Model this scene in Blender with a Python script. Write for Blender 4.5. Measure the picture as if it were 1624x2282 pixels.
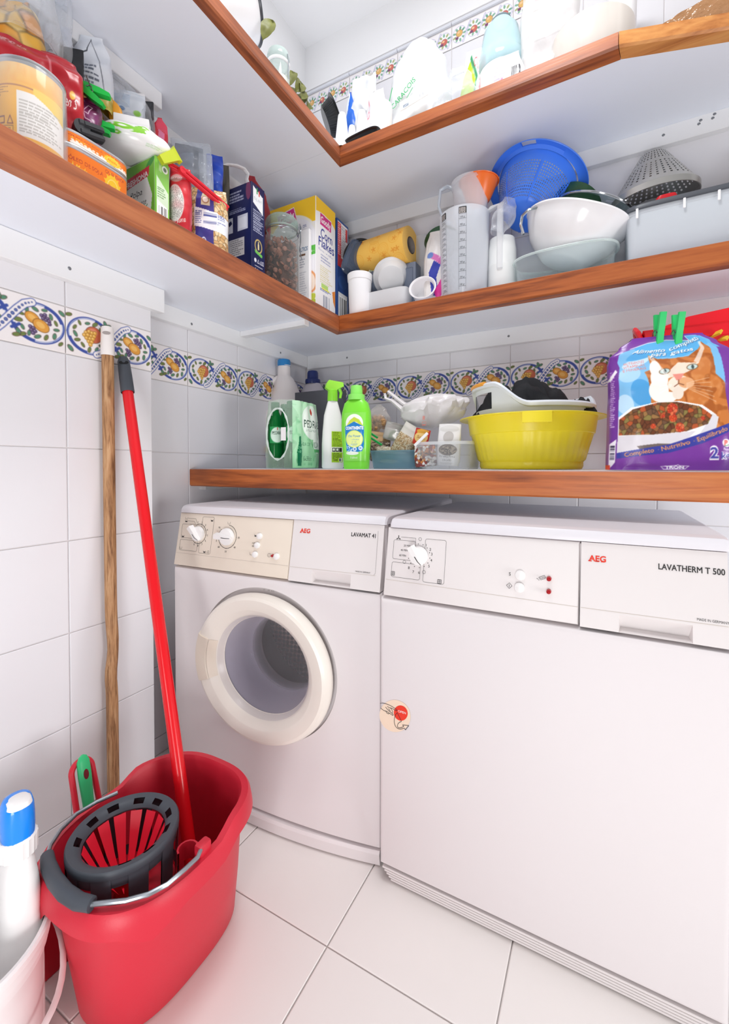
import bpy, bmesh, math, random
import numpy as np
from mathutils import Vector, Matrix, noise
from mathutils.geometry import tessellate_polygon
for _o in list(bpy.data.objects): bpy.data.objects.remove(_o)
SC = bpy.context.scene
COL = SC.collection
# ------------------------------------------------------------------ camera
F_PX, CX, CY = 985.587, 812.0, 1059.607          # focal length and principal point for a 1624 x 2282 frame
YAW, PITCH, ROLL = 0.495863, -0.020916, 0.001162
CAM = np.array([1.1808, -1.6289, 0.8782])
_cy, _sy = math.cos(YAW), math.sin(YAW)
FWD = np.array([-_sy*math.cos(PITCH), _cy*math.cos(PITCH), math.sin(PITCH)])
_r = np.array([_cy, _sy, 0.0]); _u = np.cross(_r, FWD)
RGT = _r*math.cos(ROLL) + _u*math.sin(ROLL); UPV = -_r*math.sin(ROLL) + _u*math.cos(ROLL)
cd = bpy.data.cameras.new('camera'); cam = bpy.data.objects.new('camera', cd); COL.objects.link(cam)
mw = Matrix.Identity(4)
for i in range(3):
    mw[i][0] = RGT[i]; mw[i][1] = UPV[i]; mw[i][2] = -FWD[i]; mw[i][3] = CAM[i]
cam.matrix_world = mw
cd.sensor_fit = 'HORIZONTAL'; cd.sensor_width = 36.0
cd.lens = F_PX/1624*36.0
cd.shift_x = 0.0; cd.shift_y = -(1141-CY)/1624
cd.clip_start = 0.02
SC.camera = cam
# ------------------------------------------------------------------ light
wd = bpy.data.worlds.new('world'); SC.world = wd; wd.use_nodes = True
bg = wd.node_tree.nodes['Background']; bg.inputs[0].default_value = (0.97, 0.98, 1.0, 1); bg.inputs[1].default_value = 0.34
def area(name, loc, target, size, power, color=(1, 1, 1), sy=None):
    l = bpy.data.lights.new(name, 'AREA'); l.energy = power; l.color = color; l.size = size
    if sy: l.shape = 'RECTANGLE'; l.size_y = sy
    o = bpy.data.objects.new(name, l); COL.objects.link(o); o.location = loc
    o.rotation_euler = (Vector(target)-Vector(loc)).to_track_quat('-Z', 'Y').to_euler()
    return o
area('side_softbox', (3.00, -1.20, 0.50), (0.1, -0.7, 1.15), 0.7, 22.0, (1.0, 0.992, 0.99))
area('photo_flash', (1.30, -3.00, 0.80), (0.55, -0.1, 1.35), 0.35, 6.0, (1.0, 0.992, 0.99))
area('low_bounce_fill', (1.25, -2.35, 0.22), (0.75, -0.75, 1.9), 0.5, 13.0, (0.985, 0.99, 1.0))  # added low fill, stands for flash bounced up onto the shelf undersides
area('upper_wall_fill', (0.95, -0.95, 2.69), (0.95, -0.95, 0), 0.45, 18.0, (0.97, 0.985, 1.0))  # added fill, no lamp known up here; whitens the upper walls
SC.view_settings.view_transform = 'Standard'; SC.view_settings.look = 'None'
SC.view_settings.exposure = -0.10; SC.view_settings.gamma = 1.0; SC.view_settings.use_curve_mapping = False
SC.cycles.use_denoising = True
SC.cycles.max_bounces = 12; SC.cycles.diffuse_bounces = 5; SC.cycles.glossy_bounces = 4
SC.cycles.transmission_bounces = 8; SC.cycles.transparent_max_bounces = 24
SC.cycles.caustics_reflective = False; SC.cycles.caustics_refractive = False
SC.cycles.sample_clamp_indirect = 4.0
# ------------------------------------------------------------------ helpers
def ray(u, v): return FWD*F_PX + RGT*(u-CX) - UPV*(v-CY)
def ax(u, v, x):
    d = ray(u, v); return CAM + d*((x-CAM[0])/d[0])
def ay(u, v, y):
    d = ray(u, v); return CAM + d*((y-CAM[1])/d[1])
def az(u, v, z):
    d = ray(u, v); return CAM + d*((z-CAM[2])/d[2])
def ppm(p): return F_PX/float((np.array(p)-CAM)@FWD)     # pixels per metre at a point
def lin(c):
    if isinstance(c, str):
        c = c.lstrip('#'); c = [int(c[i:i+2], 16)/255 for i in (0, 2, 4)]
    return tuple(x/12.92 if x <= 0.04045 else ((x+0.055)/1.055)**2.4 for x in c)
MATS = {}
def mat(name, col='#ffffff', rough=.5, metal=0., spec=.5, trans=0., ior=1.45, alpha=1., coat=0., var=None, bump=None, attr=False, sss=0., node=None):
    if name in MATS: return MATS[name]
    m = bpy.data.materials.new(name); m.use_nodes = True; MATS[name] = m
    nt = m.node_tree; b = nt.nodes['Principled BSDF']
    c = lin(col) + (1,)
    b.inputs['Base Color'].default_value = c; b.inputs['Roughness'].default_value = rough
    b.inputs['Metallic'].default_value = metal; b.inputs['Specular IOR Level'].default_value = spec
    b.inputs['Transmission Weight'].default_value = trans; b.inputs['IOR'].default_value = ior
    b.inputs['Alpha'].default_value = alpha; b.inputs['Coat Weight'].default_value = coat
    if sss:
        b.inputs['Subsurface Weight'].default_value = sss; b.inputs['Subsurface Radius'].default_value = (.01, .01, .01)
    N, K = nt.nodes.new, nt.links.new
    tc = None
    if var or bump:
        tc = N('ShaderNodeTexCoord')
    if attr:
        a = N('ShaderNodeAttribute'); a.attribute_name = 'Col'; K(a.outputs['Color'], b.inputs['Base Color'])
    if var:
        n = N('ShaderNodeTexNoise'); n.inputs['Scale'].default_value = var[0]; n.inputs['Detail'].default_value = 4
        K(tc.outputs['Object'], n.inputs['Vector'])
        mx = N('ShaderNodeMix'); mx.data_type = 'RGBA'
        d = var[1]; c2 = lin(var[2]) + (1,) if len(var) > 2 else tuple(max(0, x*(1-d)) for x in c[:3]) + (1,)
        mx.inputs[6].default_value = c; mx.inputs[7].default_value = c2
        rp = N('ShaderNodeMapRange'); rp.inputs[1].default_value = .35; rp.inputs[2].default_value = .7
        K(n.outputs['Fac'], rp.inputs[0]); K(rp.outputs[0], mx.inputs[0]); K(mx.outputs[2], b.inputs['Base Color'])
    if bump:
        n2 = N('ShaderNodeTexNoise'); n2.inputs['Scale'].default_value = bump[0]; n2.inputs['Detail'].default_value = 3
        K(tc.outputs['Object'], n2.inputs['Vector'])
        bp = N('ShaderNodeBump'); bp.inputs['Strength'].default_value = bump[1]; bp.inputs['Distance'].default_value = bump[2] if len(bump) > 2 else .002
        K(n2.outputs['Fac'], bp.inputs['Height']); K(bp.outputs[0], b.inputs['Normal'])
    if node: node(nt, b)
    return m
def film(name, col, alpha, rough=.12, bump=None, edge=.45):
    """thin clear plastic film: mostly see-through, with a milky share and sharp highlights"""
    if name in MATS: return MATS[name]
    m = bpy.data.materials.new(name); m.use_nodes = True; MATS[name] = m
    nt = m.node_tree; nt.nodes.clear(); N, K = nt.nodes.new, nt.links.new
    out = N('ShaderNodeOutputMaterial'); tr = N('ShaderNodeBsdfTransparent'); pr = N('ShaderNodeBsdfPrincipled')
    pr.inputs['Base Color'].default_value = lin(col)+(1,); pr.inputs['Roughness'].default_value = rough
    tr.inputs[0].default_value = tuple(.55+.45*x for x in lin(col))+(1,)
    lw = N('ShaderNodeLayerWeight'); lw.inputs[0].default_value = .35
    mr = N('ShaderNodeMapRange'); mr.inputs[3].default_value = alpha; mr.inputs[4].default_value = min(1, alpha+edge)
    K(lw.outputs['Facing'], mr.inputs[0]); mx = N('ShaderNodeMixShader')
    K(mr.outputs[0], mx.inputs[0]); K(tr.outputs[0], mx.inputs[1]); K(pr.outputs[0], mx.inputs[2]); K(mx.outputs[0], out.inputs[0])
    if bump:
        tc = N('ShaderNodeTexCoord'); n2 = N('ShaderNodeTexNoise'); n2.inputs['Scale'].default_value = bump[0]; K(tc.outputs['Object'], n2.inputs['Vector'])
        bp = N('ShaderNodeBump'); bp.inputs['Strength'].default_value = bump[1]; bp.inputs['Distance'].default_value = .004
        K(n2.outputs['Fac'], bp.inputs['Height']); K(bp.outputs[0], pr.inputs['Normal']); K(bp.outputs[0], lw.inputs['Normal'])
    return m
def wood(name, axis, c1='#b5602c', c2='#7c3a18', c3='#c9763a', scale=1.0, rough=.38):
    if name in MATS: return MATS[name]
    m = bpy.data.materials.new(name); m.use_nodes = True; MATS[name] = m
    nt = m.node_tree; b = nt.nodes['Principled BSDF']; N, K = nt.nodes.new, nt.links.new
    tc = N('ShaderNodeTexCoord'); mp = N('ShaderNodeMapping')
    s = [28*scale]*3; s['xyz'.index(axis)] = 2.2*scale; mp.inputs['Scale'].default_value = s
    K(tc.outputs['Object'], mp.inputs['Vector'])
    n1 = N('ShaderNodeTexNoise'); n1.inputs['Scale'].default_value = 1.2; n1.inputs['Detail'].default_value = 6; n1.inputs['Distortion'].default_value = .8
    K(mp.outputs[0], n1.inputs['Vector'])
    n2 = N('ShaderNodeTexNoise'); n2.inputs['Scale'].default_value = 6; n2.inputs['Detail'].default_value = 5; K(mp.outputs[0], n2.inputs['Vector'])
    r = N('ShaderNodeValToRGB'); e = r.color_ramp.elements
    e[0].position = .28; e[0].color = lin(c2)+(1,); e[1].position = .52; e[1].color = lin(c1)+(1,)
    x = e.new(.75); x.color = lin(c3)+(1,)
    ad = N('ShaderNodeMath'); ad.operation = 'MULTIPLY_ADD'; ad.inputs[1].default_value = .35; K(n2.outputs['Fac'], ad.inputs[0])
    sb = N('ShaderNodeMath'); sb.operation = 'SUBTRACT'; sb.inputs[1].default_value = .17; K(n1.outputs['Fac'], sb.inputs[0]); K(sb.outputs[0], ad.inputs[2])
    K(ad.outputs[0], r.inputs[0]); K(r.outputs[0], b.inputs['Base Color'])
    bp = N('ShaderNodeBump'); bp.inputs['Strength'].default_value = .25; bp.inputs['Distance'].default_value = .001
    K(n2.outputs['Fac'], bp.inputs['Height']); K(bp.outputs[0], b.inputs['Normal'])
    b.inputs['Roughness'].default_value = rough
    return m
def rotm(rx=0, ry=0, rz=0): return Matrix.Rotation(rz, 4, 'Z') @ Matrix.Rotation(ry, 4, 'Y') @ Matrix.Rotation(rx, 4, 'X')
def T(x, y, z): return Matrix.Translation((x, y, z))
class B:
    """collects shapes of one part"""
    def __init__(s): s.v = []; s.f = []; s.mi = []
    def add(s, v, f, mi=0, M=None):
        k = len(s.v)
        if M is not None: v = [tuple(M @ Vector(p)) for p in v]
        s.v += [tuple(p) for p in v]; s.f += [tuple(i+k for i in q) for q in f]; s.mi += [mi]*len(f)
        return s
    def box(s, x0, x1, y0, y1, z0, z1, bev=0, seg=2, mi=0, M=None):
        if bev <= 0:
            v = [(x, y, z) for x in (x0, x1) for y in (y0, y1) for z in (z0, z1)]
            f = [(0, 1, 3, 2), (4, 6, 7, 5), (0, 4, 5, 1), (2, 3, 7, 6), (0, 2, 6, 4), (1, 5, 7, 3)]
            return s.add(v, f, mi, M)
        bm = bmesh.new(); bmesh.ops.create_cube(bm, size=1)
        for w in bm.verts: w.co = Vector(((x0+x1)/2+w.co.x*(x1-x0), (y0+y1)/2+w.co.y*(y1-y0), (z0+z1)/2+w.co.z*(z1-z0)))
        bmesh.ops.bevel(bm, geom=bm.edges[:], offset=bev, segments=seg, affect='EDGES', profile=.5)
        bm.verts.index_update()
        s.add([tuple(w.co) for w in bm.verts], [[w.index for w in q.verts] for q in bm.faces], mi, M); bm.free(); return s
    def lathe(s, prof, n=32, mi=0, M=None, sx=1, sy=1, c0=False, c1=False, a0=0, a1=2*math.pi, fn=None):
        full = abs(a1-a0-2*math.pi) < 1e-6; m = n if full else n+1
        v = []
        for r, z in prof:
            for i in range(m):
                a = a0+(a1-a0)*i/n; rr = r*(fn(a, z) if fn else 1)
                v.append((rr*math.cos(a)*sx, rr*math.sin(a)*sy, z))
        f = []
        for j in range(len(prof)-1):
            for i in range(n):
                a, b = j*m+i, j*m+(i+1) % m; f.append((a, b, b+m, a+m))
        if c0: f.append(tuple(reversed(range(m))))
        if c1: f.append(tuple(range((len(prof)-1)*m, len(prof)*m)))
        return s.add(v, f, mi, M)
    def loft(s, rings, mi=0, M=None, c0=True, c1=True, closed=True):
        n = len(rings[0]); v = [p for r in rings for p in r]; f = []
        for j in range(len(rings)-1):
            for i in range(n if closed else n-1):
                a, b = j*n+i, j*n+(i+1) % n; f.append((a, b, b+n, a+n))
        if c0: f.append(tuple(reversed(range(n))))
        if c1: f.append(tuple(range((len(rings)-1)*n, len(rings)*n)))
        return s.add(v, f, mi, M)
    def tube(s, pts, r, n=8, mi=0, M=None, closed=False, caps=True, flat=1.0):
        P = [Vector(p) for p in pts]; k = len(P); rs = r if isinstance(r, (list, tuple)) else [r]*k
        rings = []; up = None
        for i in range(k):
            t = (P[(i+1) % k]-P[i-1]) if closed else (P[min(i+1, k-1)]-P[max(i-1, 0)])
            t.normalize()
            if up is None:
                up = Vector((0, 0, 1)) if abs(t.z) < .9 else Vector((1, 0, 0))
            x = up.cross(t); x.normalize(); up2 = t.cross(x); up = up2
            rings.append([tuple(P[i]+x*(math.cos(2*math.pi*j/n)*rs[i])+up2*(math.sin(2*math.pi*j/n)*rs[i]*flat)) for j in range(n)])
        if closed: rings.append(rings[0]); return s.loft(rings, mi, M, False, False)
        return s.loft(rings, mi, M, caps, caps)
    def prism(s, poly, z0, z1, mi=0, M=None, inset=0):
        n = len(poly); v = [(x, y, z0) for x, y in poly]+[(x, y, z1) for x, y in poly]
        f = [(i, (i+1) % n, (i+1) % n+n, i+n) for i in range(n)]+[tuple(reversed(range(n))), tuple(range(n, 2*n))]
        return s.add(v, f, mi, M)
    def grid(s, fn, nu, nv, mi=0, M=None, wrap=False):
        m = nu if wrap else nu+1
        v = [fn(i/nu, j/nv) for j in range(nv+1) for i in range(m)]
        f = [(j*m+i, j*m+(i+1) % m, (j+1)*m+(i+1) % m, (j+1)*m+i) for j in range(nv) for i in range(nu)]
        return s.add(v, f, mi, M)
    def ball(s, c, r, n=12, mi=0, M=None, sx=1, sy=1, sz=1):
        m = max(4, n//2)
        prof = [(r*math.sin(math.pi*j/m), 0) for j in range(m+1)]
        v = []; f = []
        for j in range(m+1):
            for i in range(n):
                a = 2*math.pi*i/n; q = math.pi*j/m
                v.append((c[0]+sx*r*math.sin(q)*math.cos(a), c[1]+sy*r*math.sin(q)*math.sin(a), c[2]-sz*r*math.cos(q)))
        for j in range(m):
            for i in range(n):
                a, b = j*n+i, j*n+(i+1) % n; f.append((a, b, b+n, a+n))
        return s.add(v, f, mi, M)
def sring(a, b, p, n, z, cx=0, cy=0, rot=0):
    out = []
    for i in range(n):
        t = 2*math.pi*i/n; c, q = math.cos(t), math.sin(t)
        x = a*math.copysign(abs(c)**(2/p), c); y = b*math.copysign(abs(q)**(2/p), q)
        out.append((cx+x*math.cos(rot)-y*math.sin(rot), cy+x*math.sin(rot)+y*math.cos(rot), z))
    return out
def tag(o, label=None, cat=None, group=None, kind=None):
    if label: o['label'] = label
    if cat: o['category'] = cat
    if group: o['group'] = group
    if kind: o['kind'] = kind
    return o
def place(o, loc=None, rot=None, M=None):
    if M is not None: o.matrix_local = M
    else:
        if loc is not None: o.location = [float(q) for q in loc]
        if rot is not None: o.rotation_euler = rot
    return o
def mesh(name, b, mats, sharp=32):
    me = bpy.data.meshes.new(name); me.from_pydata(b.v, [], b.f)
    mats = mats if isinstance(mats, (list, tuple)) else [mats]
    for m in mats: me.materials.append(m)
    if len(mats) > 1: me.polygons.foreach_set('material_index', b.mi)
    if sharp:
        me.polygons.foreach_set('use_smooth', [True]*len(me.polygons)); me.set_sharp_from_angle(angle=math.radians(sharp))
    me.update(); return me
def part(name, b, mats=None, parent=None, sharp=32, loc=None, rot=None, M=None, label=None):
    if isinstance(mats, bpy.types.Object): mats, parent = None, mats
    o = bpy.data.objects.new(name, mesh(name, b, mats, sharp) if isinstance(b, B) else b); COL.objects.link(o)
    if parent is not None: o.parent = parent
    place(o, loc, rot, M)
    if label: o['label'] = label
    return o
def thing(name, label, cat, loc=(0, 0, 0), rot=None, group=None, M=None):
    o = bpy.data.objects.new(name, None); COL.objects.link(o); o.empty_display_size = .05
    place(o, loc, rot, M); return tag(o, label, cat, group)
def solo(name, b, mats, label, cat, loc=None, rot=None, group=None, M=None, sharp=32, kind=None):
    return tag(part(name, b, mats, None, sharp, loc, rot, M), label, cat, group, kind)
def structure(name, b, mats, sharp=32): return tag(part(name, b, mats, None, sharp), kind='structure')
def dup(root, loc=None, rot=None, label=None, M=None):
    r = root.copy(); COL.objects.link(r)
    if loc is not None or rot is not None or M is not None: place(r, loc, rot, M)
    if label: r['label'] = label
    for ch in list(root.children):
        c = ch.copy(); COL.objects.link(c); c.parent = r
        for g in ch.children:
            d = g.copy(); COL.objects.link(d); d.parent = c
    return r
# ------------------------------------------------------------------ lettering and painted print
_TX = {}
def glyphs(s, bold=0.0, shear=0.0):
    """triangles of a line of text, normalised: height 1 = cap height, starts at x = 0; returns (tris [n,3,2], width)"""
    k = (s, bold, shear)
    if k in _TX: return _TX[k]
    c = bpy.data.curves.new('t', 'FONT'); c.body = s; c.offset = bold; c.shear = shear; c.resolution_u = 3
    o = bpy.data.objects.new('t', c); me = bpy.data.meshes.new_from_object(o)
    me.calc_loop_triangles()
    n = len(me.vertices)
    co = np.zeros(n*3); me.vertices.foreach_get('co', co); co = co.reshape(-1, 3)[:, :2]
    tr = np.zeros(len(me.loop_triangles)*3, dtype=int); me.loop_triangles.foreach_get('vertices', tr)
    t = co[tr].reshape(-1, 3, 2)/0.69 if n else np.zeros((0, 3, 2))
    w = 0.0
    if len(t): t[:, :, 0] -= t[:, :, 0].min(); w = float(t[:, :, 0].max())
    bpy.data.objects.remove(o); bpy.data.curves.remove(c); bpy.data.meshes.remove(me)
    _TX[k] = (t, w); return _TX[k]
def lettering(b, s, x, z, h, w=None, mi=0, bold=0.0, y=0.0, center=False, f=None, shear=0):
    """flat letters in the x-z plane of a part (front faces -y); f maps (x, z) to a point"""
    t, tw = glyphs(s, bold, shear)
    if not len(t): return b
    k = h if w is None else w/tw
    x0 = x - (tw*k/2 if center else 0)
    v = []; fc = []
    for i, tri in enumerate(t):
        for px, pz in tri:
            X, Z = x0+px*k, z+pz*h
            v.append(f(X, Z) if f else (X, y, Z))
        fc.append((3*i, 3*i+1, 3*i+2))
    return b.add(v, fc, mi)
class Cv:
    """flat print painted on a grid of mesh vertices (w x h metres), colours in sRGB"""
    def __init__(s, w, h, nx, ny, bg='#ffffff'):
        s.w, s.h, s.nx, s.ny = w, h, nx, ny
        X, Y = np.meshgrid(np.linspace(0, w, nx+1), np.linspace(0, h, ny+1)); s.X, s.Y = X, Y
        s.c = np.ones((ny+1, nx+1, 3))*np.array(s.rgb(bg)); s.px = max(w/nx, h/ny)
    def rgb(s, c):
        if isinstance(c, str):
            c = c.lstrip('#'); return [int(c[i:i+2], 16)/255 for i in (0, 2, 4)]
        return list(c)
    def fill(s, m, col):
        m = np.clip(m, 0, 1)[..., None]; s.c = s.c*(1-m)+np.array(s.rgb(col))*m; return s
    def rect(s, x0, y0, x1, y1, col):
        return s.fill(((s.X >= x0) & (s.X <= x1) & (s.Y >= y0) & (s.Y <= y1)).astype(float), col)
    def ell(s, cx, cy, rx, ry, col, ang=0, ring=None, a0=None, a1=None):
        dx, dy = s.X-cx, s.Y-cy; ca, sa = math.cos(ang), math.sin(ang)
        p, q = (dx*ca+dy*sa)/rx, (-dx*sa+dy*ca)/ry; r = np.sqrt(p*p+q*q); e = s.px/min(rx, ry)
        m = np.clip((1-r)/e+.5, 0, 1)
        if ring: m = m*np.clip((r-(1-ring))/e+.5, 0, 1)
        if a0 is not None:
            th = np.arctan2(q, p); m = m*((th >= a0) & (th <= a1))
        return s.fill(m, col)
    def inside(s, pts):
        m = np.zeros(s.X.shape, bool); n = len(pts)
        for i in range(n):
            (x0, y0), (x1, y1) = pts[i], pts[(i+1) % n]
            if y0 == y1: continue
            c = ((s.Y < y0) != (s.Y < y1)) & (s.X < (x1-x0)*(s.Y-y0)/(y1-y0)+x0); m ^= c
        return m
    def poly(s, pts, col, al=1): return s.fill(s.inside(pts).astype(float)*al, col)
    def line(s, pts, w, col, al=1):
        m = np.zeros(s.X.shape)
        for (x0, y0), (x1, y1) in zip(pts[:-1], pts[1:]):
            dx, dy = x1-x0, y1-y0; L = dx*dx+dy*dy+1e-12
            t = np.clip(((s.X-x0)*dx+(s.Y-y0)*dy)/L, 0, 1); d = np.hypot(s.X-x0-t*dx, s.Y-y0-t*dy)
            m = np.maximum(m, np.clip((w/2-d)/s.px+.5, 0, 1))
        return s.fill(m*al, col)
    def text(s, t, x, y, h, col, w=None, bold=.0, ang=0, center=False, shear=0, curve=0):
        tr, tw = glyphs(t, bold, shear)
        if not len(tr): return s
        k = h if w is None else w/tw
        ca, sa = math.cos(ang), math.sin(ang); m = np.zeros(s.X.shape, bool)
        for tri in tr:
            P = []
            for px, py in tri:
                a, b = px*k-(tw*k/2 if center else 0), py*h + curve*((px/tw-.5)**2)*h
                P.append((x+a*ca-b*sa, y+a*sa+b*ca))
            P = np.array(P); lo, hi = P.min(0), P.max(0)
            i0, i1 = max(0, int(lo[0]/s.w*s.nx)), min(s.nx, int(hi[0]/s.w*s.nx)+1)
            j0, j1 = max(0, int(lo[1]/s.h*s.ny)), min(s.ny, int(hi[1]/s.h*s.ny)+1)
            if i1 < i0 or j1 < j0: continue
            X, Y = s.X[j0:j1+1, i0:i1+1], s.Y[j0:j1+1, i0:i1+1]
            (ax_, ay_), (bx, by), (cx, cy) = P
            d = (bx-ax_)*(cy-ay_)-(cx-ax_)*(by-ay_)
            if abs(d) < 1e-16: continue
            u = ((X-ax_)*(cy-ay_)-(cx-ax_)*(Y-ay_))/d; v = ((bx-ax_)*(Y-ay_)-(X-ax_)*(by-ay_))/d
            m[j0:j1+1, i0:i1+1] |= (u >= -1e-6) & (v >= -1e-6) & (u+v <= 1+1e-6)
        return s.fill(m.astype(float), col)
    def para(s, x0, y0, x1, y1, n, col, seed=1, al=.8):
        """small print as broken lines, too fine to read"""
        R = random.Random(seed); dy = (y1-y0)/n
        for i in range(n):
            x = x0; y = y1-(i+.5)*dy; end = x0+(x1-x0)*R.uniform(.6, 1)
            while x < end:
                L = min(R.uniform(.06, .2)*(x1-x0), end-x)
                s.fill(((s.X >= x) & (s.X <= x+L) & (abs(s.Y-y) < dy*.27)).astype(float)*al, col); x += L+.02*(x1-x0)
        return s
    def bars(s, x0, y0, x1, y1, seed=3, col='#222222', bgc='#ffffff', vert=True):
        s.rect(x0, y0, x1, y1, bgc); R = random.Random(seed); a, e = (x0, x1) if vert else (y0, y1)
        p = a+(e-a)*.05
        while p < e-(e-a)*.05:
            w = (e-a)*R.choice((.012, .02, .034))
            if vert: s.rect(p, y0+(y1-y0)*.1, p+w, y1-(y1-y0)*.06, col)
            else: s.rect(x0+(x1-x0)*.1, p, x1-(x1-x0)*.06, p+w, col)
            p += w+(e-a)*R.choice((.014, .022, .03))
        return s
    def blotch(s, m, cols, scale, seed=0):
        """cellular patches of the given colours inside mask m (crumbs, kibble, flakes)"""
        R = np.random.RandomState(seed); nx, ny = max(1, int(s.w/scale)), max(1, int(s.h/scale))
        gx, gy = (s.X/s.w*nx), (s.Y/s.h*ny); bi = np.zeros(s.X.shape, int); bd = np.full(s.X.shape, 9.); b2 = bd.copy()
        J = R.rand(ny+4, nx+4, 2); I = R.randint(0, len(cols), (ny+4, nx+4)); ix, iy = gx.astype(int), gy.astype(int)
        for dj in (-1, 0, 1):
            for di in (-1, 0, 1):
                cx_, cy_ = np.clip(ix+di+1, 0, nx+3), np.clip(iy+dj+1, 0, ny+3)
                d = np.hypot(gx-(ix+di+J[cy_, cx_, 0]), gy-(iy+dj+J[cy_, cx_, 1])); nw = d < bd
                b2 = np.where(nw, bd, np.minimum(b2, d)); bi = np.where(nw, I[cy_, cx_], bi); bd = np.where(nw, d, bd)
        pal = np.array([s.rgb(c) for c in cols]); col = pal[bi]*np.clip(.58+2.2*(b2-bd), .58, 1)[..., None]
        mm = np.asarray(m, float)[..., None]; s.c = s.c*(1-mm)+col*mm; return s
    def noisy(s, amt, scale, seed=0):
        R = np.random.RandomState(seed); nx, ny = max(2, int(s.w/scale)), max(2, int(s.h/scale)); G = R.rand(ny+2, nx+2)
        gx, gy = s.X/s.w*nx, s.Y/s.h*ny; i, j = np.minimum(gx.astype(int), nx), np.minimum(gy.astype(int), ny); a, b = gx-i, gy-j
        v = G[j, i]*(1-a)*(1-b)+G[j, i+1]*a*(1-b)+G[j+1, i]*(1-a)*b+G[j+1, i+1]*a*b
        return v*amt
    def soft(s, n=1):
        for _ in range(n):
            p = np.pad(s.c, ((1, 1), (1, 1), (0, 0)), 'edge'); q = (p[:-2]+2*p[1:-1]+p[2:])/4; s.c = (q[:, :-2]+2*q[:, 1:-1]+q[:, 2:])/4
        return s
    def mesh(s, name, fn, m):
        """fn(x, y) -> point; builds the painted surface"""
        nx, ny = s.nx, s.ny
        v = [fn(x, y) for x, y in zip(s.X.ravel(), s.Y.ravel())]
        a = np.arange((nx+1)*(ny+1)).reshape(ny+1, nx+1)
        f = np.stack([a[:-1, :-1], a[:-1, 1:], a[1:, 1:], a[1:, :-1]], -1).reshape(-1, 4)
        me = bpy.data.meshes.new(name); me.from_pydata(v, [], f.tolist())
        at = me.color_attributes.new('Col', 'FLOAT_COLOR', 'POINT')
        c = np.clip(s.c, 0, 1).reshape(-1, 3); l = np.where(c <= .04045, c/12.92, ((c+.055)/1.055)**2.4)
        at.data.foreach_set('color', np.c_[l, np.ones(len(l))].ravel().astype(np.float32))
        me.polygons.foreach_set('use_smooth', [True]*len(me.polygons)); me.materials.append(m); me.update(); return me
def print_mat(kind='card'):
    return {'card': lambda: mat('printed_card', rough=.45, attr=True), 'gloss': lambda: mat('printed_gloss', rough=.2, attr=True),
            'foil': lambda: mat('printed_foil', rough=.28, attr=True, bump=(45, .35)), 'tile': lambda: mat('glazed_print', rough=.22, attr=True),
            'matt': lambda: mat('printed_matt', rough=.7, attr=True)}[kind]()
# ------------------------------------------------------------------ setting
W_TILE = mat('wall_tile_glaze', '#e8e7eb', .22, var=(3, .02))
GROUT = mat('grout', '#e4dfde', .8); PLASTER = mat('white_plaster', '#f7f7f8', .75, bump=(60, .15))
F_TILE = mat('floor_tile_glaze', '#ebe6e3', .3, var=(4, .03)); F_GROUT = mat('floor_grout', '#b9b2b0', .85)
def plate(w, h, d=.007, bv=.0016, g=.0011):
    b = B(); x0, x1, z0, z1 = g, w-g, g, h-g
    o = [(x0, 0), (x1, 0), (x1, 0), (x0, 0)]
    A = [(x0, d, z0), (x1, d, z0), (x1, d, z1), (x0, d, z1)]; C_ = [(x0, bv*.6, z0), (x1, bv*.6, z0), (x1, bv*.6, z1), (x0, bv*.6, z1)]
    D_ = [(x0+bv, 0, z0+bv), (x1-bv, 0, z0+bv), (x1-bv, 0, z1-bv), (x0+bv, 0, z1-bv)]
    return b.loft([A, C_, D_], c0=False)
_pl = {}
def tile_mesh(w, h, m, nm='tile'):
    k = (round(w, 4), round(h, 4), m.name)
    if k not in _pl: _pl[k] = mesh(nm, plate(w, h), m, 25)
    return _pl[k]
BLUE, BLUE2, LEAF, LEAF2, DK = '#3f52a0', '#6f86c4', '#5f9a7c', '#7d8f4a', '#5b4038'
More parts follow.
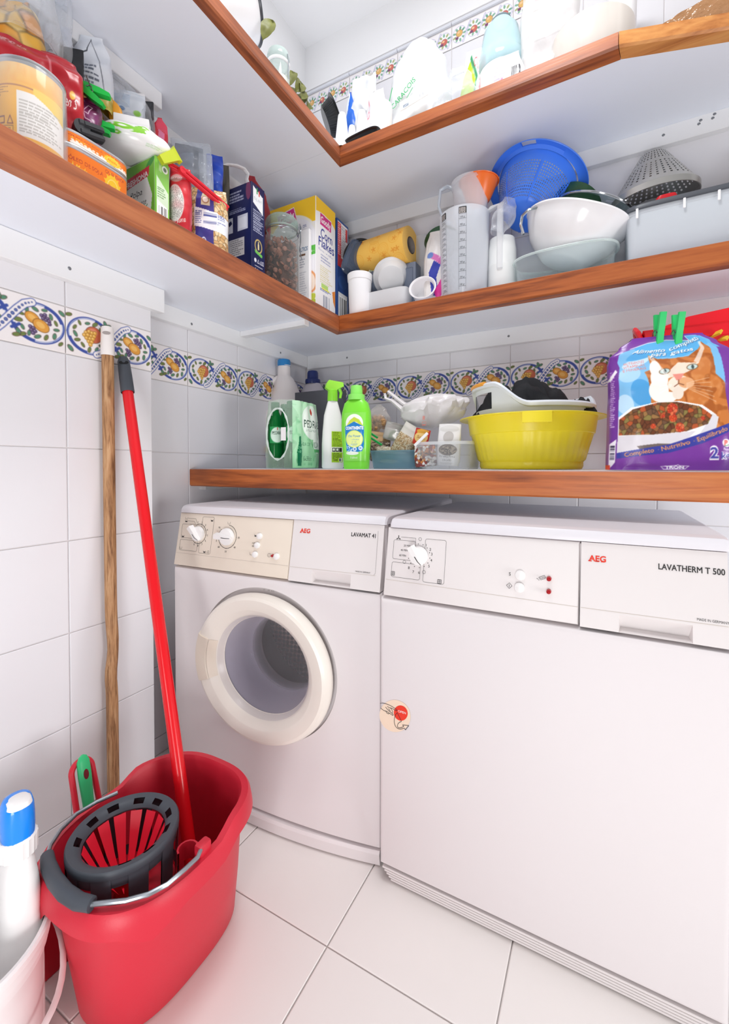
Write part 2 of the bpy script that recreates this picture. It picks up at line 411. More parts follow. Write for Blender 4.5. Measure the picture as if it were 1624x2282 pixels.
def border_print():
    c = Cv(.2178, .106, 230, 112, '#f3eeee'); R = random.Random(4)
    def leaf(x, y, r, a, col):
        c.ell(x, y, r*1.12, r*.62, DK, a); c.ell(x, y, r*.95, r*.47, col, a); c.line([(x-r*.8*math.cos(a), y-r*.8*math.sin(a)), (x+r*.8*math.cos(a), y+r*.8*math.sin(a))], .0008, '#3f5c46')
    for cx in (.0545, .1635):
        c.ell(cx, .053, .0535, .0445, BLUE, 0, .06); c.ell(cx, .053, .0500, .0405, BLUE2, 0, .03)
        for a0, a1 in ((math.pi*.08, math.pi*.42), (-math.pi*.92, -math.pi*.55)): c.ell(cx, .053, .0520, .0430, BLUE, 0, .13, a0, a1)
        for k in range(13):
            a = 2*math.pi*k/13+.3; rr = R.uniform(.72, .86)
            leaf(cx+.047*rr*math.cos(a), .053+.039*rr*math.sin(a), R.uniform(.0055, .008), R.uniform(0, 3.1), R.choice([LEAF, LEAF, LEAF2, '#4f8068']))
    cx = .0545                                                     # pomegranate with yellow grapes
    c.ell(cx+.008, .058, .0205, .0200, DK); c.ell(cx+.008, .058, .0195, .0190, '#c96a4c'); c.ell(cx+.006, .064, .012, .009, '#dd8c6c')
    for gx, gy in ((-.010, .060), (-.003, .064), (.004, .062), (-.014, .053), (-.006, .055), (.002, .054), (.009, .055), (-.009, .047), (-.001, .047), (.006, .048), (-.004, .040), (.003, .040), (0, .033), (.011, .063)):
        c.ell(cx+gx, gy, .0050, .0048, '#8a5a24'); c.ell(cx+gx, gy, .0043, .0041, '#e3ad4e'); c.ell(cx+gx-.001, gy+.001, .0018, .0017, '#f2d084')
    cx = .1635                                                     # two pears with dark grapes
    for gx, gy in ((.006, .072), (.012, .070), (.018, .068), (.009, .066), (.015, .064), (.021, .063), (.013, .075), (.022, .057), (-.016, .042), (-.010, .040), (-.014, .035), (-.007, .034), (-.011, .029)):
        c.ell(cx+gx, gy, .0043, .0041, '#3b2742'); c.ell(cx+gx, gy, .0036, .0034, '#655379'); c.ell(cx+gx-.001, gy+.001, .0013, .0012, '#9c90b4')
    for gx, gy, rx, ry, a in ((-.012, .062, .0145, .0105, -.5), (.005, .049, .0165, .0120, -.5)):
        c.ell(cx+gx, gy, rx+.0011, ry+.0011, '#7a4a20', a); c.ell(cx+gx, gy, rx, ry, '#e2a046', a); c.ell(cx+gx-.001, gy+.001, rx*.55, ry*.5, '#efbb66', a)
    P = [(.072+.0385*0, .004)]
    def band(x0):
        pts = [(x0-.040, .012), (x0-.028, .018), (x0-.014, .034), (x0, .053), (x0+.014, .072), (x0+.028, .088), (x0+.042, .095)]
        c.line(pts, .0175, BLUE); c.line(pts, .0145, '#f3eeee')
        for k in range(15):
            t = k/14*(len(pts)-1); i = min(int(t), len(pts)-2); q = t-i
            x, y = pts[i][0]*(1-q)+pts[i+1][0]*q, pts[i][1]*(1-q)+pts[i+1][1]*q; r = .0039*(1-abs(k-7)/12)
            c.ell(x, y, r, r*1.05, '#33407f'); c.ell(x, y, r*.6, r*.65, '#6c80bb')
        for sx, sy in ((-.016, .086), (.018, .020)):
            for a in (.4, 1.9, 3.4): leaf(x0+sx+.006*math.cos(a), sy+.006*math.sin(a), .0072, a, R.choice([LEAF, LEAF2]))
        c.line([(x0-.018, .064), (x0-.004, .074)], .006, BLUE); c.line([(x0+.004, .032), (x0+.018, .042)], .006, BLUE)
    band(.109)
    for ex in (0., .2178):
        c.line([(ex-.03, .014), (ex-.01, .036), (ex+.01, .07), (ex+.03, .092)], .0005, BLUE)
    leaf(.006, .092, .007, .3, LEAF2); leaf(.009, .015, .008, 2.3, LEAF); leaf(.211, .088, .0075, 2.5, LEAF); leaf(.208, .018, .006, .8, LEAF2)
    c.soft(); n = lambda x, y: (x+.0011, .0014 if (x < .0009 or y < .0009 or x > .2169 or y > .1051) else 0., y+.0011)
    return c.mesh('border_tile', n, print_mat('tile'))
def top_border_print():
    c = Cv(.2178, .078, 160, 58, '#f4f1f2'); R = random.Random(8)
    for k in range(4):
        cx = .028+.054*k; up = .004*(-1)**k
        c.ell(cx, .039, .026, .030, '#b9b4d6', 0, .05)
        for i in range(9):
            a = i*.7+k; c.ell(cx+.019*math.cos(a), .039+.021*math.sin(a), .0065, .0038, R.choice(['#86b39a', '#6fa48a', '#a9b37a']), a)
        f = '#cf6f63' if k % 2 else '#e0b46a'; c.ell(cx, .039+up, .0125, .0125, '#8a4a4a'); c.ell(cx, .039+up, .0115, .0115, f); c.ell(cx-.003, .043+up, .005, .004, '#eec79a')
        for i in range(6): c.ell(cx-.012+.003*(i % 3), .026+.004*(i//3), .0028, .0028, '#7d4a6e')
        c.line([(cx+.014, .008), (cx+.026, .036), (cx+.040, .070)], .006, '#8f8fc0'); c.line([(cx+.014, .008), (cx+.026, .036), (cx+.040, .070)], .0035, '#f1eef4')
    n = lambda x, y: (x+.0011, .0014 if (x < .0009 or y < .0009 or x > .2169 or y > .0771) else 0., y+.0011)
    return c.mesh('border_tile', n, print_mat('tile'))
XP, YP = .0883, -.835
ROWS = [0, .0544, .2708, .4872, .7036, .92, 1.1364, 1.2446, 1.461, 1.6774, 1.894, 2.11, 2.327]
BT, BT2 = border_print(), top_border_print()
ceiling = structure('ceiling', B().box(-.1, 2.6, -3.2, .1, 2.72, 2.8), PLASTER)
floor = structure('floor', B().box(-.1, 2.6, -3.2, .1, -.05, -.0035), F_GROUT)
xs = [.448+.297*k for k in range(-2, 7)]; ys = [-.965+.287*k for k in range(-6, 4)]
for x0 in xs[:-1]:
    for y0 in ys[:-1]:
        part('tile', tile_mesh(.297, .287, F_TILE), floor, M=T(x0, y0, -.0002) @ Matrix.Rotation(-math.pi/2, 4, 'X'))
wall_left = structure('wall_left', B().box(-.1, -.0035, -3.2, .1, 0, 2.72).box(-.0035, XP-.0035, -3.2, YP-.0002, 0, 2.72), GROUT)
structure('trim_1', B().box(-.0034, XP+.001, -3.2, YP-.0001, 1.94, 2.72).box(-.0034, .001, YP, -.0001, 1.94, 2.72), PLASTER)
wall_back = structure('wall_back', B().box(-.1, 2.6, .0035, .1, 0, 2.72), GROUT)
structure('trim_2', B().box(-.0034, 2.6, -.001, .0034, 2.5345, 2.72), PLASTER)
def tiles(wall, spans, rows, put, border=(6,)):
    for a0, a1 in spans:
        for i in range(len(rows)-1):
            h = rows[i+1]-rows[i]
            if i in border and abs(a1-a0-.22) < .002: part('border_tile', BT, wall, M=put(a0, rows[i]))
            elif i in border and a1-a0 > .1: part('border_tile', BT, wall, M=put(a1-.22 if a0 > -1 else a0, rows[i]))
            else: part('tile', tile_mesh(a1-a0, h, W_TILE), wall, M=put(a0, rows[i]))
RZ = Matrix.Rotation(math.pi/2, 4, 'Z')
tiles(wall_left, [(YP-.22*(k+1), YP-.22*k) for k in range(6)], ROWS[:11], lambda a, z: T(XP, a, z) @ RZ)
tiles(wall_left, [(-.2006, 0), (-.4206, -.2006), (-.6406, -.4206), (YP, -.6406)], ROWS[:11], lambda a, z: T(0, a, z) @ RZ)
tiles(wall_back, [(.0059+.22*k, .0059+.22*(k+1)) for k in range(9)], ROWS, lambda a, z: T(a, 0, z))
for k in range(9):
    part('tile', tile_mesh(.22, .102, W_TILE), wall_back, M=T(.0059+.22*k, 0, 2.327))
    part('border_tile', BT2, wall_back, M=T(.0059+.22*k, 0, 2.43))
    part('edge_strip', mesh('edge_strip', B().tube([(.001, 0, .009), (.219, 0, .009)], .007, 8), mat('strip_glaze', '#e4e6ee', .25)), wall_back, M=T(.0059+.22*k, .001, 2.512))
# ------------------------------------------------------------------ shelves
BOARD = mat('white_laminate', '#eef2fb', .38); BATTEN = mat('painted_batten', '#ededee', .45, bump=(30, .1)); SCREW = mat('screw_steel', '#8d8f92', .35, .9)
WX, WY = wood('varnished_wood_x', 'x', '#a95a2c', '#6f351a', '#bb6c36'), wood('varnished_wood_y', 'y', '#a85f3a', '#75412a', '#bd7448')
WLIGHT = wood('pale_varnished_wood', 'x', '#d08a4a', '#a8622c', '#e0a05c')
WTOP = wood('worktop_wood', 'x', '#b8622c', '#7f3d1a', '#cb7a3c')
def edging(poly, z0, z1, m, parent):
    """poly: rear start, front start, front end, rear end; the front lower arris is chamfered"""
    p0, q0, q1, p1 = [Vector((x, y, 0)) for x, y in poly]
    d0, d1 = (p0-q0).normalized()*.004, (p1-q1).normalized()*.004
    def ring(z, k): return [tuple(p0+Vector((0, 0, z))), tuple(q0+d0*k+Vector((0, 0, z))), tuple(q1+d1*k+Vector((0, 0, z))), tuple(p1+Vector((0, 0, z)))]
    return part('edging', B().loft([ring(z0, 1.2), ring(z0+.005, 0), ring(z1-.002, 0), ring(z1, .7)]), m, parent, 20)
def batten(x0, x1, y0, y1, z0, z1, parent, screws=()):
    o = part('batten', B().box(x0, x1, y0, y1, z0, z1, .0015, 1), BATTEN, parent)
    for p, ax_ in screws:
        part('screw', B().lathe([(0, .0012), (.0032, .001), (.0042, 0)], 10), SCREW, o, M=T(*p) @ (Matrix.Rotation(math.pi/2, 4, 'Y') if ax_ == 'x' else Matrix.Rotation(math.pi/2, 4, 'X')))
    return o
def screw_x(u, v, x): p = ax(u, v, x); return ((x, p[1], p[2]), 'x')
def screw_y(u, v, y): p = ay(u, v, y); return ((p[0], y, p[2]), 'y')
ZM0, ZM1, ZM2 = 1.3637, 1.4160, 1.420        # middle shelf: underside, top of board, top of edging
ZU0, ZU1, ZU2 = 1.895, 1.929, 1.933
sh = thing('corner_shelf', 'middle L-shaped white shelf with reddish brown wooden edging, loaded with food packets and bowls', 'shelf')
part('board', B().prism([(0, -.411), (0, YP+.001), (XP+.001, YP+.001), (XP+.001, -2.3), (.3080, -2.3), (.3080, -.411)], ZM0, ZM1), BOARD, sh, 20)
part('board', B().prism([(0, 0), (0, -.41), (.3080, -.41), (.3080, -.231), (2.0, -.246), (2.0, 0)], ZM0, ZM1), BOARD, sh, 20)
edging([(.3080, -.231), (.3380, -.264), (.3380, -2.3), (.3080, -2.3)], ZM0, ZM2, WY, sh)
edging([(.3084, -.2306), (.3384, -.2636), (2.0, -.2790), (2.0, -.2456)], ZM0, ZM2, WX, sh)
batten(.0005, .022, YP+.002, -.0005, 1.3145, ZM0, sh, [screw_x(427, 722, .022), screw_x(625, 786, .022)])
batten(XP+.0005, XP+.022, -2.3, -.809, 1.3, ZM0-.0005, sh, [screw_x(155, 598, XP+.022)])
batten(.0225, 2.0, -.022, -.0005, 1.3055, ZM0, sh, [screw_y(773, 797, -.022), screw_y(1133, 749, -.022)])
batten(.0225, .3075, -.432, -.405, 1.345, ZM0, sh)
su = thing('corner_shelf', 'upper L-shaped white shelf with reddish brown wooden edging, highest of the shelves', 'shelf')
part('board', B().prism([(0, -.411), (0, YP+.001), (XP+.001, YP+.001), (XP+.001, -2.3), (.3800, -2.3), (.3800, -.411)], ZU0, ZU1), BOARD, su, 20)
part('board', B().prism([(0, 0), (0, -.4102), (.38, -.4102), (.38, -.327), (1.207, -.334), (1.76, -.163), (1.76, 0)], ZU0, ZU1), BOARD, su, 20)
edging([(.3800, -.327), (.4055, -.369), (.4055, -2.3), (.3800, -2.3)], ZU0, ZU2, WY, su)
edging([(.3805, -.3265), (.4060, -.3688), (1.2, -.3755), (1.2065, -.3335)], ZU0, ZU2, WX, su)
edging([(1.2075, -.334), (1.2015, -.3757), (1.76, -.203), (1.76, -.163)], ZU0, ZU2, WLIGHT, su)
batten(.0005, .022, YP+.002, -.0005, 1.85, ZU0, su)
batten(XP+.0005, XP+.022, -2.3, -.812, 1.85, ZU0-.0005, su)
batten(.0225, 1.76, -.022, -.0005, 1.84, ZU0, su, [screw_y(1478, 301, -.022), screw_y(1561, 268, -.022), screw_y(1588, 263, -.022), screw_y(1592, 254, -.022), screw_y(1557, 276, -.022)])
wt = thing('worktop', 'white worktop with a thick brown wooden front edge above the two machines', 'worktop')
ZW = .870
part('board', B().prism([(0.0005, -.0005), (0.0005, -.612), (2.0, -.612), (2.0, -.0005)], .842, ZW), BOARD, wt, 20)
part('edging', B().loft([[(x, .0+y, z) for y, z in ((-.612, .8136), (-.634, .8136), (-.6387, .8176), (-.6387, .8665), (-.637, .868), (-.612, .868))] for x in (.0025, .006, 2.0)]), WTOP, wt, 30)
batten(.0005, .03, -.60, -.03, .80, .842, wt)
# ------------------------------------------------------------------ machines
ENAMEL = mat('white_enamel', '#e0dadb', .55, spec=.3, var=(2, .015)); PANEL = mat('white_panel', '#e1dbda', .5); CREAM = mat('yellowed_panel', '#e3d7c8', .4)
COVER = mat('cover_white', '#e2dfe4', .3); KNOB = mat('knob_white', '#eceae9', .3); DOORW = mat('door_ivory', '#e8e1d8', .28)
INK = mat('black_ink', '#2a2829', .6); RED_INK = mat('red_ink', '#e2351f', .5); GREY_INK = mat('grey_ink', '#8f8a88', .6); LED = mat('red_lens', '#a3141c', .2)
GAP = mat('shadow_gap_rubber', '#4b4644', .8); STEEL = mat('drum_steel', '#b9b5be', .2, .45); GASKET = mat('gasket_grey', '#b3aebb', .45)
GLASS = film('door_glass', '#eceaf0', .04, .02, edge=.5)
def drum_node(nt, b):
    N, K = nt.nodes.new, nt.links.new; tc = N('ShaderNodeTexCoord'); v = N('ShaderNodeTexVoronoi'); v.inputs['Scale'].default_value = 72; v.inputs['Randomness'].default_value = .12
    mp = N('ShaderNodeMapping'); mp.inputs['Scale'].default_value = (1, 0, 1.08); K(tc.outputs['Object'], mp.inputs['Vector']); K(mp.outputs[0], v.inputs['Vector']); r = N('ShaderNodeValToRGB'); r.color_ramp.elements[0].position = .42; r.color_ramp.elements[0].color = (.02, .015, .014, 1)
    r.color_ramp.elements[1].position = .5; r.color_ramp.elements[1].color = (.66, .47, .40, 1); K(v.outputs['Distance'], r.inputs[0]); K(r.outputs[0], b.inputs['Base Color'])  # warm tone of the steel is a reddish reflection painted into the colour
DRUM = mat('perforated_drum', '#777777', .3, .35, node=drum_node)
def rr(b, x0, x1, z0, z1, r, w=.0005, y=0., mi=0, n=5):
    """thin printed rounded rectangle line"""
    P = []
    for cx, cz, a in ((x1-r, z1-r, 0), (x0+r, z1-r, 90), (x0+r, z0+r, 180), (x1-r, z0+r, 270)):
        for k in range(n+1):
            t = math.radians(a+90*k/n); P.append((cx, cz, math.cos(t), math.sin(t)))
    o = [(cx+r*c, y, cz+r*s_) for cx, cz, c, s_ in P]; i = [(cx+(r-w)*c, y, cz+(r-w)*s_) for cx, cz, c, s_ in P]; m = len(P)
    b.add(o+i, [(k, (k+1) % m, (k+1) % m+m, k+m) for k in range(m)], mi); return b
def stroke(b, pts, w, y=0., mi=0):
    """thin printed line through (x, z) points"""
    for (xa, za), (xb, zb) in zip(pts[:-1], pts[1:]):
        d = math.hypot(xb-xa, zb-za) or 1e-9; nx, nz = -(zb-za)/d*w/2, (xb-xa)/d*w/2
        b.add([(xa+nx, y, za+nz), (xa-nx, y, za-nz), (xb-nx, y, zb-nz), (xb+nx, y, zb+nz)], [(0, 1, 2, 3)], mi)
    return b
def arc_pts(cx, cz, r, a0, a1, n=16): return [(cx+r*math.cos(math.radians(a0+(a1-a0)*k/n)), cz+r*math.sin(math.radians(a0+(a1-a0)*k/n))) for k in range(n+1)]
def disc(b, cx, cz, r, y=0., mi=0, n=14): return b.add([(cx+r*math.cos(2*math.pi*k/n), y, cz+r*math.sin(2*math.pi*k/n)) for k in range(n)], [tuple(range(n))], mi)
def slope(b, zb=.607, zt=.748, dy=.026):
    """leans a control panel back towards its top"""
    b.v = [(x, y+dy*(z-zb)/(zt-zb), z) for x, y, z in b.v]; return b
def knob(parent, x, z, r, ang, label):
    """rotary knob: round base and a tapered finger grip with a black mark; ang = direction of the thin end"""
    y0 = .026*(z-.607)/.141
    k = part('program_knob', B().lathe([(r*1.02, 0), (r, .006), (r*.93, .010), (0, .0115)], 28, M=T(x, y0, z) @ Matrix.Rotation(math.pi/2, 4, 'X')), KNOB, parent, 40, label=label)
    R = T(x, y0-.0095, z) @ Matrix.Rotation(-ang, 4, 'Y')
    L = [(-1.25*r, .42*r), (-.4*r, .40*r), (.5*r, .27*r), (1.02*r, .12*r)]
    rings = [[(px, -.000, w), (px, -.013*(1 if i < 3 else .6), w*.62), (px, -.013*(1 if i < 3 else .6), -w*.62), (px, .000, -w)] for i, (px, w) in enumerate(L)]
    part('grip', B().loft(rings, M=R), KNOB, k, 30)
    part('pointer_mark', B().add([(-.1*r, -.0135, -.0009), (.5*r, -.0135, -.0008), (.98*r, -.0086, -.0006), (.98*r, -.0086, .0006), (.5*r, -.0135, .0008), (-.1*r, -.0135, .0009)], [(0, 1, 4, 5), (1, 2, 3, 4)], M=R), INK, k)
    return k
def button(parent, x, z, r, nm='push_button', m=None):
    y0 = .026*(z-.607)/.141
    return part(nm, B().lathe([(r, .001), (r, -.003), (r*.86, -.006), (r*.4, -.0072), (0, -.0075)], 18, M=T(x, y0, z) @ Matrix.Rotation(-math.pi/2, 4, 'X') @ Matrix.Scale(-1, 4, (0, 0, 1)) @ Matrix.Scale(-1, 4, (0, 0, 1))), m or KNOB, parent, 40)
def cover(x0, x1, y0, y1, z0, z1):
    prof = [(0, 0), (-.0, .006), (.002, .013), (.007, .019), (.016, .0215), (.03, .0225)]
    k = (z1-z0)/.0225
    rings = []
    for x, s in ((x0, .006), (x0+.003, .002), (x0+.008, 0), (x1-.008, 0), (x1-.003, .002), (x1, .006)):
        rings.append([(x, y0+a+s, z0+q*k-(s*.8 if q > .01 else 0)) for a, q in prof]+[(x, y1, z1-s*.8), (x, y1, z0)])
    return B().loft(rings)
def plain_panel(x0, x1, z0, z1, y=0., d=.03, bv=.007):
    return B().loft([[(x0, y+d, z0), (x1, y+d, z0), (x1, y+d, z1), (x0, y+d, z1)], [(x0, y+bv, z0), (x1, y+bv, z0), (x1, y+bv, z1), (x0, y+bv, z1)],
                     [(x0+bv*.3, y+bv*.3, z0+bv*.3), (x1-bv*.3, y+bv*.3, z0+bv*.3), (x1-bv*.3, y+bv*.3, z1-bv*.3), (x0+bv*.3, y+bv*.3, z1-bv*.3)],
                     [(x0+bv, y, z0+bv), (x1-bv, y, z0+bv), (x1-bv, y, z1-bv), (x0+bv, y, z1-bv)]], c0=False)
def drawer_front(x0, x1, z0, z1, hx0, hx1, hz1):
    """drawer front with a finger recess cut into its lower edge"""
    b = B(); d = .02; y = 0
    for a0, a1, b0, b1 in ((x0, hx0, z0, z1), (hx1, x1, z0, z1), (hx0, hx1, hz1, z1)):
        b.add([(a0, y, b0), (a1, y, b0), (a1, y, b1), (a0, y, b1)], [(0, 1, 2, 3)])
    b.add([(x0, y, z0), (x0, y, z1), (x0, d, z1), (x0, d, z0)], [(0, 1, 2, 3)]).add([(x1, y, z0), (x1, y, z1), (x1, d, z1), (x1, d, z0)], [(3, 2, 1, 0)])
    b.add([(x0, y, z1), (x1, y, z1), (x1, d, z1), (x0, d, z1)], [(0, 1, 2, 3)])
    b.add([(hx0, y, hz1), (hx1, y, hz1), (hx1-.003, .019, z0+.004), (hx0+.003, .019, z0+.004), (hx0, y, z0), (hx1, y, z0)], [(3, 2, 1, 0), (0, 4, 3), (1, 2, 5), (3, 4, 5, 2)])
    return b
# ---- washing machine
LOC_W = (.1222, -.8135, 0); ROT_W = (0, 0, math.radians(3))
wm = thing('washing_machine', 'white front-loading washing machine with round door standing left of the tumble dryer', 'washing machine', LOC_W, ROT_W)
X0, X1, ZB, ZT, DEP = .019, .640, .607, .748, .60
part('cabinet', B().box(X0+.001, X0+.02, .03, DEP, .02, .745, .004, 1).box(X1-.02, X1-.001, .03, DEP, .02, .745, .004, 1).box(X0+.02, X1-.02, DEP-.02, DEP, .02, .745).box(X0+.02, X1-.02, .05, DEP-.02, .02, .04).box(X0+.02, X1-.02, .05, DEP-.02, .60, .612).box(X0+.02, X1-.02, .055, DEP-.02, .72, .745), ENAMEL, wm)
DX, DZ, RX, RZ_ = .3274, .3868, .1993, .1817
def bow(x, z):
    t = max(0, 1-max(0, z-.0)/.16); t = t*t*(3-2*t); return -.032*t*(1-((x-.33)/.31)**2)
N = 96; hole = 1.035
def rect_ray(a, x0, x1, z0, z1):
    c, s_ = math.cos(a), math.sin(a); t = 1e9
    if c > 1e-9: t = min(t, (x1-DX)/c)
    if c < -1e-9: t = min(t, (x0-DX)/c)
    if s_ > 1e-9: t = min(t, (z1-DZ)/s_)
    if s_ < -1e-9: t = min(t, (z0-DZ)/s_)
    return DX+t*c, DZ+t*s_
FZ0, FZ1 = .042, .603
crn = [math.atan2(z-DZ, x-DX) for x in (X0, X1) for z in (FZ0, FZ1)]
angs = sorted([2*math.pi*k/N-math.pi for k in range(N)]+crn)
rings = []
for ins, yy in ((0, .03), (0, .008), (.0025, .0025), (.008, 0)):
    rings.append([(*(lambda p: (p[0], yy+bow(p[0], p[1]), p[1]))(rect_ray(a, X0+ins, X1-ins, FZ0+ins, FZ1-ins)),) for a in angs])
for q in (.35, .7):
    r_ = []
    for a in angs:
        ox, oz = rect_ray(a, X0+.008, X1-.008, FZ0+.008, FZ1-.008); ix, iz = DX+RX*hole*math.cos(a), DZ+.004+RZ_*hole*math.sin(a)
        x, z = ox+(ix-ox)*q, oz+(iz-oz)*q; r_.append((x, bow(x, z), z))
    rings.append(r_)
for k, yy in ((hole, 0), (hole-.006, .012), (.80, .014), (.70, .02)):
    rings.append([(DX+RX*k*math.cos(a), yy, DZ+(.004 if k > .9 else 0)+RZ_*k*math.sin(a)) for a in angs])
part('front_panel', B().loft(rings, c0=False, c1=False), ENAMEL, wm, 28)
kz = []
for z, ins in ((.0, .012), (.004, .004), (.03, .0), (.037, .003), (.0385, .012)):
    kz.append([(X0+.002+(X1-X0-.004)*k/20, bow(X0+.002+(X1-X0-.004)*k/20, 0)+ins, z) for k in range(21)]+[(X1-.002, .06, z), (X0+.002, .06, z)])
part('kick_plate', B().loft(kz), ENAMEL, wm, 28)
DM = T(DX, 0, DZ) @ Matrix.Rotation(math.pi/2, 4, 'X')
door = part('door_rim', B().lathe([(.65, -.004), (.685, .006), (.697, .014), (.72, .0185), (.785, .0290), (.800, .0308), (.93, .0330), (.966, .0295), (.990, .021), (1.0, .010), (.985, .001), (.93, -.004)], 80, M=DM, sx=RX, sy=RZ_), DOORW, wm, 30)
a0, a1 = math.radians(159.5), math.radians(200)
hb = B()
pr = [(.80, .0310), (.805, .0345), (.93, .0370), (.975, .033), (1.004, .020), (1.0, .006)]
hb.lathe([(r, z) for r, z in pr], 12, M=DM, sx=RX, sy=RZ_, a0=a0, a1=a1)
hb.lathe([(.705, .0165), (.79, .0315)], 12, M=DM, sx=RX, sy=RZ_, a0=a0, a1=a1)
for a in (a0, a1):
    hb.add([tuple(DM @ Vector((r*RX*math.cos(a), r*RZ_*math.sin(a), z))) for r, z in pr]+[tuple(DM @ Vector((r*RX*math.cos(a), r*RZ_*math.sin(a), z-.006))) for r, z in pr], [(i, i+1, i+7, i+6) for i in range(5)])
part('door_handle', hb, CREAM, door, 40)
part('door_glass', B().lathe([(.697, .014), (.665, .006), (.625, -.03), (.55, -.070), (.50, -.078), (.25, -.082), (0, -.082)], 56, M=DM, sx=RX, sy=RZ_), GLASS, door, 50)
part('door_seal', B().lathe([(.70, -.004), (.665, -.008), (.655, -.014), (.62, -.060), (.575, -.088), (.555, -.092), (.55, -.10), (.60, -.115)], 56, M=DM, sx=RX, sy=RZ_), GASKET, wm, 40)
part('drum_collar', B().lathe([(.565, -.093), (.545, -.090), (.525, -.096), (.515, -.112), (.53, -.125), (.64, -.135)], 56, M=DM, sx=RX, sy=RZ_), STEEL, wm, 40)
part('drum', B().lathe([(.63, -.13), (1.12, -.16), (1.14, -.2), (1.14, -.42), (1.05, -.44)], 56, M=DM, sx=RX, sy=RZ_), mat('drum_side', '#5f5652', .35, .5), wm, 50)
part('drum_back', B().lathe([(1.06, -.30), (.3, -.325), (0, -.33)], 56, M=DM, sx=RX, sy=RZ_), DRUM, wm, 50)
part('rating_label', lettering(lettering(B(), '41 600', DX+.012, 0, .0045, .02), 'W', DX-.002, 0, .0045, .006), GREY_INK, wm, M=T(0, .0008, DZ+RZ_*1.0+.004))
part('control_panel', slope(plain_panel(X0, .3975, ZB, ZT, 0, .022, .004)), CREAM, wm, 28)
part('detergent_drawer', slope(drawer_front(.4000, X1-.002, ZB-.001, ZT, .4640, .5660, .636)), PANEL, wm, 28)
part('top_cover', cover(X0, X1+.002, .024, DEP, ZT+.001, .7705), COVER, wm, 30)
pb = slope(stroke(stroke(B(), [(X0+.004, .6402), (.396, .6390)], .0008, -.0003), [(.402, .6380), (.625, .6400)], .0008, -.0003))
part('panel_line', pb, mat('panel_groove', '#c9beb4', .6), wm)
yp = -.0006
lt = B()
rr(lt, .033, .0865, .681, .7185, .004, .00055, yp); rr(lt, .033, .098, .648, .6765, .004, .00055, yp); rr(lt, .105, .1465, .645, .741, .004, .00055, yp)
stroke(lt, [(.052, .734), (.080, .734), (.088, .722)], .00055, yp); stroke(lt, [(.052, .727), (.076, .727), (.082, .720)], .00055, yp)
stroke(lt, arc_pts(.0975, .695, .026, 118, -128, 22), .0011, yp); stroke(lt, arc_pts(.1985, .694, .0295, 88, -160, 26), .0011, yp); stroke(lt, arc_pts(.1985, .694, .0295, 150, 178, 5), .0011, yp)
for k, s_ in enumerate(['1', '2', '3', '4', '5', '6', '7', '8', '9']):
    a = math.radians(104-27*k); disc(lt, .0975+.026*math.cos(a), .695+.026*math.sin(a), .0011, yp); lettering(lt, s_, .0975+.0315*math.cos(a), .695+.0315*math.sin(a)-.0025, .0048, y=yp, center=True)
for s_, a in (('30', 0), ('40', -42), ('50', -90), ('60', -132), ('E', -160), ('80', 172), ('95', 145)):
    t = math.radians(a); disc(lt, .1985+.0295*math.cos(t), .694+.0295*math.sin(t), .0011, yp); lettering(lt, s_, .1985+.0375*math.cos(t), .694+.0375*math.sin(t)-.0022, .0045, y=yp, center=True)
def tub(b, x, z, s_=.005, mark=0):
    stroke(b, [(x-s_, z+s_*.7), (x-s_*.75, z-s_*.6), (x+s_*.75, z-s_*.6), (x+s_, z+s_*.7)], .00055, yp)
    if mark: b.add([(x-s_*.85, yp, z), (x-s_*.7, yp, z-s_*.55), (x+s_*.7, yp, z-s_*.55), (x+s_*.85, yp, z)], [(0, 1, 2, 3)])
    return b
for x, z, k in ((.046, .734, 0), (.046, .7265, 1), (.139, .733, 1), (.041, .6855, 1), (.039, .654, 0), (.126, .6505, 1), (.1985, .729, 0), (.290, .7035, 1), (.282, .6575, 0)): tub(lt, x, z, .0045, k)
lettering(lt, '1200', .2815, .682, .0042, .0115, y=yp); lettering(lt, '600', .2820, .675, .0042, .0095, y=yp); disc(lt, .287, .6805, .00055, yp)
lettering(lt, '+', .1325, .648, .003, .003, y=yp); rr(lt, .137, .1415, .6475, .654, .001, .0006, yp)
rr(lt, .3325, .3425, .6545, .6635, .0045, .00055, yp); stroke(lt, [(.3375, .657), (.3375, .661)], .00055, yp)
[lettering(lt, 'LAVAMAT 41', .5585+dx, .7195+dz, .0088, .0600, y=yp-.00005*k) for k, (dx, dz) in enumerate(((0, 0), (.0004, 0), (.0002, .0003)))]; lettering(lt, 'MADE IN GERMANY', .576, .6430, .0032, .0365, y=yp, bold=.0)
stroke(lt, [(.6240, .735), (.6245, .645), (.621, .6405)], .0004, yp)
part('panel_lettering', slope(lt), INK, wm)
SERIF = B(); lettering(SERIF, 'AEG', .4205, .7195, .0092, .0285, y=yp, bold=.03)
for x in (.4205, .4315, .4410): stroke(SERIF, [(x-.0006, .7195), (x+.0052, .7195)], .0016, yp)
part('brand_lettering', slope(SERIF), RED_INK, wm)
knob(wm, .0975, .695, .0205, math.radians(-47), 'white programme knob with its thin end pointing down to the right')
knob(wm, .1985, .694, .0225, math.radians(-3), 'white temperature knob lying level')
for x, z in ((.303, .7025), (.2988, .6800), (.2955, .6573), (.3610, .6580)): button(wm, x, z, .0080)
button(wm, .3492, .6590, .0034, 'indicator_lamp', LED)
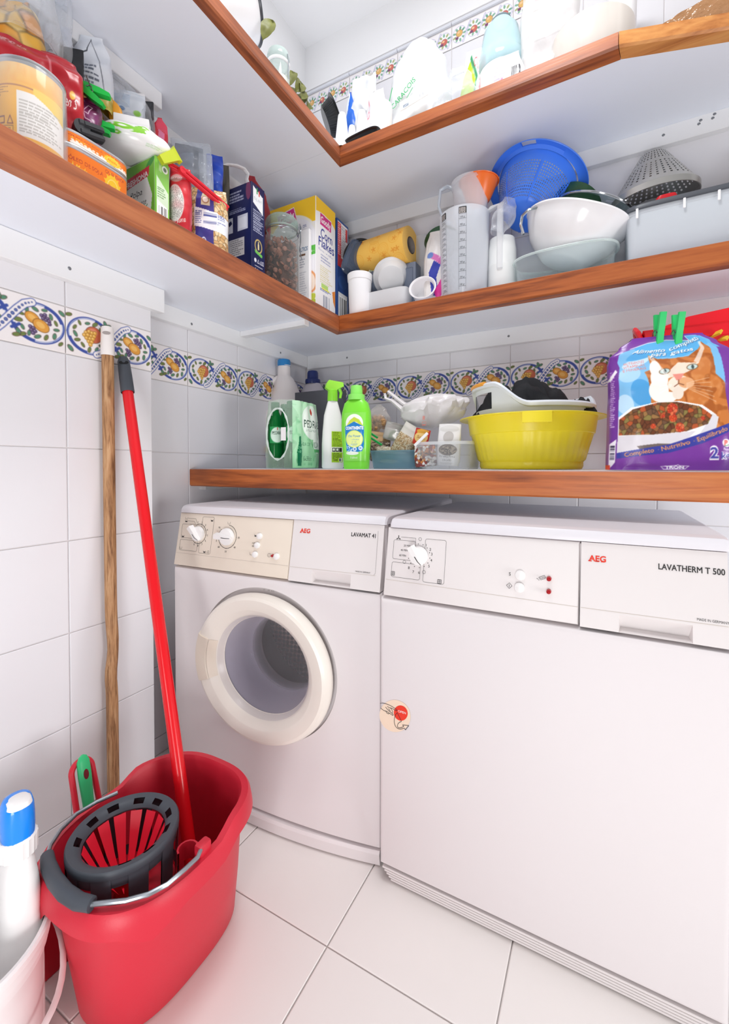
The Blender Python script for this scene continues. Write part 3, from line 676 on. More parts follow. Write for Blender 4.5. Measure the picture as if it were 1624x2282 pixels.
# ---- tumble dryer
td = thing('tumble_dryer', 'white tumble dryer with a plain flat door standing right of the washing machine', 'tumble dryer', (.77, -.80, 0))
Y0, Y1 = .004, .580
part('cabinet', B().box(Y0+.002, Y1, .03, .52, .035, .745, .006, 2), ENAMEL, td)
dp = plain_panel(.0005, .5855, .036, .6035, -.004, .045, .010)
part('door', dp, ENAMEL, td, 28)
gr = B().box(.026, .58, .010, .3, .0, .034)
part('kick_grille', gr, mat('grille_back', '#6f6560', .6), td)
for k in range(5):
    z = .0050+.0064*k; y = .0035-.0014*k
    part('slat', B().box(.0240-.0042*k, .584, y, .014, z-.0021, z+.0021, .0008, 1), PANEL, td)
part('control_panel', slope(plain_panel(.006, .3755, ZB+.001, ZT-.001, 0, .022, .004)), PANEL, td, 28)
part('condenser_drawer', slope(drawer_front(.3778, .578, ZB, ZT-.001, .4350, .5335, .6345)), PANEL, td, 28)
part('top_cover', cover(.010, .583, .024, .50, ZT+.0005, .770), COVER, td, 30)
part('panel_line', slope(stroke(stroke(B(), [(.010, .6410), (.3745, .6380)], .0008, -.0003), [(.379, .6380), (.577, .6390)], .0008, -.0003)), mat('panel_groove'), td)
lt = B()
rr(lt, .022, .0715, .684, .7235, .004, .0005, yp); rr(lt, .092, .1365, .6453, .7303, .004, .0005, yp); rr(lt, .0215, .0855, .6475, .6780, .004, .0005, yp)
stroke(lt, [(.038, .7297), (.071, .7297), (.071, .721)], .0005, yp)
for k, (s_, x, z) in enumerate((('1', .0945, .7160), ('2', .1038, .7085), ('3', .1075, .6995), ('4', .1075, .6875), ('5', .1033, .6758), ('6', .0831, .6610), ('7', .0706, .6610), ('8', .0602, .6680))):
    lettering(lt, s_, x, z-.001, .0052, y=yp, center=True)
for k in range(13):
    a = math.radians(98-26*k)
    if not 150 < (math.degrees(a) % 360) < 178: disc(lt, .0806+.0235*math.cos(a), .6955+.0235*math.sin(a), .0009, yp)
lettering(lt, '20 MIN', .0455, .7110, .0040, .0150, y=yp); lettering(lt, '40 MIN', .0395, .7015, .0040, .0150, y=yp); lettering(lt, '60 MIN', .0370, .6908, .0040, .0150, y=yp)
for x, z in ((.0806, .7285), (.0495, .6800), (.0935, .6645)): rr(lt, x-.0034, x+.0034, z-.0034, z+.0034, .0034, .0005, yp)
for x, z in ((.0255, .6545), (.1270, .6500)): rr(lt, x-.0042, x+.0042, z-.0042, z+.0042, .0012, .0009, yp); rr(lt, x-.0026, x+.0026, z-.0026, z+.0026, .0026, .0006, yp); disc(lt, x, z, .0009, yp)
for a in (90, 210, 330): stroke(lt, [(.0325, .7275), (.0325+.0045*math.cos(math.radians(a)), .7275+.0045*math.sin(math.radians(a)))], .0012, yp); disc(lt, .0325+.0038*math.cos(math.radians(a)), .7275+.0038*math.sin(math.radians(a)), .0012, yp)
lettering(lt, 'S', .2588, .6770, .0058, y=yp); stroke(lt, [(.2602, .6640), (.2652, .6590), (.2602, .6540), (.2552, .6590), (.2602, .6640)], .00055, yp); stroke(lt, [(.2602, .6568), (.2602, .6612)], .0008, yp)
stroke(lt, [(.3105, .6795), (.3195, .6840), (.3225, .6800), (.3140, .6755), (.3105, .6795)], .00055, yp); stroke(lt, [(.3125, .6785), (.3165, .6790), (.3175, .6810), (.321, .6805)], .00055, yp)
for k in range(3): disc(lt, .3075+.0016*k, .6775-.0012*k, .0006, yp)
[lettering(lt, 'LAVATHERM T 500', .4897+dx, .7130+dz, .0090, .0845, y=yp-.00005*k) for k, (dx, dz) in enumerate(((0, 0), (.0004, 0), (.0002, .0003)))]; lettering(lt, 'MADE IN GERMANY', .539, .6425, .0036, .0390, y=yp, bold=.0)
part('panel_lettering', slope(lt), INK, td)
SERIF = B(); lettering(SERIF, 'AEG', .3895, .7165, .0092, .0262, y=yp, bold=.03)
for x in (.3895, .4000, .4088): stroke(SERIF, [(x-.0006, .7165), (x+.0048, .7165)], .0016, yp)
part('brand_lettering', slope(SERIF), RED_INK, td)
knob(td, .0806, .6955, .0190, math.radians(-55), 'white timer knob with its thin end pointing down to the right')
for x, z in ((.2787, .6796), (.2782, .6579)): button(td, x, z, .0092)
for x, z in ((.3276, .6794), (.3278, .6577)): button(td, x, z, .0042, 'indicator_lamp', LED)
# sticker on the dryer door
sc_, sz_ = .0366, .3625
def E(px, pz): return (.0024+(px-300)*.0000628, sz_+(960-pz)*.0000563)
YS = -.0046
st = part('open_sticker', B().add([(sc_+.0342*math.cos(t)*1.0+.008*math.sin(t), YS, sz_+.0345*math.sin(t)) for t in [2*math.pi*k/40 for k in range(40)]], [tuple(range(40))]), mat('sticker_beige', '#ead3bd', .5), td, label='beige oval sticker with a pointing hand')
part('sticker_dot', B().add([(.0500+.0152*math.cos(t)+.003*math.sin(t), YS-.0002, .3722+.0162*math.sin(t)) for t in [2*math.pi*k/32 for k in range(32)]], [tuple(range(32))]), RED_INK, st)
lt = B()
def stroke_px(P, w=.0010): stroke(lt, [E(*q) for q in P], w, YS-.0005)
stroke_px([(305, 640), (420, 605), (560, 598), (700, 622), (800, 655), (900, 690), (930, 715), (925, 748), (860, 742), (760, 705), (640, 705), (570, 685)])
stroke_px([(330, 818), (400, 855), (470, 878), (540, 870), (610, 895), (680, 925), (760, 958), (790, 950), (785, 915), (740, 885), (640, 835), (560, 775), (510, 722)])
stroke_px([(690, 705), (740, 760), (772, 820), (755, 880)]); stroke_px([(620, 750), (690, 830)]); stroke_px([(520, 885), (560, 935), (610, 950), (650, 930)])
stroke_px([(935, 805), (865, 920), (835, 1060), (830, 1180), (850, 1290), (900, 1360), (960, 1392), (1040, 1385), (1120, 1345), (1190, 1300), (1225, 1355), (1345, 1160), (1125, 1200), (1170, 1245), (1090, 1310), (1000, 1352), (950, 1340), (945, 1270), (975, 1190), (1030, 1130), (1090, 1085), (935, 805)])
part('sticker_drawing', lt, INK, st)
part('sticker_lettering', lettering(B(), 'OPEN', *E(965, 775), .0046, .0175, y=YS-.0006), mat('white_ink', '#f6ece8', .5), st)
# ------------------------------------------------------------------ worktop things
def lerp_tab(tab, t):
    for (a, va), (b, vb) in zip(tab[:-1], tab[1:]):
        if t <= b: q = (t-a)/(b-a) if b > a else 0; q = q*q*(3-2*q); return va+(vb-va)*q
    return tab[-1][1]
def sack_fn(w, h, d, A, D, amp=.004, freq=22, seed=0, side=-1, p=2.5, lean=None, ridge=.0):
    """half of a soft packet: x in 0..w, y in 0..h -> point (front faces -y); A, D = tables of half width and depth factors over the height"""
    off = Vector((seed*7.3, seed*3.1, seed*1.7))
    def fn(x, y):
        u = max(-1, min(1, 2*x/w-1)); t = max(0, min(1, y/h)); a, dd = lerp_tab(A, t), lerp_tab(D, t)
        X = u*a*w/2; e = max(0, 1-abs(u)**p)**(1/p)
        q = Vector((X, 0, t*h))*freq+off
        n = noise.noise(q)+.5*noise.noise(q*2.1)
        r = 1-abs(noise.noise(q*.8+Vector((4, 9, 2))))*2
        Y = side*(dd*d/2*e+(amp*n+ridge*r)*min(1, e*1.6))
        X += amp*.8*noise.noise(q*.7+Vector((9, 1, 5)))*.8; Z = t*h+amp*.8*noise.noise(q*.7+Vector((1, 8, 3)))*(1 if t > .03 else 0)
        if lean: X, Y = X+lean[0]*t*t, Y+lean[1]*t*t
        return (X, Y, max(Z, 0.0005))
    return fn
def sack(parent, cv, m, w, h, d, A, D, back, nm='front_print', **k):
    """soft packet: painted front and plain back under one parent"""
    sx, sy = w/cv.w, h/cv.h; f = sack_fn(w, h, d, A, D, **k)
    o = part(nm, cv.mesh(nm, lambda x, y: f(x*sx, y*sy), m), parent)
    g = sack_fn(w, h, d, A, D, side=1, **k)
    part('back_film', B().grid(lambda s, t: g(s*w, t*h), 30, 36), back, parent, 60)
    return o
def clear_bag(m, w, h, d, A, D, nu=34, nv=40, **k):
    f, g = sack_fn(w, h, d, A, D, **k), sack_fn(w, h, d, A, D, side=1, **k)
    return B().grid(lambda s, t: f(s*w, t*h), nu, nv).grid(lambda s, t: g(s*w, t*h), nu, nv)
def wx(u, y, v=1000): return float(ay(u, v, y)[0])
def wz(u, v, y): return float(ay(u, v, y)[2])
POUCH_A = [(0, .93), (.1, 1), (.6, 1), (.9, .97), (1, .96)]; POUCH_D = [(0, .9), (.15, 1), (.55, .9), (.85, .35), (1, .04)]
# cat food bag
y = -.535; x0, x1 = wx(1352, y), wx(1622, y); Wb = (x1-x0)/.97; Hb = wz(1500, 748, y)-ZW
c = Cv(1350, 1540, 290, 332, '#7a3a9e')
q = lambda x, y: (x-250, 1990-y)
def pq(pts, col, al=1): c.poly([q(*p) for p in pts], col, al)
c.s = None
pq([(355, 590), (700, 480), (1480, 470), (1560, 1060), (1575, 1500), (340, 1830), (350, 900)], '#7dbbe6')
for i, (x, y_, rx, ry) in enumerate(((480, 900, 130, 90), (600, 1120, 120, 160), (420, 1250, 90, 120), (560, 760, 160, 50), (700, 640, 260, 60))): c.ell(*q(x, y_), rx, ry, ('#a9d2f0', '#4f9fd8', '#bcdcf2', '#c8e2f4', '#5aa7de')[i], .3)
c.poly([q(*p) for p in ((430, 560), (800, 500), (1480, 480), (1500, 560), (1080, 730), (800, 720), (600, 660))], '#59aee4')
cat = [(690, 680), (800, 735), (960, 745), (1130, 735), (1240, 660), (1370, 560), (1390, 740), (1400, 960), (1490, 1050), (1560, 1150), (1575, 1520), (1100, 1640), (700, 1400), (700, 1180), (680, 980), (650, 880), (740, 850)]
pq(cat, '#c9793c'); m_cat = c.inside([q(*p) for p in cat])
N1 = c.noisy(1, 40, 3); N2 = c.noisy(1, 95, 5)
st_ = np.clip((np.sin((c.X*.9+c.Y*.55)/34+N2*7+N1*2)-.25)*1.2, 0, .55)*m_cat; c.fill(st_, '#8f4517')
c.fill(np.clip(N1-.55, 0, .4)*m_cat*.9, '#eab27c')
[c.ell(*q(a_, b_), rx_, ry_, '#f5efe8', .1) for a_, b_, rx_, ry_ in ((790, 1110, 110, 130), (800, 980, 95, 130), (770, 860, 60, 110), (880, 1190, 120, 60))]; pq([(790, 830), (900, 900), (1010, 800), (1230, 820), (1150, 900), (1060, 940), (960, 960), (880, 985)], '#f6ece0', .85)
c.ell(*q(1010, 1050), 120, 95, '#f2e2d0'); c.ell(*q(1000, 1150), 60, 70, '#e9dccd'); c.ell(*q(1085, 1040), 90, 60, '#e3a878', -.2)
for ex, ey in ((865, 890), (1160, 865)):
    c.ell(*q(ex, ey), 62, 36, '#6d4a2c', .15); c.ell(*q(ex, ey), 54, 29, '#c3d6d2', .15); c.ell(*q(ex+4, ey), 15, 26, '#3b4a4a')
c.poly([q(*p) for p in ((945, 935), (1070, 935), (1020, 1010), (985, 1010))], '#e58f80'); c.line([q(1005, 1005), q(1005, 1045), q(960, 1075)], 9, '#7c4a34'); c.line([q(1005, 1045), q(1060, 1065)], 9, '#7c4a34')
for a in range(6): c.line([q(1090, 1050+a*9), q(1330+a*14, 1000+a*52)], 4, '#f6e6d2', .8)
for a in range(3): c.line([q(930, 1050+a*9), q(800, 1060+a*40)], 4, '#ffffff', .7)
pq([(1180, 800), (1330, 560), (1362, 560), (1230, 830)], '#f2ede8', .7); pq([(690, 690), (740, 690), (920, 960), (890, 975)], '#f2ece6', .6)
pq([(340, 1400), (480, 1290), (800, 1235), (1000, 1235), (1250, 1290), (1400, 1400), (1390, 1500), (1250, 1620), (900, 1760), (340, 1810)], '#f3f3f6')
pq([(1355, 1380), (1420, 1420), (1380, 1560), (1180, 1650)], '#d9d7dd'); pq([(340, 1610), (700, 1590), (1180, 1560), (1050, 1680), (600, 1770), (340, 1800)], '#dcd9df'); pq([(560, 1720), (800, 1690), (960, 1690), (880, 1730), (600, 1760)], '#6f625f')
kib = [(356, 1420), (500, 1310), (780, 1245), (980, 1245), (1220, 1300), (1350, 1400), (1300, 1490), (1080, 1560), (700, 1600), (356, 1600)]
c.blotch(c.inside([q(*p) for p in kib]), ['#7a4a2c', '#8f5f38', '#6b3c25', '#9a7244', '#8a7a44', '#b4572f', '#70503a'], 50, 2)
for kx, ky, kr in ((930, 1320, 60), (935, 1420, 45), (1010, 1520, 50), (830, 1400, 20), (1250, 1430, 25), (720, 1510, 30)): c.blotch(((c.X-q(kx, ky)[0])**2+(c.Y-q(kx, ky)[1])**2 < kr**2), ['#d8502c', '#c83f2a', '#e0714a'], 30, 7)
pq([(335, 1795), (900, 1700), (1250, 1580), (1590, 1465), (1590, 1545), (1250, 1690), (900, 1790), (335, 1858)], '#3a3f9c')
def band_text(s_, x, y_, h, ang, col, w): c.text(s_, *q(x, y_), h, col, w=w, bold=.012, ang=ang)
band_text('Completo', 430, 1838, 46, .17, '#f0a060', 325); band_text('·', 795, 1778, 46, .2, '#f0a060', 9); band_text('Nutritivo', 832, 1770, 46, .26, '#f0a060', 305); band_text('·', 1166, 1688, 46, .3, '#f0a060', 9); band_text('Equilibrado', 1205, 1672, 46, .36, '#f0a060', 330)
for s_, x, y_, w, a in (('Alimento', 505, 650, 375, -.02), ('completo', 930, 655, 470, .28)): c.text(s_, *q(x+5, y_+6), 46, '#2d5a96', w=w, bold=.02, ang=a, shear=.15); c.text(s_, *q(x, y_), 46, '#fbf9f2', w=w, bold=.015, ang=a, shear=.15)
for s_, x, y_, w, a in (('para', 722, 700, 170, .0), ('gatos', 935, 702, 265, .12)): c.text(s_, *q(x+5, y_+6), 42, '#2d5a96', w=w, bold=.02, ang=a, shear=.15); c.text(s_, *q(x, y_), 42, '#fbf9f2', w=w, bold=.015, ang=a, shear=.15)
for i, (s_, w) in enumerate((('NUTRIENTES', 200), ('VITAMINAS', 215), ('E MINERAIS', 235))): c.text(s_, *q(430-i*8, 785+i*42), 31, '#e0786e', w=w+25, ang=.09)
pq([(250, 660), (330, 670), (380, 800), (350, 950), (340, 1990), (250, 1990)], '#6d2f92'); pq([(1440, 470), (1600, 470), (1600, 1990), (1575, 1990), (1560, 1500), (1500, 1050)], '#7a3f9e'); pq([(1440, 480), (1490, 480), (1500, 640), (1450, 640)], '#6cb2e4')
pq([(300, 640), (420, 545), (760, 470), (1010, 450), (1230, 470), (1220, 535), (900, 505), (600, 530), (420, 600)], '#7d3f9c', .9); c.line([q(420, 585), q(640, 525), q(900, 508), q(1220, 538), q(1228, 480)], 9, '#f4f2f6')
c.poly([q(*p) for p in ((262, 1690), (330, 1640), (325, 1900), (262, 1985))], '#e9e6ee'); c.bars(15, 110, 70, 290, 5, '#3a3550', '#e9e6ee', False); c.para(10, 480, 60, 1150, 30, '#d9c6e6', 4); c.poly([q(*p) for p in ((240, 940), (330, 820), (350, 850), (262, 960))], '#e7e4ea'); c.rect(0, 0, 24, 60, '#d8362f')
c.text('2', *q(1325, 1855), 125, '#f6f4fa', bold=.09, w=95); c.text('2', *q(1330, 1850), 116, '#4a4aa6', bold=.02, w=84); c.text('kg', *q(1442, 1858), 72, '#f6f4fa', bold=.09, w=100); c.text('kg', *q(1446, 1854), 68, '#4a4aa6', bold=.02, w=90)
c.text('Peso', *q(1465, 1765), 26, '#efe9f4', w=62, ang=-.1, bold=.02); c.text('Líquido', *q(1475, 1795), 22, '#efe9f4', w=90, ang=-.15, bold=.02)
c.ell(*q(1497, 1690), 48, 40, '#f3f0f2', -.6); c.text('P', *q(1472, 1715), 52, '#d8463c', w=36, bold=.06); c.line([q(1475, 1722), q(1520, 1712)], 8, '#3f8f5a')
c.line([q(820, 1942), q(985, 1928), q(1000, 1920), q(1015, 1932), q(1112, 1938), q(1070, 1975), q(850, 1978), q(820, 1942)], 7, '#f4f2f6'); c.text('TRON', *q(862, 1970), 34, '#f4f2f6', w=200, bold=.06)
c.soft()
cb = thing('cat_food_bag', 'purple and blue cat food bag printed with a ginger cat, closed by green pegs', 'pet food bag', ((x0+x1)/2, y+.0, ZW+.0008), (0, 0, math.radians(7)))
CA = [(0, 1.0), (.1, 1.0), (.55, .97), (.8, 1.0), (.86, .97), (.93, .8), (1, .58)]; CD = [(0, 1.0), (.2, 1.05), (.6, .85), (.85, .40), (1, .05)]
sack(cb, c, print_mat('foil'), Wb, Hb, .10, CA, CD, mat('purple_film', '#6d2f92', .3, bump=(45, .4)), seed=3, amp=.0035, freq=16, p=4.5, ridge=.0022)
G_PEG = mat('green_peg', '#2fc46c', .35); PEGWIRE = mat('peg_spring', '#6b6b66', .35, .8)
def peg(nm, label, M, m, L=.072, w=.010, group='green pegs closing the cat food bag', cat='clothes peg'):
    """spring peg, standing: jaws down, arms up; two arms and a wire spring"""
    t = thing(nm, label, cat, M=M, group=group)
    for s in (-1, 1):
        pr = [(0, .0015), (.5*L, .004), (.56*L, .0055), (L, .0105)]
        o = B().loft([[(-w/2, s*(yy-.0015), z), (w/2, s*(yy-.0015), z), (w/2, s*(yy+.0042), z), (-w/2, s*(yy+.0042), z)] for z, yy in pr])
        part('arm', o, m, t, 20)
    part('spring', B().tube([(-.009+.0012*k, .0055*math.cos(k*1.57), .5*L+.0055*math.sin(k*1.57)) for k in range(16)], .0009, 6).tube([(-.009, .005, .5*L), (-.0075, .0095, .40*L), (.0075, .0095, .40*L)], .0009, 6), PEGWIRE, t)
    return t
for u, v, nm in ((1466, 783, 'left one of the two green pegs on top of the cat food bag'), (1507, 783, 'right one of the two green pegs on top of the cat food bag')):
    p = ay(u, v, y-.004); zt = wz(u, 704, y); peg('clothes_peg', nm, T(p[0], y-.004, p[2]) @ rotm(math.radians(4), 0, math.radians(22)), G_PEG, zt-p[2]+.002, .012)
# red basket behind the cat food bag
RED_P = mat('red_plastic', '#e8202c', .25, spec=.5); RED_D = mat('red_plastic_satin', '#d81f2c', .35)
ybk = -.30; bx0, bx1 = wx(1436, ybk, 730), 1.72; bz1 = wz(1436, 738, ybk); bz0 = ZW+.001
bk = thing('plastic_basket', 'bright red open plastic basket standing behind the cat food bag', 'basket', (0, 0, 0))
wall_h = bz1-bz0
def basket_ring(z, o): return [(bx0+o, -.30+o, z), (bx1, -.30+o, z), (bx1, -.06-o, z), (bx0+o, -.06-o, z)]
part('upper_band', B().loft([basket_ring(bz1-.062, .008), basket_ring(bz1-.002, .0), basket_ring(bz1, -.004), basket_ring(bz1-.006, .004), basket_ring(bz1-.062, .012)], c0=False, c1=False), RED_P, bk, 20)
part('lower_band', B().loft([basket_ring(bz0, .03), basket_ring(bz0+.07, .02), basket_ring(bz0+.07, .024), basket_ring(bz0+.005, .034)], c0=True, c1=True), RED_P, bk, 20)
for k in range(9):
    xb = bx0+.03+.042*k; part('slat', B().box(xb, xb+.019, -.292, -.288, bz0+.066, bz1-.058, .001, 1, M=T(0, 0, 0)), RED_P, bk)
for k in range(4): part('slat', B().box(bx0+.010, bx0+.014, -.27+.055*k, -.25+.055*k, bz0+.066, bz1-.058, .001, 1), RED_P, bk)
part('carry_handle', B().tube([(bx0+.004, -.27, bz1-.035), (bx0-.012, -.26, bz1+.006), (bx0-.016, -.24, bz1+.018), (bx0-.014, -.22, bz1+.010), (bx0+.002, -.20, bz1-.03)], .0105, 10, flat=.7), RED_P, bk)
part('upper_rail', B().loft([[(bx0+.02, -.302, bz1-.002), (bx0+.09, -.302, bz1+.022), (bx0+.20, -.302, bz1+.034), (bx1, -.302, bz1+.040), (bx1, -.302, bz1-.03), (bx0+.02, -.302, bz1-.03)], [(bx0+.02, -.296, bz1-.002), (bx0+.09, -.296, bz1+.022), (bx0+.20, -.296, bz1+.034), (bx1, -.296, bz1+.040), (bx1, -.296, bz1-.03), (bx0+.02, -.296, bz1-.03)]]), RED_P, bk, 20)
rnd = random.Random(5)
PEGC = [('yellow', '#e6c53a'), ('red', '#cf2a2a'), ('blue', '#2a6fc4'), ('white', '#ecebe6'), ('orange', '#e98b2e')]
spots = [(1580, 775), (1600, 788), (1614, 812), (1590, 835), (1612, 850), (1560, 760), (1606, 756), (1618, 776)]
for i, (u, v) in enumerate(spots):
    cn, ch = PEGC[i % 5]; p = ay(u, v, -.24-.012*(i % 3))
    peg('clothes_peg', '%s plastic peg lying %s inside the red basket' % (cn, ['at the top left', 'under the rim', 'at the right edge', 'lowest', 'low at the right', 'high behind the slats', 'topmost', 'beside the top one'][i]), T(*p) @ rotm(rnd.uniform(.6, 2.4), rnd.uniform(-1, 1), rnd.uniform(0, 3)), mat('peg_'+cn, ch, .35), .06, .011, 'loose pegs in the red basket')
p = ay(1609, 804, -.31)
solo('ring_tag', B().lathe([(.006, -.002), (.0115, -.002), (.0115, .002), (.006, .002), (.006, -.002)], 20), mat('teal_plastic', '#2e9fb8', .35), 'small teal plastic ring hanging on the red basket slats', 'ring', M=T(p[0], -.2965, p[2]) @ Matrix.Rotation(math.pi/2, 4, 'X'))
p0_, p1_ = ay(1614, 872, -.52), ay(1640, 1050, -.52)
solo('cardboard_carton', B().box(1.435, 1.52, -.56, -.44, ZW+.0005, wz(1618, 872, -.56), .002, 1), mat('white_card', '#f1eff0', .6), 'plain white carton at the right edge beside the cat food bag', 'box')
# yellow tub with a laundry basket inside
yt = -.335; xt = wx(1180, yt); R1 = (wx(1343, yt)-wx(1022, yt))/2; R0 = (wx(1296, yt)-wx(1062, yt))/2*.97
z1 = wz(1180, 914, yt-R1); hh = z1-ZW
YEL = mat('yellow_tub_plastic', '#ecd92f', .3, spec=.5, sss=.0)
tub = thing('wash_tub', 'yellow round plastic tub holding a white laundry basket', 'tub', (xt, yt, ZW+.0005))
def flute(a, z): return 1+(.012*max(0, math.sin(a*44))**2 if .12*hh < z < .62*hh else 0)
tp = [(0, .001), (R0*.97, .001), (R0, .008), (R0*.985, .02), (R0*1.03, .026), (R0+(R1*.84-R0)*.5, hh*.42), (R1*.835, hh*.66), (R1*.852, hh*.67), (R1*.885, hh*.975), (R1*.95, hh*.99), (R1, hh*.965), (R1*1.003, hh*.98), (R1*.95, hh), (R1*.865, hh*.985), (R1*.83, hh*.66), (R0*1.0, .03), (0, .006)]
dens = []
for (ra, za), (rb, zb) in zip(tp[:-1], tp[1:]):
    n_ = 6 if abs(zb-za) > .05 else 1
    dens += [(ra+(rb-ra)*k/n_, za+(zb-za)*k/n_) for k in range(n_)]
dens.append(tp[-1])
part('shell', B().lathe(dens, 176, fn=flute), YEL, tub, 40)
for a0 in (-math.pi/2+.22, math.pi/2):
    g_ = B(); aa = [a0-.17+.34*k/8 for k in range(9)]
    prof = [(R1*.90, hh*.975), (R1*1.015, hh*.985), (R1*1.03, hh*.97), (R1*1.03, hh*.80), (R1*1.02, hh*.79)]
    g_.loft([[(r*math.cos(a), r*math.sin(a), z) for r, z in prof] for a in aa], closed=False, c0=False, c1=False)
    for a in (aa[0], aa[-1]): g_.add([(r*math.cos(a), r*math.sin(a), z) for r, z in prof]+[(R1*.88*math.cos(a), R1*.88*math.sin(a), hh*.8)], [(0, 1, 2, 3, 4, 5)])
    part('grip', g_, YEL, tub, 30)
LBK = mat('white_basket_plastic', '#dfe5ec', .3); ORG = mat('orange_grip', '#f0a53a', .35)
lb = thing('laundry_basket', 'translucent white laundry basket with an orange handle sitting in the yellow tub', 'laundry basket', (xt+.002, yt+.004, ZW+.01))
ra, rb = R1*.80, R1*.55
HA = -2.50                                                         # direction of the visible carrying handle (front left)
def arch(a, c_, w): d = abs((a-c_+math.pi) % (2*math.pi)-math.pi)/w; return 0 if d >= 1 else .5+.5*math.cos(math.pi*max(0, (d-.38)/.62))
def lrim(a): return hh*1.035+.012+.058*arch(a, HA, 1.05)+.03*arch(a, HA+math.pi, .6)
NR = 96
def bring(k, z=None, lift=0.0, f=1.0):
    out = []
    for i in range(NR):
        a = 2*math.pi*i/NR; base = hh*1.0; zz_ = z if z is not None else base+(lrim(a)-base)*f+lift
        out.append((ra*k*math.cos(a)*1.03, ra*k*math.sin(a)*.96, zz_))
    return out
lbm = B()
lbm.loft([bring(.70, .004), bring(.80, hh*.5), bring(.93, hh*.93), bring(.945, None, 0, .12), bring(.955, None, 0, .70), bring(.965, None, -.012), bring(1.02, None, -.010), bring(1.035, None, -.002), bring(1.0, None, .003), bring(.955, None, -.004), bring(.945, None, 0, .70), bring(.935, None, 0, .12), bring(.915, hh*.92), bring(.78, hh*.5), bring(.68, .01)], c1=True)
keep = []
for j, f in enumerate(lbm.f):
    row = j//NR; a = 2*math.pi*(j % NR+.5)/NR; d = abs((a-HA+math.pi) % (2*math.pi)-math.pi)
    if row in (3, 10) and d < .36: continue
    keep.append(f)
lbm.f = keep; lbm.mi = [0]*len(keep)
part('basket_shell', lbm, LBK, lb, 40)
hp = [(1.0*ra*1.03*math.cos(a), 1.0*ra*.96*math.sin(a), lrim(a)+.001) for a in [HA-.40+.62*k/14 for k in range(15)]]
part('handle_grip', B().tube(hp, .0085, 10, flat=.75), ORG, lb)
CLO = mat('black_cloth', '#1d1e22', .85, bump=(160, .3))
def cloth(nm, label, cx_, cy_, rx, ry, z0, hgt, seed, seg=40, M=None):
    def fn(s, t):
        a = 2*math.pi*s; r = t; n = noise.noise(Vector((math.cos(a)*r*2.4+seed, math.sin(a)*r*2.4, seed*.7)))
        n2 = noise.noise(Vector((math.cos(a)*r*6+seed, math.sin(a)*r*6, seed*1.7))); k = (1-r**2.6)
        return (cx_+rx*r*math.cos(a)*(1+.22*n), cy_+ry*r*math.sin(a)*(1+.22*n2), z0+hgt*(k+.55*n*k**.5+.30*n2*k**.5))
    return solo(nm, B().grid(fn, seg, 16, wrap=True), CLO, label, 'clothing', sharp=70)
cloth('crumpled_garment', 'black crumpled garment piled high in the laundry basket', xt-.025, yt+.005, .135, .115, ZW+hh*.98, .088, 2.3)
cloth('crumpled_garment', 'black garment corner poking up at the right side of the laundry basket', xt+.125, yt-.01, .04, .05, ZW+hh*1.0, .036, 6.1)
# water bottles in shrink wrap
yk = -.56; pk = np.array([wx(656, yk), yk]); zt = wz(640, 889, yk); hp_ = zt-ZW
PA = math.radians(93); bw, bl = .062, .062
pk_o = thing('bottle_pack', 'shrink-wrapped pack of green water bottles at the left end of the worktop', 'water pack', (0, 0, 0))
pc = Matrix.Translation((pk[0], pk[1], ZW+.0008)) @ Matrix.Rotation(PA, 4, 'Z')     # local: near corner at 0,0; x to the right rear, y to the left rear
place(pk_o, M=pc)
GG = mat('green_bottle_glass', '#148a40', .08, trans=.55, ior=1.3, spec=.6); GCAP = mat('green_cap', '#17613a', .4)
bp_ = [(0, .002), (.020, 0), (.0238, .004), (.0245, .02), (.0235, .07), (.0250, .10), (.024, .125), (.018, .155), (.0115, .172), (.011, .183)]
kz = hp_/.205
for i in range(3):
    for j in range(2):
        o = part('bottle', B().lathe([(r, z*kz) for r, z in bp_], 20, c0=True, c1=True), GG, pk_o, 50, loc=(.028+.051*i, .031+.060*j, .001))
        part('cap', B().lathe([(.0135, .178*kz), (.0135, .197*kz), (.012, .200*kz), (0, .200*kz)], 16), GCAP, o)
        if j == 0 or i == 0:
            cvb = Cv(.06, .05, 36, 30, '#1f8f4c'); cvb.ell(.03, .025, .027, .023, '#cfe6d6'); cvb.text('PEDRAS', .03, .026, .010, '#1f4a38', w=.04, center=True, bold=.02); cvb.rect(.029, .040, .032, .048, '#c43a30')
            part('bottle_label', cvb.mesh('bottle_label', lambda x, y_: (.0253*math.cos(-2.3+x/.029*.9-.9), .0253*math.sin(-2.3+x/.029*.9-.9), .075*kz+y_*kz), print_mat('card')), o)
WRAP = film('shrink_wrap', '#dff2e4', .22, .08, (30, .5))
L_, W_ = .158, .122
def wrap_pt(s, t):
    a = 2*math.pi*s; c_, s_ = math.cos(a), math.sin(a); pw = 5
    x = L_/2*math.copysign(abs(c_)**(2/pw), c_); yy = W_/2*math.copysign(abs(s_)**(2/pw), s_); k = 1-.10*max(0, t-.72)/.28+.02*math.sin(t*6)
    n = noise.noise(Vector((x*30, yy*30, t*7))); bump_ = 1+.025*math.cos(math.pi*2*x/.0525)*(.4+.6*t)
    zz = hp_*t*1.0+.004*n-(.006*(1-math.cos(2*math.pi*(x+.026)/.0525))*.5 if t > .97 else 0)
    return (L_/2+x*k*(1+.012*n), W_/2+yy*k*bump_*(1+.02*n), max(.0004, zz))
wb = B().grid(wrap_pt, 72, 26, wrap=True)
keep = []
for f in wb.f:
    m_ = [sum(wb.v[i][k] for i in f)/len(f) for k in range(3)]
    hole_ = m_[0] < .012 and ((m_[1]-W_/2)/.040)**2+((m_[2]-hp_*.5)/(hp_*.36))**2 < 1
    if not hole_: keep.append(f)
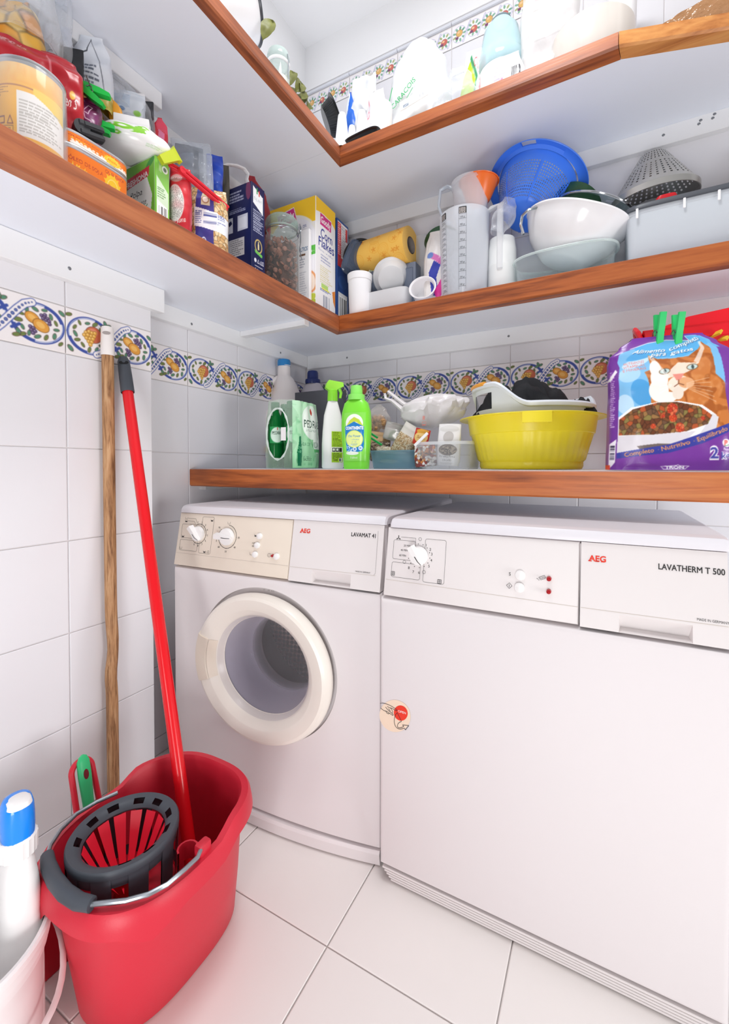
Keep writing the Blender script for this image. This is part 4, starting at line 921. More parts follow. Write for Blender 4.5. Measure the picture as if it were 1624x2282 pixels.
wb.f = keep; wb.mi = [0]*len(keep)
part('shrink_film', wb, WRAP, pk_o, 60)
part('film_lip', B().tube([(-.001, W_/2+.041*math.cos(a), hp_*.5+hp_*.37*math.sin(a)) for a in [2*math.pi*k/36 for k in range(36)]], [.0028+.0012*math.sin(k*1.9) for k in range(36)], 6, closed=True), film('film_edge', '#f2faf6', .55, .05), pk_o, 50)
c = Cv(.182, .2, 128, 140, '#8fd39c')
G_ = c.noisy(1, .03, 2); c.fill(np.clip((c.Y/.2)*.35+G_*.35, 0, .7), '#e2f5e4'); c.fill(np.clip(c.noisy(1, .012, 9)-.62, 0, .3)*1.4, '#3f9a5a')
c.ell(.112, .140, .068, .052, '#ecf6ee'); c.ell(.112, .135, .062, .046, '#f4faf4'); c.poly([(.106, .178), (.114, .184), (.120, .170), (.116, .160), (.109, .166)], '#c23a32')
c.text('PEDRAS', .058, .124, .022, '#20483a', w=.116, bold=.005); c.text('SALGADAS', .068, .112, .008, '#9fb8aa', w=.09)
c.ell(.148, .080, .030, .034, '#eef7ee'); c.poly([(.122, .060), (.174, .060), (.170, .050), (.126, .050)], '#5fbf72'); c.text('ÁGUA COM', .036, .068, .010, '#2f7a52', w=.062); c.text('VIDA', .108, .064, .017, '#2f7a52', w=.056)
c.poly([(.016, .008), (.036, .008), (.040, .05), (.035, .075), (.033, .095), (.023, .095), (.021, .075), (.014, .05)], '#12704a'); c.text('GARRAFA', .016, .058, .007, '#7fd0a0', w=.022); c.text('PRÁTICA', .016, .047, .007, '#7fd0a0', w=.022); c.text('6x33cl', .050, .024, .013, '#2c5a44', w=.046); c.text('e', .100, .024, .011, '#2c5a44')
def pkside(x, y_):
    p_ = wrap_pt(.5+.25*1.0, min(.99, y_/.2)); b_ = 1+.025*math.cos(2*math.pi*(x-L_/2)/.0525)*(.4+.6*y_/.2); t = y_/.2; k = 1-.10*max(0, t-.72)/.28+.02*math.sin(t*6)
    X = (x/.182-.5)*L_*.93; e_ = max(0, 1-abs(2*X/L_)**5)**.2
    return (L_/2+X*k*.99, W_/2-(W_/2*e_*k*b_+.0018), max(.002, hp_*t*.985))
part('printed_film', c.mesh('printed_film', pkside, print_mat('gloss')), pk_o)
part('price_sticker', B().box(-.0048, -.0040, .028, .046, .085, .125), mat('white_card'), pk_o)
# spray bottle with a green trigger
ys_ = -.44; xs_ = wx(741, ys_); zz = lambda v: wz(741, v, ys_)-ZW
SPW = mat('spray_white', '#f4f2f3', .3); LIME = mat('lime_plastic', '#8fe23a', .3); LIMED = mat('lime_cap', '#9fe84a', .3)
sp = thing('spray_bottle', 'white spray bottle with a lime green trigger head and a green label', 'spray bottle', (xs_, ys_, ZW+.0008), (0, 0, .75))
hb_ = zz(893)
part('body', B().loft([sring(.034*a, .026*a, 2.6, 28, z*hb_) for a, z in ((.9, 0), (1, .02), (1, .35), (.93, .55), (.80, .78), (.55, .93), (.42, 1.0))]), SPW, sp, 40)
part('collar', B().lathe([(.0155, hb_*.985), (.0165, hb_*1.0), (.0155, zz(871)), (.013, zz(869))], 24, c1=True), LIME, sp)
zh = zz(871); dh = zz(849)-zh
hd = B()
hd.loft([[(x, yy, zh+z*dh) for x, yy, z in ring_] for ring_ in (
    [(-.014, -.011, 0), (.012, -.011, 0), (.012, .011, 0), (-.014, .011, 0)], [(-.024, -.012, .22), (.016, -.012, .15), (.016, .012, .15), (-.024, .012, .22)],
    [(-.021, -.013, .65), (.034, -.013, .42), (.034, .013, .42), (-.021, .013, .65)], [(-.014, -.012, .98), (.032, -.012, .80), (.032, .012, .80), (-.014, .012, .98)], [(-.010, -.006, 1.04), (.024, -.006, .90), (.024, .006, .90), (-.010, .006, 1.04)])])
part('trigger_head', hd, LIMED, sp, 25); part('trigger', B().tube([(.020, 0, zh+dh*.3), (.027, 0, zh-dh*.2), (.024, 0, zh-dh*.75)], [.006, .005, .004], 8), LIME, sp)
c = Cv(.036, .09, 40, 90, '#a8cf2c'); c.rect(0, .030, .036, .044, '#f4f4ec'); c.rect(.002, .031, .012, .043, '#222222'); c.rect(.013, .031, .023, .043, '#222222'); c.rect(.024, .031, .034, .043, '#222222'); c.ell(.007, .037, .003, .004, '#f4f4ec'); c.ell(.018, .037, .003, .004, '#f4f4ec'); c.para(.003, .046, .033, .088, 10, '#55701a', 3); c.para(.003, .012, .033, .028, 4, '#55701a', 4); c.text('750ml', .003, .004, .007, '#3c4a14', w=.015, bold=.03); c.bars(.024, .002, .034, .012)
part('rear_label', c.mesh('rear_label', lambda x, y_: (x-.008, -math.sqrt(max(0, 1-(abs(x-.008)/.0345)**2.6))**(2/2.6)*.0263-.0004, hb_*.09+y_*hb_/.165*.82), print_mat('card')), sp)
# green detergent bottle
yg = -.50; xg = wx(794, yg); zz = lambda v: wz(794, v, yg)-ZW; kx = 1/ppm((xg, yg, 1.0))
GB = mat('green_bottle', '#7ee23a', .28); GC = mat('green_measuring_cap', '#8fe86a', .3)
gb = thing('detergent_bottle', 'bright green stain remover bottle with a blue oval label', 'bottle', (xg, yg, ZW+.0008), (0, 0, .12))
hb_ = zz(893)
gprof = [(28, 1046), (29, 1042), (30.5, 1010), (34, 960), (34, 945), (32.5, 920), (27, 900), (20, 893), (18, 891)]
part('body', B().loft([sring(r*kx, r*kx*.62, 2.7, 40, zz(v)) for r, v in gprof]), GB, gb, 40)
part('cap', B().lathe([(18.5*kx, zz(893)), (18.5*kx, zz(881)), (13.5*kx, zz(879)), (12.5*kx, zz(862)), (11.5*kx, zz(860.5)), (0, zz(860.5))], 44, fn=lambda a, z: 1+(.02*math.cos(a*22) if z > zz(880) else 0)), GC, gb, 40)
lw, lh = 50*kx, zz(922)-zz(1028)
c = Cv(100, 212, 90, 190, '#8de45a'); c.ell(50, 165, 40, 40, '#f2f7ee'); c.poly([(8, 145), (30, 178), (50, 192), (74, 180), (92, 150), (92, 120), (8, 120)], '#c9d944'); c.poly([(12, 148), (40, 168), (60, 170), (88, 150), (88, 140), (12, 140)], '#f3f6ee')
c.poly([(6, 150), (50, 172), (94, 150), (92, 60), (84, 42), (40, 36), (12, 44)], '#1f7fc8'); c.text('CONTINENTE', 10, 138, 12, '#f6fafc', w=82, bold=.05); c.ell(50, 96, 40, 38, '#cfe36a'); c.ell(50, 96, 37, 35, '#e6f29a')
c.text('Oxi Power', 22, 104, 10, '#2a86c0', w=58, bold=.01); c.text('Tira Nódoas', 28, 91, 6, '#7faec0', w=44); c.text('em Gel', 38, 81, 6, '#7faec0', w=24); c.para(34, 66, 66, 76, 2, '#8fb3b8', 2)
for x, y_ in ((52, 52), (78, 56)): c.ell(x, y_, 9, 9, '#e9f3fb'); c.ell(x, y_, 5, 5, '#6a8fd0')
R_ = random.Random(3)
for _ in range(40): c.ell(R_.uniform(12, 40), R_.uniform(30, 74), *(2*[R_.uniform(.8, 2.4)]), '#d6ecf8')
c.ell(40, 34, 30, 8, '#eef7ea'); c.text('750ml', 30, 10, 9, '#e9f6dc', w=34)
def gl(x, y_):
    X = (x/100-.5)*lw+.004; zz_ = zz(1028)+y_/212*lh; v = 1046-(zz_/(zz(860)-0))*186
    r = lerp_tab([(0, 29), (zz(1010), 30.5), (zz(960), 34), (zz(945), 34), (zz(920), 32.5), (zz(900), 27)], zz_)*kx
    return (X, -r*.62*max(0, 1-(abs(X)/r)**2.7)**(1/2.7)-.0006, zz_)
part('front_label', c.mesh('front_label', gl, print_mat('gloss')), gb)
# white jug with a blue cap, behind the pack
yj = -.20; xj = wx(630, yj); zz = lambda v: wz(630, v, yj)-ZW; kx = 1/ppm((xj, yj, 1.0))
JW = mat('jug_white', '#efe8e6', .4); BCAP = mat('blue_cap', '#2f86c8', .35)
jg = thing('bleach_jug', 'large white plastic jug with a blue cap and a moulded handle near the corner', 'jug', (xj, yj, ZW+.0008))
jr = [(42, 1046, 0), (45, 1040, 0), (46, 940, 0), (45, 925, 1), (36, 905, 9), (31, 880, 10), (25, 860, 8), (19, 846, 6), (14, 838, 4), (13.5, 818, 4), (15, 816, 4)]
part('body', B().loft([sring(r*kx, r*kx*.85, 2.4, 36, zz(v), cx=o*kx) for r, v, o in jr]), JW, jg, 40)
part('handle', B().tube([(-6*kx, -.012, zz(842)), (-19*kx, -.018, zz(850)), (-31*kx, -.022, zz(868)), (-39*kx, -.022, zz(892)), (-42*kx, -.018, zz(918)), (-40*kx, -.012, zz(940))], [.010, .0125, .0125, .0125, .0125, .011], 12), JW, jg, 50)
part('cap', B().lathe([(14*kx, zz(818)), (14*kx, zz(806)), (12.5*kx, zz(803)), (0, zz(803))], 30, M=T(4*kx, 0, 0), fn=lambda a, z: 1+.015*math.cos(a*30)), BCAP, jg, 30)
c = Cv(.06, .09, 30, 45, '#e9d9d6'); c.rect(0, .05, .06, .09, '#e6e2ea'); c.rect(0, 0, .06, .03, '#3f63b4'); c.rect(0, .03, .06, .055, '#e9b84a'); c.ell(.03, .06, .012, .012, '#d8362f', ring=.3); c.rect(0, .012, .06, .016, '#d8472f')
part('side_label', c.mesh('side_label', lambda x, y_: (46.6*kx*math.cos(3.3+x/.06*1.2), 46.6*.86*kx*math.sin(3.3+x/.06*1.2), .03+y_), print_mat('card')), jg)
# blue softener bottle in the corner
yn = -.11; xn = wx(697, yn); zz = lambda v: wz(697, v, yn)-ZW; kx = 1/ppm((xn, yn, 1.0))
nb = thing('softener_bottle', 'translucent bottle with a navy blue cap in the corner behind the grey box', 'bottle', (xn, yn, ZW+.0008))
part('body', B().lathe([(34*kx, 0), (36*kx, .01), (36*kx, zz(890)), (26*kx, zz(868)), (18*kx, zz(856))], 30, sy=.7, c0=True, c1=True), mat('pale_bottle', '#c9c4cc', .35), nb, 40)
part('cap', B().lathe([(16*kx, zz(857)), (17*kx, zz(852)), (16.5*kx, zz(847)), (12.5*kx, zz(845)), (12*kx, zz(832)), (10.5*kx, zz(828)), (0, zz(827.5))], 28), mat('navy_cap', '#1f2f6e', .3), nb, 35)
# dark grey box
yd = -.30; bx_ = wx(657, yd), wx(752, yd); zt = wz(700, 871, yd)
gbx = thing('grey_box', 'dark slate grey box standing on end behind the green water pack', 'box', (0, 0, 0))
part('carton', B().box(bx_[0], bx_[1], yd, yd+.06, ZW+.0008, zt, .001, 1), mat('slate_card', '#4b4d54', .6), gbx)
part('side_flap', B().add([(bx_[1], yd-.0005, zt-.002), (bx_[1]+.030, yd+.022, zt-.075), (bx_[1]+.030, yd+.022, ZW+.001), (bx_[1], yd-.0005, ZW+.001), (bx_[1], yd+.002, zt-.002), (bx_[1]+.030, yd+.024, zt-.075), (bx_[1]+.030, yd+.024, ZW+.001), (bx_[1], yd+.002, ZW+.001)], [(0, 1, 2, 3), (7, 6, 5, 4), (0, 4, 5, 1), (1, 5, 6, 2)]), mat('slate_card'), gbx)
part('box_print', lettering(B(), 'xxxxxx', bx_[1]-.02, zt-.05, .003, .016, y=yd-.0006), mat('white_ink'), gbx)
# food containers
def tray(nm, label, u0, u1, vt, y0, dpt, m, rim=.004, cat='food container'):
    x0, x1 = wx(u0, y0), wx(u1, y0); zt = wz((u0+u1)/2, vt, y0); a, b_ = (x1-x0)/2, dpt/2; h = zt-ZW-.001
    t = thing(nm, label, cat, ((x0+x1)/2, y0+b_, ZW+.0008))
    part('tub_wall', B().loft([sring(a*k, b_*k, 5, 40, z) for k, z in ((.86, 0), (.89, .004), (.97, h*.9), (.97, h*.92), (1.0, h*.93), (1.0, h), (.965, h), (.955, h*.9), (.87, .006), (.85, .004))]), m, t, 40)
    return t, (x0+x1)/2, y0+b_, h
BLUET = film('blue_tinted_plastic', '#8fb6c8', .45, .15); CLR = film('clear_plastic', '#eef0f2', .13, .1)
t, cx1, cy1, h1 = tray('food_container', 'blue tinted shallow food container filled with bags of grain', 815, 926, 1003, -.40, .15, BLUET)
t, cx2, cy2, h2 = tray('food_container', 'clear food container holding packets of dried food left of the yellow tub', 918, 1050, 984, -.44, .16, CLR)
part('rim_band', B().loft([sring((wx(1050, -.44)-wx(918, -.44))/2*k, .08*k, 5, 40, z) for k, z in ((1.004, h2*.90), (1.012, h2*.91), (1.012, h2), (1.004, h2*1.01))], c0=False, c1=False), film('clear_rim', '#f2f4f6', .5, .1), t, 30)
def packet(nm, label, cv, m, back, u0, u1, v0, v1, y_, d, tilt=0, A=POUCH_A, D=POUCH_D, z0=None, rz=0, cat='packet', rx=0, **k):
    x0, x1 = wx(u0, y_, v0), wx(u1, y_, v0); zb = wz((u0+u1)/2, v1, y_) if z0 is None else z0; h = wz((u0+u1)/2, v0, y_)-zb
    t = thing(nm, label, cat, ((x0+x1)/2, y_, zb), (rx, tilt, rz)); sack(t, cv, m, x1-x0, h, d, A, D, back, **k); return t
def grain_cv(base, cols, sc=.004, w=.08, h=.12, nx=60, ny=90, seed=1):
    c = Cv(w, h, nx, ny, base); c.blotch(np.ones(c.X.shape), cols, sc, seed); return c
GFILM = film('packet_film', '#f0eeee', .30, .1)
c = grain_cv('#c9b394', ['#d9c4a4', '#c4a680', '#b8956c', '#e2d2b8'], .0035); c.rect(0, .085, .08, .12, '#d8d2cc')
packet('grain_bag', 'clear bag of pale grain leaning in the blue container', c, print_mat('gloss'), GFILM, 862, 908, 940, 1022, -.36, .045, .55, seed=4, amp=.003)
c = grain_cv('#d8ccb8', ['#e2d8c6', '#d2c2a8', '#c6b496', '#ece4d6'], .003)
packet('grain_bag', 'bag of pale rice lying at the bottom of the blue container', c, print_mat('gloss'), GFILM, 838, 915, 995, 1034, -.365, .06, 0, seed=5, amp=.003)
c = grain_cv('#6a5a4a', ['#5a4a3e', '#7d6a55', '#93816a', '#463a33', '#a89a86'], .006)
packet('spice_bag', 'crinkled clear bag of dark spices behind the green bottle', c, print_mat('gloss'), GFILM, 826, 870, 985, 1028, -.33, .05, 0, seed=6, amp=.004)
c = Cv(.1, .07, 60, 42, '#c9a57c'); c.text('a torrar', .012, .020, .012, '#4a382a', w=.07, ang=-.1); c.fill(c.noisy(.25, .012), '#a8845c')
packet('paper_bag', 'brown paper bag with handwriting behind the green bottle', c, print_mat('matt'), mat('kraft_paper', '#c19a70', .8), 815, 866, 962, 1010, -.29, .05, .12, seed=7, amp=.003)
c = Cv(.09, .11, 54, 66, '#d0a880'); c.fill(c.noisy(.3, .01), '#b08a64')
yp_ = -.24
nut = thing('peanut_bag', 'clear bag of peanuts in their shells against the back wall tiles', 'packet', (wx(843, yp_), yp_, wz(843, 965, yp_)))
pn = Cv(.08, .1, 10, 10)
part('bag_film', clear_bag(None, .085, wz(843, 905, yp_)-wz(843, 968, yp_), .06, [(0, .9), (.5, 1), (.8, .7), (1, .25)], [(0, .9), (.5, 1), (1, .1)], seed=8, amp=.004), film('crisp_film', '#eeeae6', .22, .08), nut, 60)
PNUT = mat('peanut_shell', '#c89a6a', .7, bump=(300, .5)); R_ = random.Random(9)
pm = mesh('peanut', B().lathe([(0, -.016), (.006, -.0135), (.0082, -.008), (.0062, -.001), (.0078, .007), (.0058, .0135), (0, .016)], 10), PNUT, 60)
for i in range(26): part('peanut', pm, nut, M=T(R_.uniform(-.030, .030), R_.uniform(-.022, .012), R_.uniform(.010, .058)) @ rotm(R_.uniform(0, 3), R_.uniform(0, 3), R_.uniform(0, 3)))
solo('folded_pouch', clear_bag(None, .09, .06, .04, POUCH_A, POUCH_D, seed=11, amp=.006, ridge=.003), mat('silver_film', '#c9c6c2', .25, .3, bump=(60, .4)), 'silvery folded pouch behind the grain bag', 'packet', (wx(880, -.30), -.30, wz(880, 985, -.30)), (0, .3, .2), sharp=60)
c = Cv(.06, .07, 48, 56, '#c9362c'); c.ell(.03, .035, .026, .022, '#e9c27a'); c.poly([(.01, .05), (.05, .055), (.055, .07), (0, .07)], '#d8a040'); c.text('Sopa', .016, .03, .012, '#8a3a20', w=.03)
packet('soup_packet', 'small red and yellow packet standing in the clear container', c, print_mat('foil'), mat('red_foil', '#c02f2a', .3), 918, 952, 955, 992, -.385, .012, .25, seed=9)
c = Cv(.07, .12, 63, 108, '#ebe9ea'); c.ell(.035, .105, .03, .01, '#dcdad9'); c.ell(.035, .046, .027, .016, '#6a5a4c'); c.blotch((((c.X-.035)/.026)**2+((c.Y-.044)/.014)**2 < 1), ['#4a3a30', '#7d6a58', '#b0a08c'], .004, 4); c.text('Pimenta Preta', .035, .024, .007, '#77726e', w=.046, center=True); c.text('em Grão', .035, .014, .006, '#77726e', w=.026, center=True); c.para(.014, .003, .056, .009, 2, '#a8a4a2', 2); c.ell(.035, .082, .016, .016, '#c4c0be')
packet('spice_pouch', 'grey white zip pouch of peppercorns upright in the clear container', c, print_mat('gloss'), mat('white_film', '#e6e4e6', .35), 973, 1024, 945, 1038, -.405, .03, .05, seed=10, amp=.0025)
c = Cv(.09, .08, 60, 53, '#e2d6cc'); c.blotch(np.ones(c.X.shape), ['#e9e2dc', '#c4763a', '#8f3f3a', '#d8a878', '#efe9e6', '#6a3a34', '#e6ded8'], .010, 6)
packet('tea_packet', 'crumpled packet with brown and white print at the front of the clear container', c, print_mat('foil'), mat('white_film'), 926, 975, 992, 1040, -.41, .05, -.1, seed=12, amp=.005)
solo('white_clip', B().box(-.026, .026, -.003, .003, -.004, .004, .001, 1), SPW, 'white bag clip slanting across the clear container rim', 'clip', M=T(wx(949, -.40), -.44, wz(949, 979, -.44)) @ rotm(0, -.75, .1))
GPEG2 = mat('green_clip', '#1f9a4c', .35)
for i, (u, v, a) in enumerate(((848, 967, .55), (857, 983, .55))):
    solo('bag_clip', B().box(-.022, .022, -.003, .003, -.0035, .0035, .001, 1), GPEG2, ['upper green clip closing the spice bag behind the green bottle', 'lower green clip closing the spice bag behind the green bottle'][i], 'clip', M=T(wx(u, -.34), -.40, wz(u, v, -.40)) @ rotm(0, a, .1))
# knotted white carrier bag
yw = -.30; xw, zw = wx(965, yw), wz(965, 955, yw)
CB = film('white_carrier_film', '#f4f0f1', .72, .3, (26, .5))
cb2 = thing('carrier_bag', 'crumpled white carrier bag with a loop handle lying on the clear container', 'plastic bag', (xw, yw, zw))
bwid = wx(1030, yw)-wx(895, yw); bhe = wz(965, 878, yw)-zw
def crump(s, t):
    a = 2*math.pi*s; ph = math.pi*(t-.5); n = noise.noise(Vector((math.cos(a)*2, math.sin(a)*2, t*3))); n2 = noise.noise(Vector((math.cos(a)*5, math.sin(a)*5, t*8))); rd = 1-abs(noise.noise(Vector((math.cos(a)*3+5, math.sin(a)*3, t*4))))*1.6
    r = math.cos(ph)**.7*(1+.22*n+.09*n2+.10*rd)
    return (bwid*.52*r*math.cos(a)+.01*(t-.5), .075*r*math.sin(a), bhe*(t+.12*n2*math.cos(ph))+(.012 if math.cos(a) > 0 else -.006)*math.cos(ph))
part('bag_body', B().grid(crump, 60, 34, wrap=True), CB, cb2, 45)
hx = wx(866, yw)-xw; hz = wz(872, 880, yw)-zw
part('loop_handle', B().tube([(-bwid*.28, -.02, bhe*.55), (-bwid*.45, -.025, bhe*.75), (hx+.012, -.028, hz+.006), (hx, -.028, hz), (hx+.004, -.03, hz-.016), (hx+.028, -.03, hz-.026), (-bwid*.38, -.03, bhe*.45)], [.018, .013, .010, .0085, .0095, .012, .018], 10, flat=.5), CB, cb2, 50)
prn = B(); lettering(prn, '8', -.004, bhe*.18, .012, .007, y=-.083); rr(prn, -.006, .007, bhe*.02, bhe*.13, .002, .0008, -.083); stroke(prn, [(-.003, bhe*.05), (.004, bhe*.05)], .002, -.083)
part('bag_print', prn, mat('faded_red_ink', '#e0705c', .5), cb2)
# ------------------------------------------------------------------ things on the floor
def smooth(t): t = max(0, min(1, t)); return t*t*(3-2*t)
BKT = mat('bucket_red', '#cc2438', .42, bump=(400, .06)); CHAR = mat('charcoal_rubber', '#454a52', .5); WIRE = mat('bucket_wire', '#9aa0a6', .3, .8); MOPRED = mat('mop_red', '#e0141f', .22); WRED = mat('wringer_red', '#e8203a', .4)
BC, H = (.490, -1.130), .250
mb = thing('mop_bucket', 'large red oval mop bucket with a wire handle and charcoal wringer', 'bucket', (BC[0], BC[1], .0005))
def bring2(t, off=0, z=None, n=72):
    """outline of the bucket at height share t"""
    a, b_ = .083+(.128-.083)*t**.8, .135+(.146-.135)*t; cx = (-.004)*(1-t); cy = .022*(1-t); out = []
    for i in range(n):
        g = 2*math.pi*i/n; c_, s_ = math.cos(g), math.sin(g); p = 2.7
        x = (a+off)*math.copysign(abs(c_)**(2/p), c_); y_ = (b_+off)*math.copysign(abs(s_)**(2/p), s_)
        zz_ = t*H if z is None else z
        if t > .75: zz_ += .020*smooth((y_-.015)/.05)*(t-.75)/.25
        out.append((x+cx, y_+cy, zz_))
    return out
def lip(off, dz): return [(x, y_, z+dz) for x, y_, z in bring2(1, off)]
sk = bring2(1, .0075); drop = []
for i, (x, y_, z) in enumerate(lip(.0175, -.031)):
    g = 2*math.pi*i/72; d = .036*max(0, 1-abs(g-4.45)/.17) if abs(g-4.45) < .17 else 0
    d += .020*max(0, 1-abs(g-5.75)/.35) if abs(g-5.75) < .35 else 0
    drop.append((x, y_, z-d))
part('shell', B().loft([bring2(0, -.012, .0), bring2(.0, -.003, .001), bring2(.03, 0), bring2(.4), bring2(.8), bring2(.94), lip(.004, -.028), drop, lip(.0165, -.022), lip(.0138, -.006), lip(.010, 0), lip(-.001, .001), lip(-.005, -.008), bring2(.8, -.005), bring2(.35, -.005), bring2(.03, -.006), bring2(.02, -.02)]), BKT, mb, 40)
# wringer: charcoal ring and slotted wall, red cone of blades
wc = (.483-BC[0], -1.180-BC[1]); wz_ = .272; wr = .083
ringb = B()
rn = 72
def rr_(k): return [(wc[0]+wr*k*math.cos(2*math.pi*i/rn), wc[1]+wr*1.02*k*math.sin(2*math.pi*i/rn), 0) for i in range(rn)]
P_ = [(1.0, -.012), (1.0, -.003), (.975, 0), (.86, -.002), (.76, -.007), (.73, -.013), (.75, -.016)]
rings_ = [[(x, y_, wz_+dz) for x, y_, _ in rr_(k)] for k, dz in P_]
ringb.loft(rings_, c0=False, c1=False)
keep = []
for j, f in enumerate(ringb.f):
    a = 2*math.pi*((j % rn)+.5)/rn; row = j//rn
    if row == 3 and math.cos(11*a+.4) > .1 and not 4.1 < a < 5.6: continue
    keep.append(f)
ringb.f = keep; ringb.mi = [0]*len(keep)
part('wringer_ring', ringb, CHAR, mb, 40)
wl = B()
for k in range(10):
    a0 = 2*math.pi*k/10+.12; a1 = a0+2*math.pi/10*.55
    aa = [a0+(a1-a0)*i/5 for i in range(6)]
    for r0, r1, fl in ((.995, .955, 0), (.965, .925, 1)):
        q_ = [[(wc[0]+wr*r0*math.cos(a), wc[1]+wr*1.02*r0*math.sin(a), wz_-.010) for a in aa], [(wc[0]+wr*r1*math.cos(a), wc[1]+wr*1.02*r1*math.sin(a), wz_-.105) for a in aa]]
        wl.loft(q_, closed=False, c0=False, c1=False)
aa = [2*math.pi*i/60 for i in range(61)]
for zt_, zb_ in ((-.010, -.028), (-.092, -.108)):
    wl.loft([[(wc[0]+wr*.995*math.cos(a), wc[1]+wr*1.015*math.sin(a), wz_+zt_) for a in aa], [(wc[0]+wr*.96*math.cos(a), wc[1]+wr*.98*math.sin(a), wz_+zb_) for a in aa]], closed=False, c0=False, c1=False)
part('wringer_wall', wl, CHAR, mb, 40)
for k in range(14):
    a = 2*math.pi*k/14; w0, w1 = .0095, .0032; ca, sa = math.cos(a), math.sin(a)
    def bl(r, z, w, d=0): return [(wc[0]+r*ca-s_*w*sa, wc[1]+r*sa+s_*w*ca, z+d) for s_ in (-1, 1)]
    A_, C_, E_ = bl(.0605, wz_-.016, w0), bl(.040, wz_-.060, w0*.66), bl(.014, wz_-.100, w1)
    low = [bl(.0585, wz_-.020, w0), bl(.038, wz_-.064, w0*.66), bl(.012, wz_-.104, w1)]
    b_ = B().loft([[A_[0], A_[1], low[0][1], low[0][0]], [C_[0], C_[1], low[1][1], low[1][0]], [E_[0], E_[1], low[2][1], low[2][0]]])
    part('wringer_blade', b_, WRED, mb, 20)
part('wringer_seat', B().lathe([(.016, wz_-.098), (.016, wz_-.108), (.078, wz_-.108), (.078, wz_-.112), (0, wz_-.112)], 36, M=T(wc[0], wc[1], 0)), WRED, mb, 30)
part('red_insert', B().loft([[(wc[0]+.086*math.cos(a), wc[1]+.088*math.sin(a), z) for a in [math.pi*.92+i*.1 for i in range(9)]] for z in (wz_-.12, wz_-.035)], closed=False, c0=False, c1=False), BKT, mb, 40)
def zpt(u, v, z): p = az(u, v, z); return (p[0]-BC[0], p[1]-BC[1], p[2])
hpts = [(447, 1895, .262), (440, 1912, .262), (412, 1938, .263), (372, 1972, .263), (330, 1994, .262), (280, 2008, .261), (205, 2016, .260)]
gpts = [(205, 2016, .260), (175, 2010, .260), (145, 1990, .260), (122, 1962, .260), (108, 1930, .260), (105, 1908, .260)]
kpts = [(105, 1908, .260), (112, 1885, .262), (135, 1850, .263), (170, 1815, .264), (215, 1788, .266), (262, 1767, .268)]
hd_ = part('wire_handle', B().tube([zpt(*p) for p in hpts+gpts[1:-1]+kpts], .0034, 8), WIRE, mb)
part('handle_grip', B().tube([zpt(*p) for p in gpts], [.0095, .0105, .0108, .0108, .0105, .0095], 14), CHAR, hd_)
part('handle_pivot', B().box(-.008, .008, -.012, .012, -.014, .012, .004, 2, M=T(*zpt(452, 1892, .255))), BKT, mb)
part('mop_rest', B().loft([[(r*math.cos(a), r*math.sin(a), z) for a in [.4+i*.45 for i in range(10)]] for r, z in ((.017, -.03), (.017, .0), (.014, .0), (.014, -.03))], closed=False, c0=False, c1=False, M=T(*zpt(418, 1890, .245))), BKT, mb, 40)
# mop
pt, pb = Vector((.1065, -.9290, 1.152)), Vector((.542, -1.073, .0125))
ax_m = (pt-pb).normalized(); Lm = (pt-pb).length
mq = ax_m.to_track_quat('Z', 'Y').to_matrix().to_4x4()
mop = thing('mop', 'mop with a glossy red pole standing in the red bucket and leaning on the wall', 'mop', M=Matrix.Translation(pb) @ mq)
part('pole', B().lathe([(.0125, .02), (.0125, Lm-.09)], 20, c0=True, c1=True), MOPRED, mop, 40)
part('hand_grip', B().lathe([(.0142, Lm-.10), (.0155, Lm-.098), (.0150, Lm-.05), (.0140, Lm-.012), (.011, Lm-.002), (0, Lm)], 22), CHAR, mop, 45)
sl = B().lathe([(.0052, 0), (.0052, .0012), (0, .0013)], 14, sy=2.1)
part('hanging_slot', sl, mat('slot_black', '#15171a', .8), mop, M=rotm(0, 0, (lambda d: math.atan2(d.y, d.x))(mq.to_3x3().inverted() @ (Vector([float(k) for k in CAM])-pt))) @ T(.0128, 0, Lm-.022) @ rotm(0, math.pi/2-.18, 0))
part('mop_socket', B().lathe([(.020, .0), (.022, .05), (.016, .085), (.0135, .09)], 20, c0=True), WRED, mop, 40)
STRI = mat('cotton_strings', '#d8d2cb', .9)
# wooden broom stick
PINE = wood('pine_pole', 'z', '#b98a5e', '#744a2a', '#d0a87e', 4.2, .6)
sx, sy = .1085, -.9700
bs = thing('broom_stick', 'bare wooden broom stick with a white plastic end cap leaning upright on the tiled wall', 'broom', (sx, sy, .0))
rings = []
for k in range(49):
    z = 1.195*k/48; d = .004*math.exp(-((z-.435)/.05)**2)-.003*math.exp(-((z-.36)/.03)**2); r = .0128-.0012*math.exp(-((z-.42)/.03)**2)
    rings.append(sring(r, r, 2.4, 18, z, cx=.0045*(1-z/1.19), cy=d))
part('pole', B().loft(rings), PINE, bs, 50)
part('end_cap', B().lathe([(.0148, 1.148), (.0155, 1.150), (.0150, 1.175), (.0140, 1.212), (.0128, 1.217), (.0095, 1.2185), (0, 1.2185)], 24), mat('ivory_cap', '#efe9e6', .4), bs, 40)
part('cap_hole', B().lathe([(.0052, 0), (.0052, .001), (0, .001)], 14, sx=.8, sy=1.7), mat('cap_hole_grey', '#a39a97', .7), bs, M=rotm(0, 0, math.radians(-40)) @ T(.0138, 0, 1.200) @ rotm(0, math.pi/2, 0))
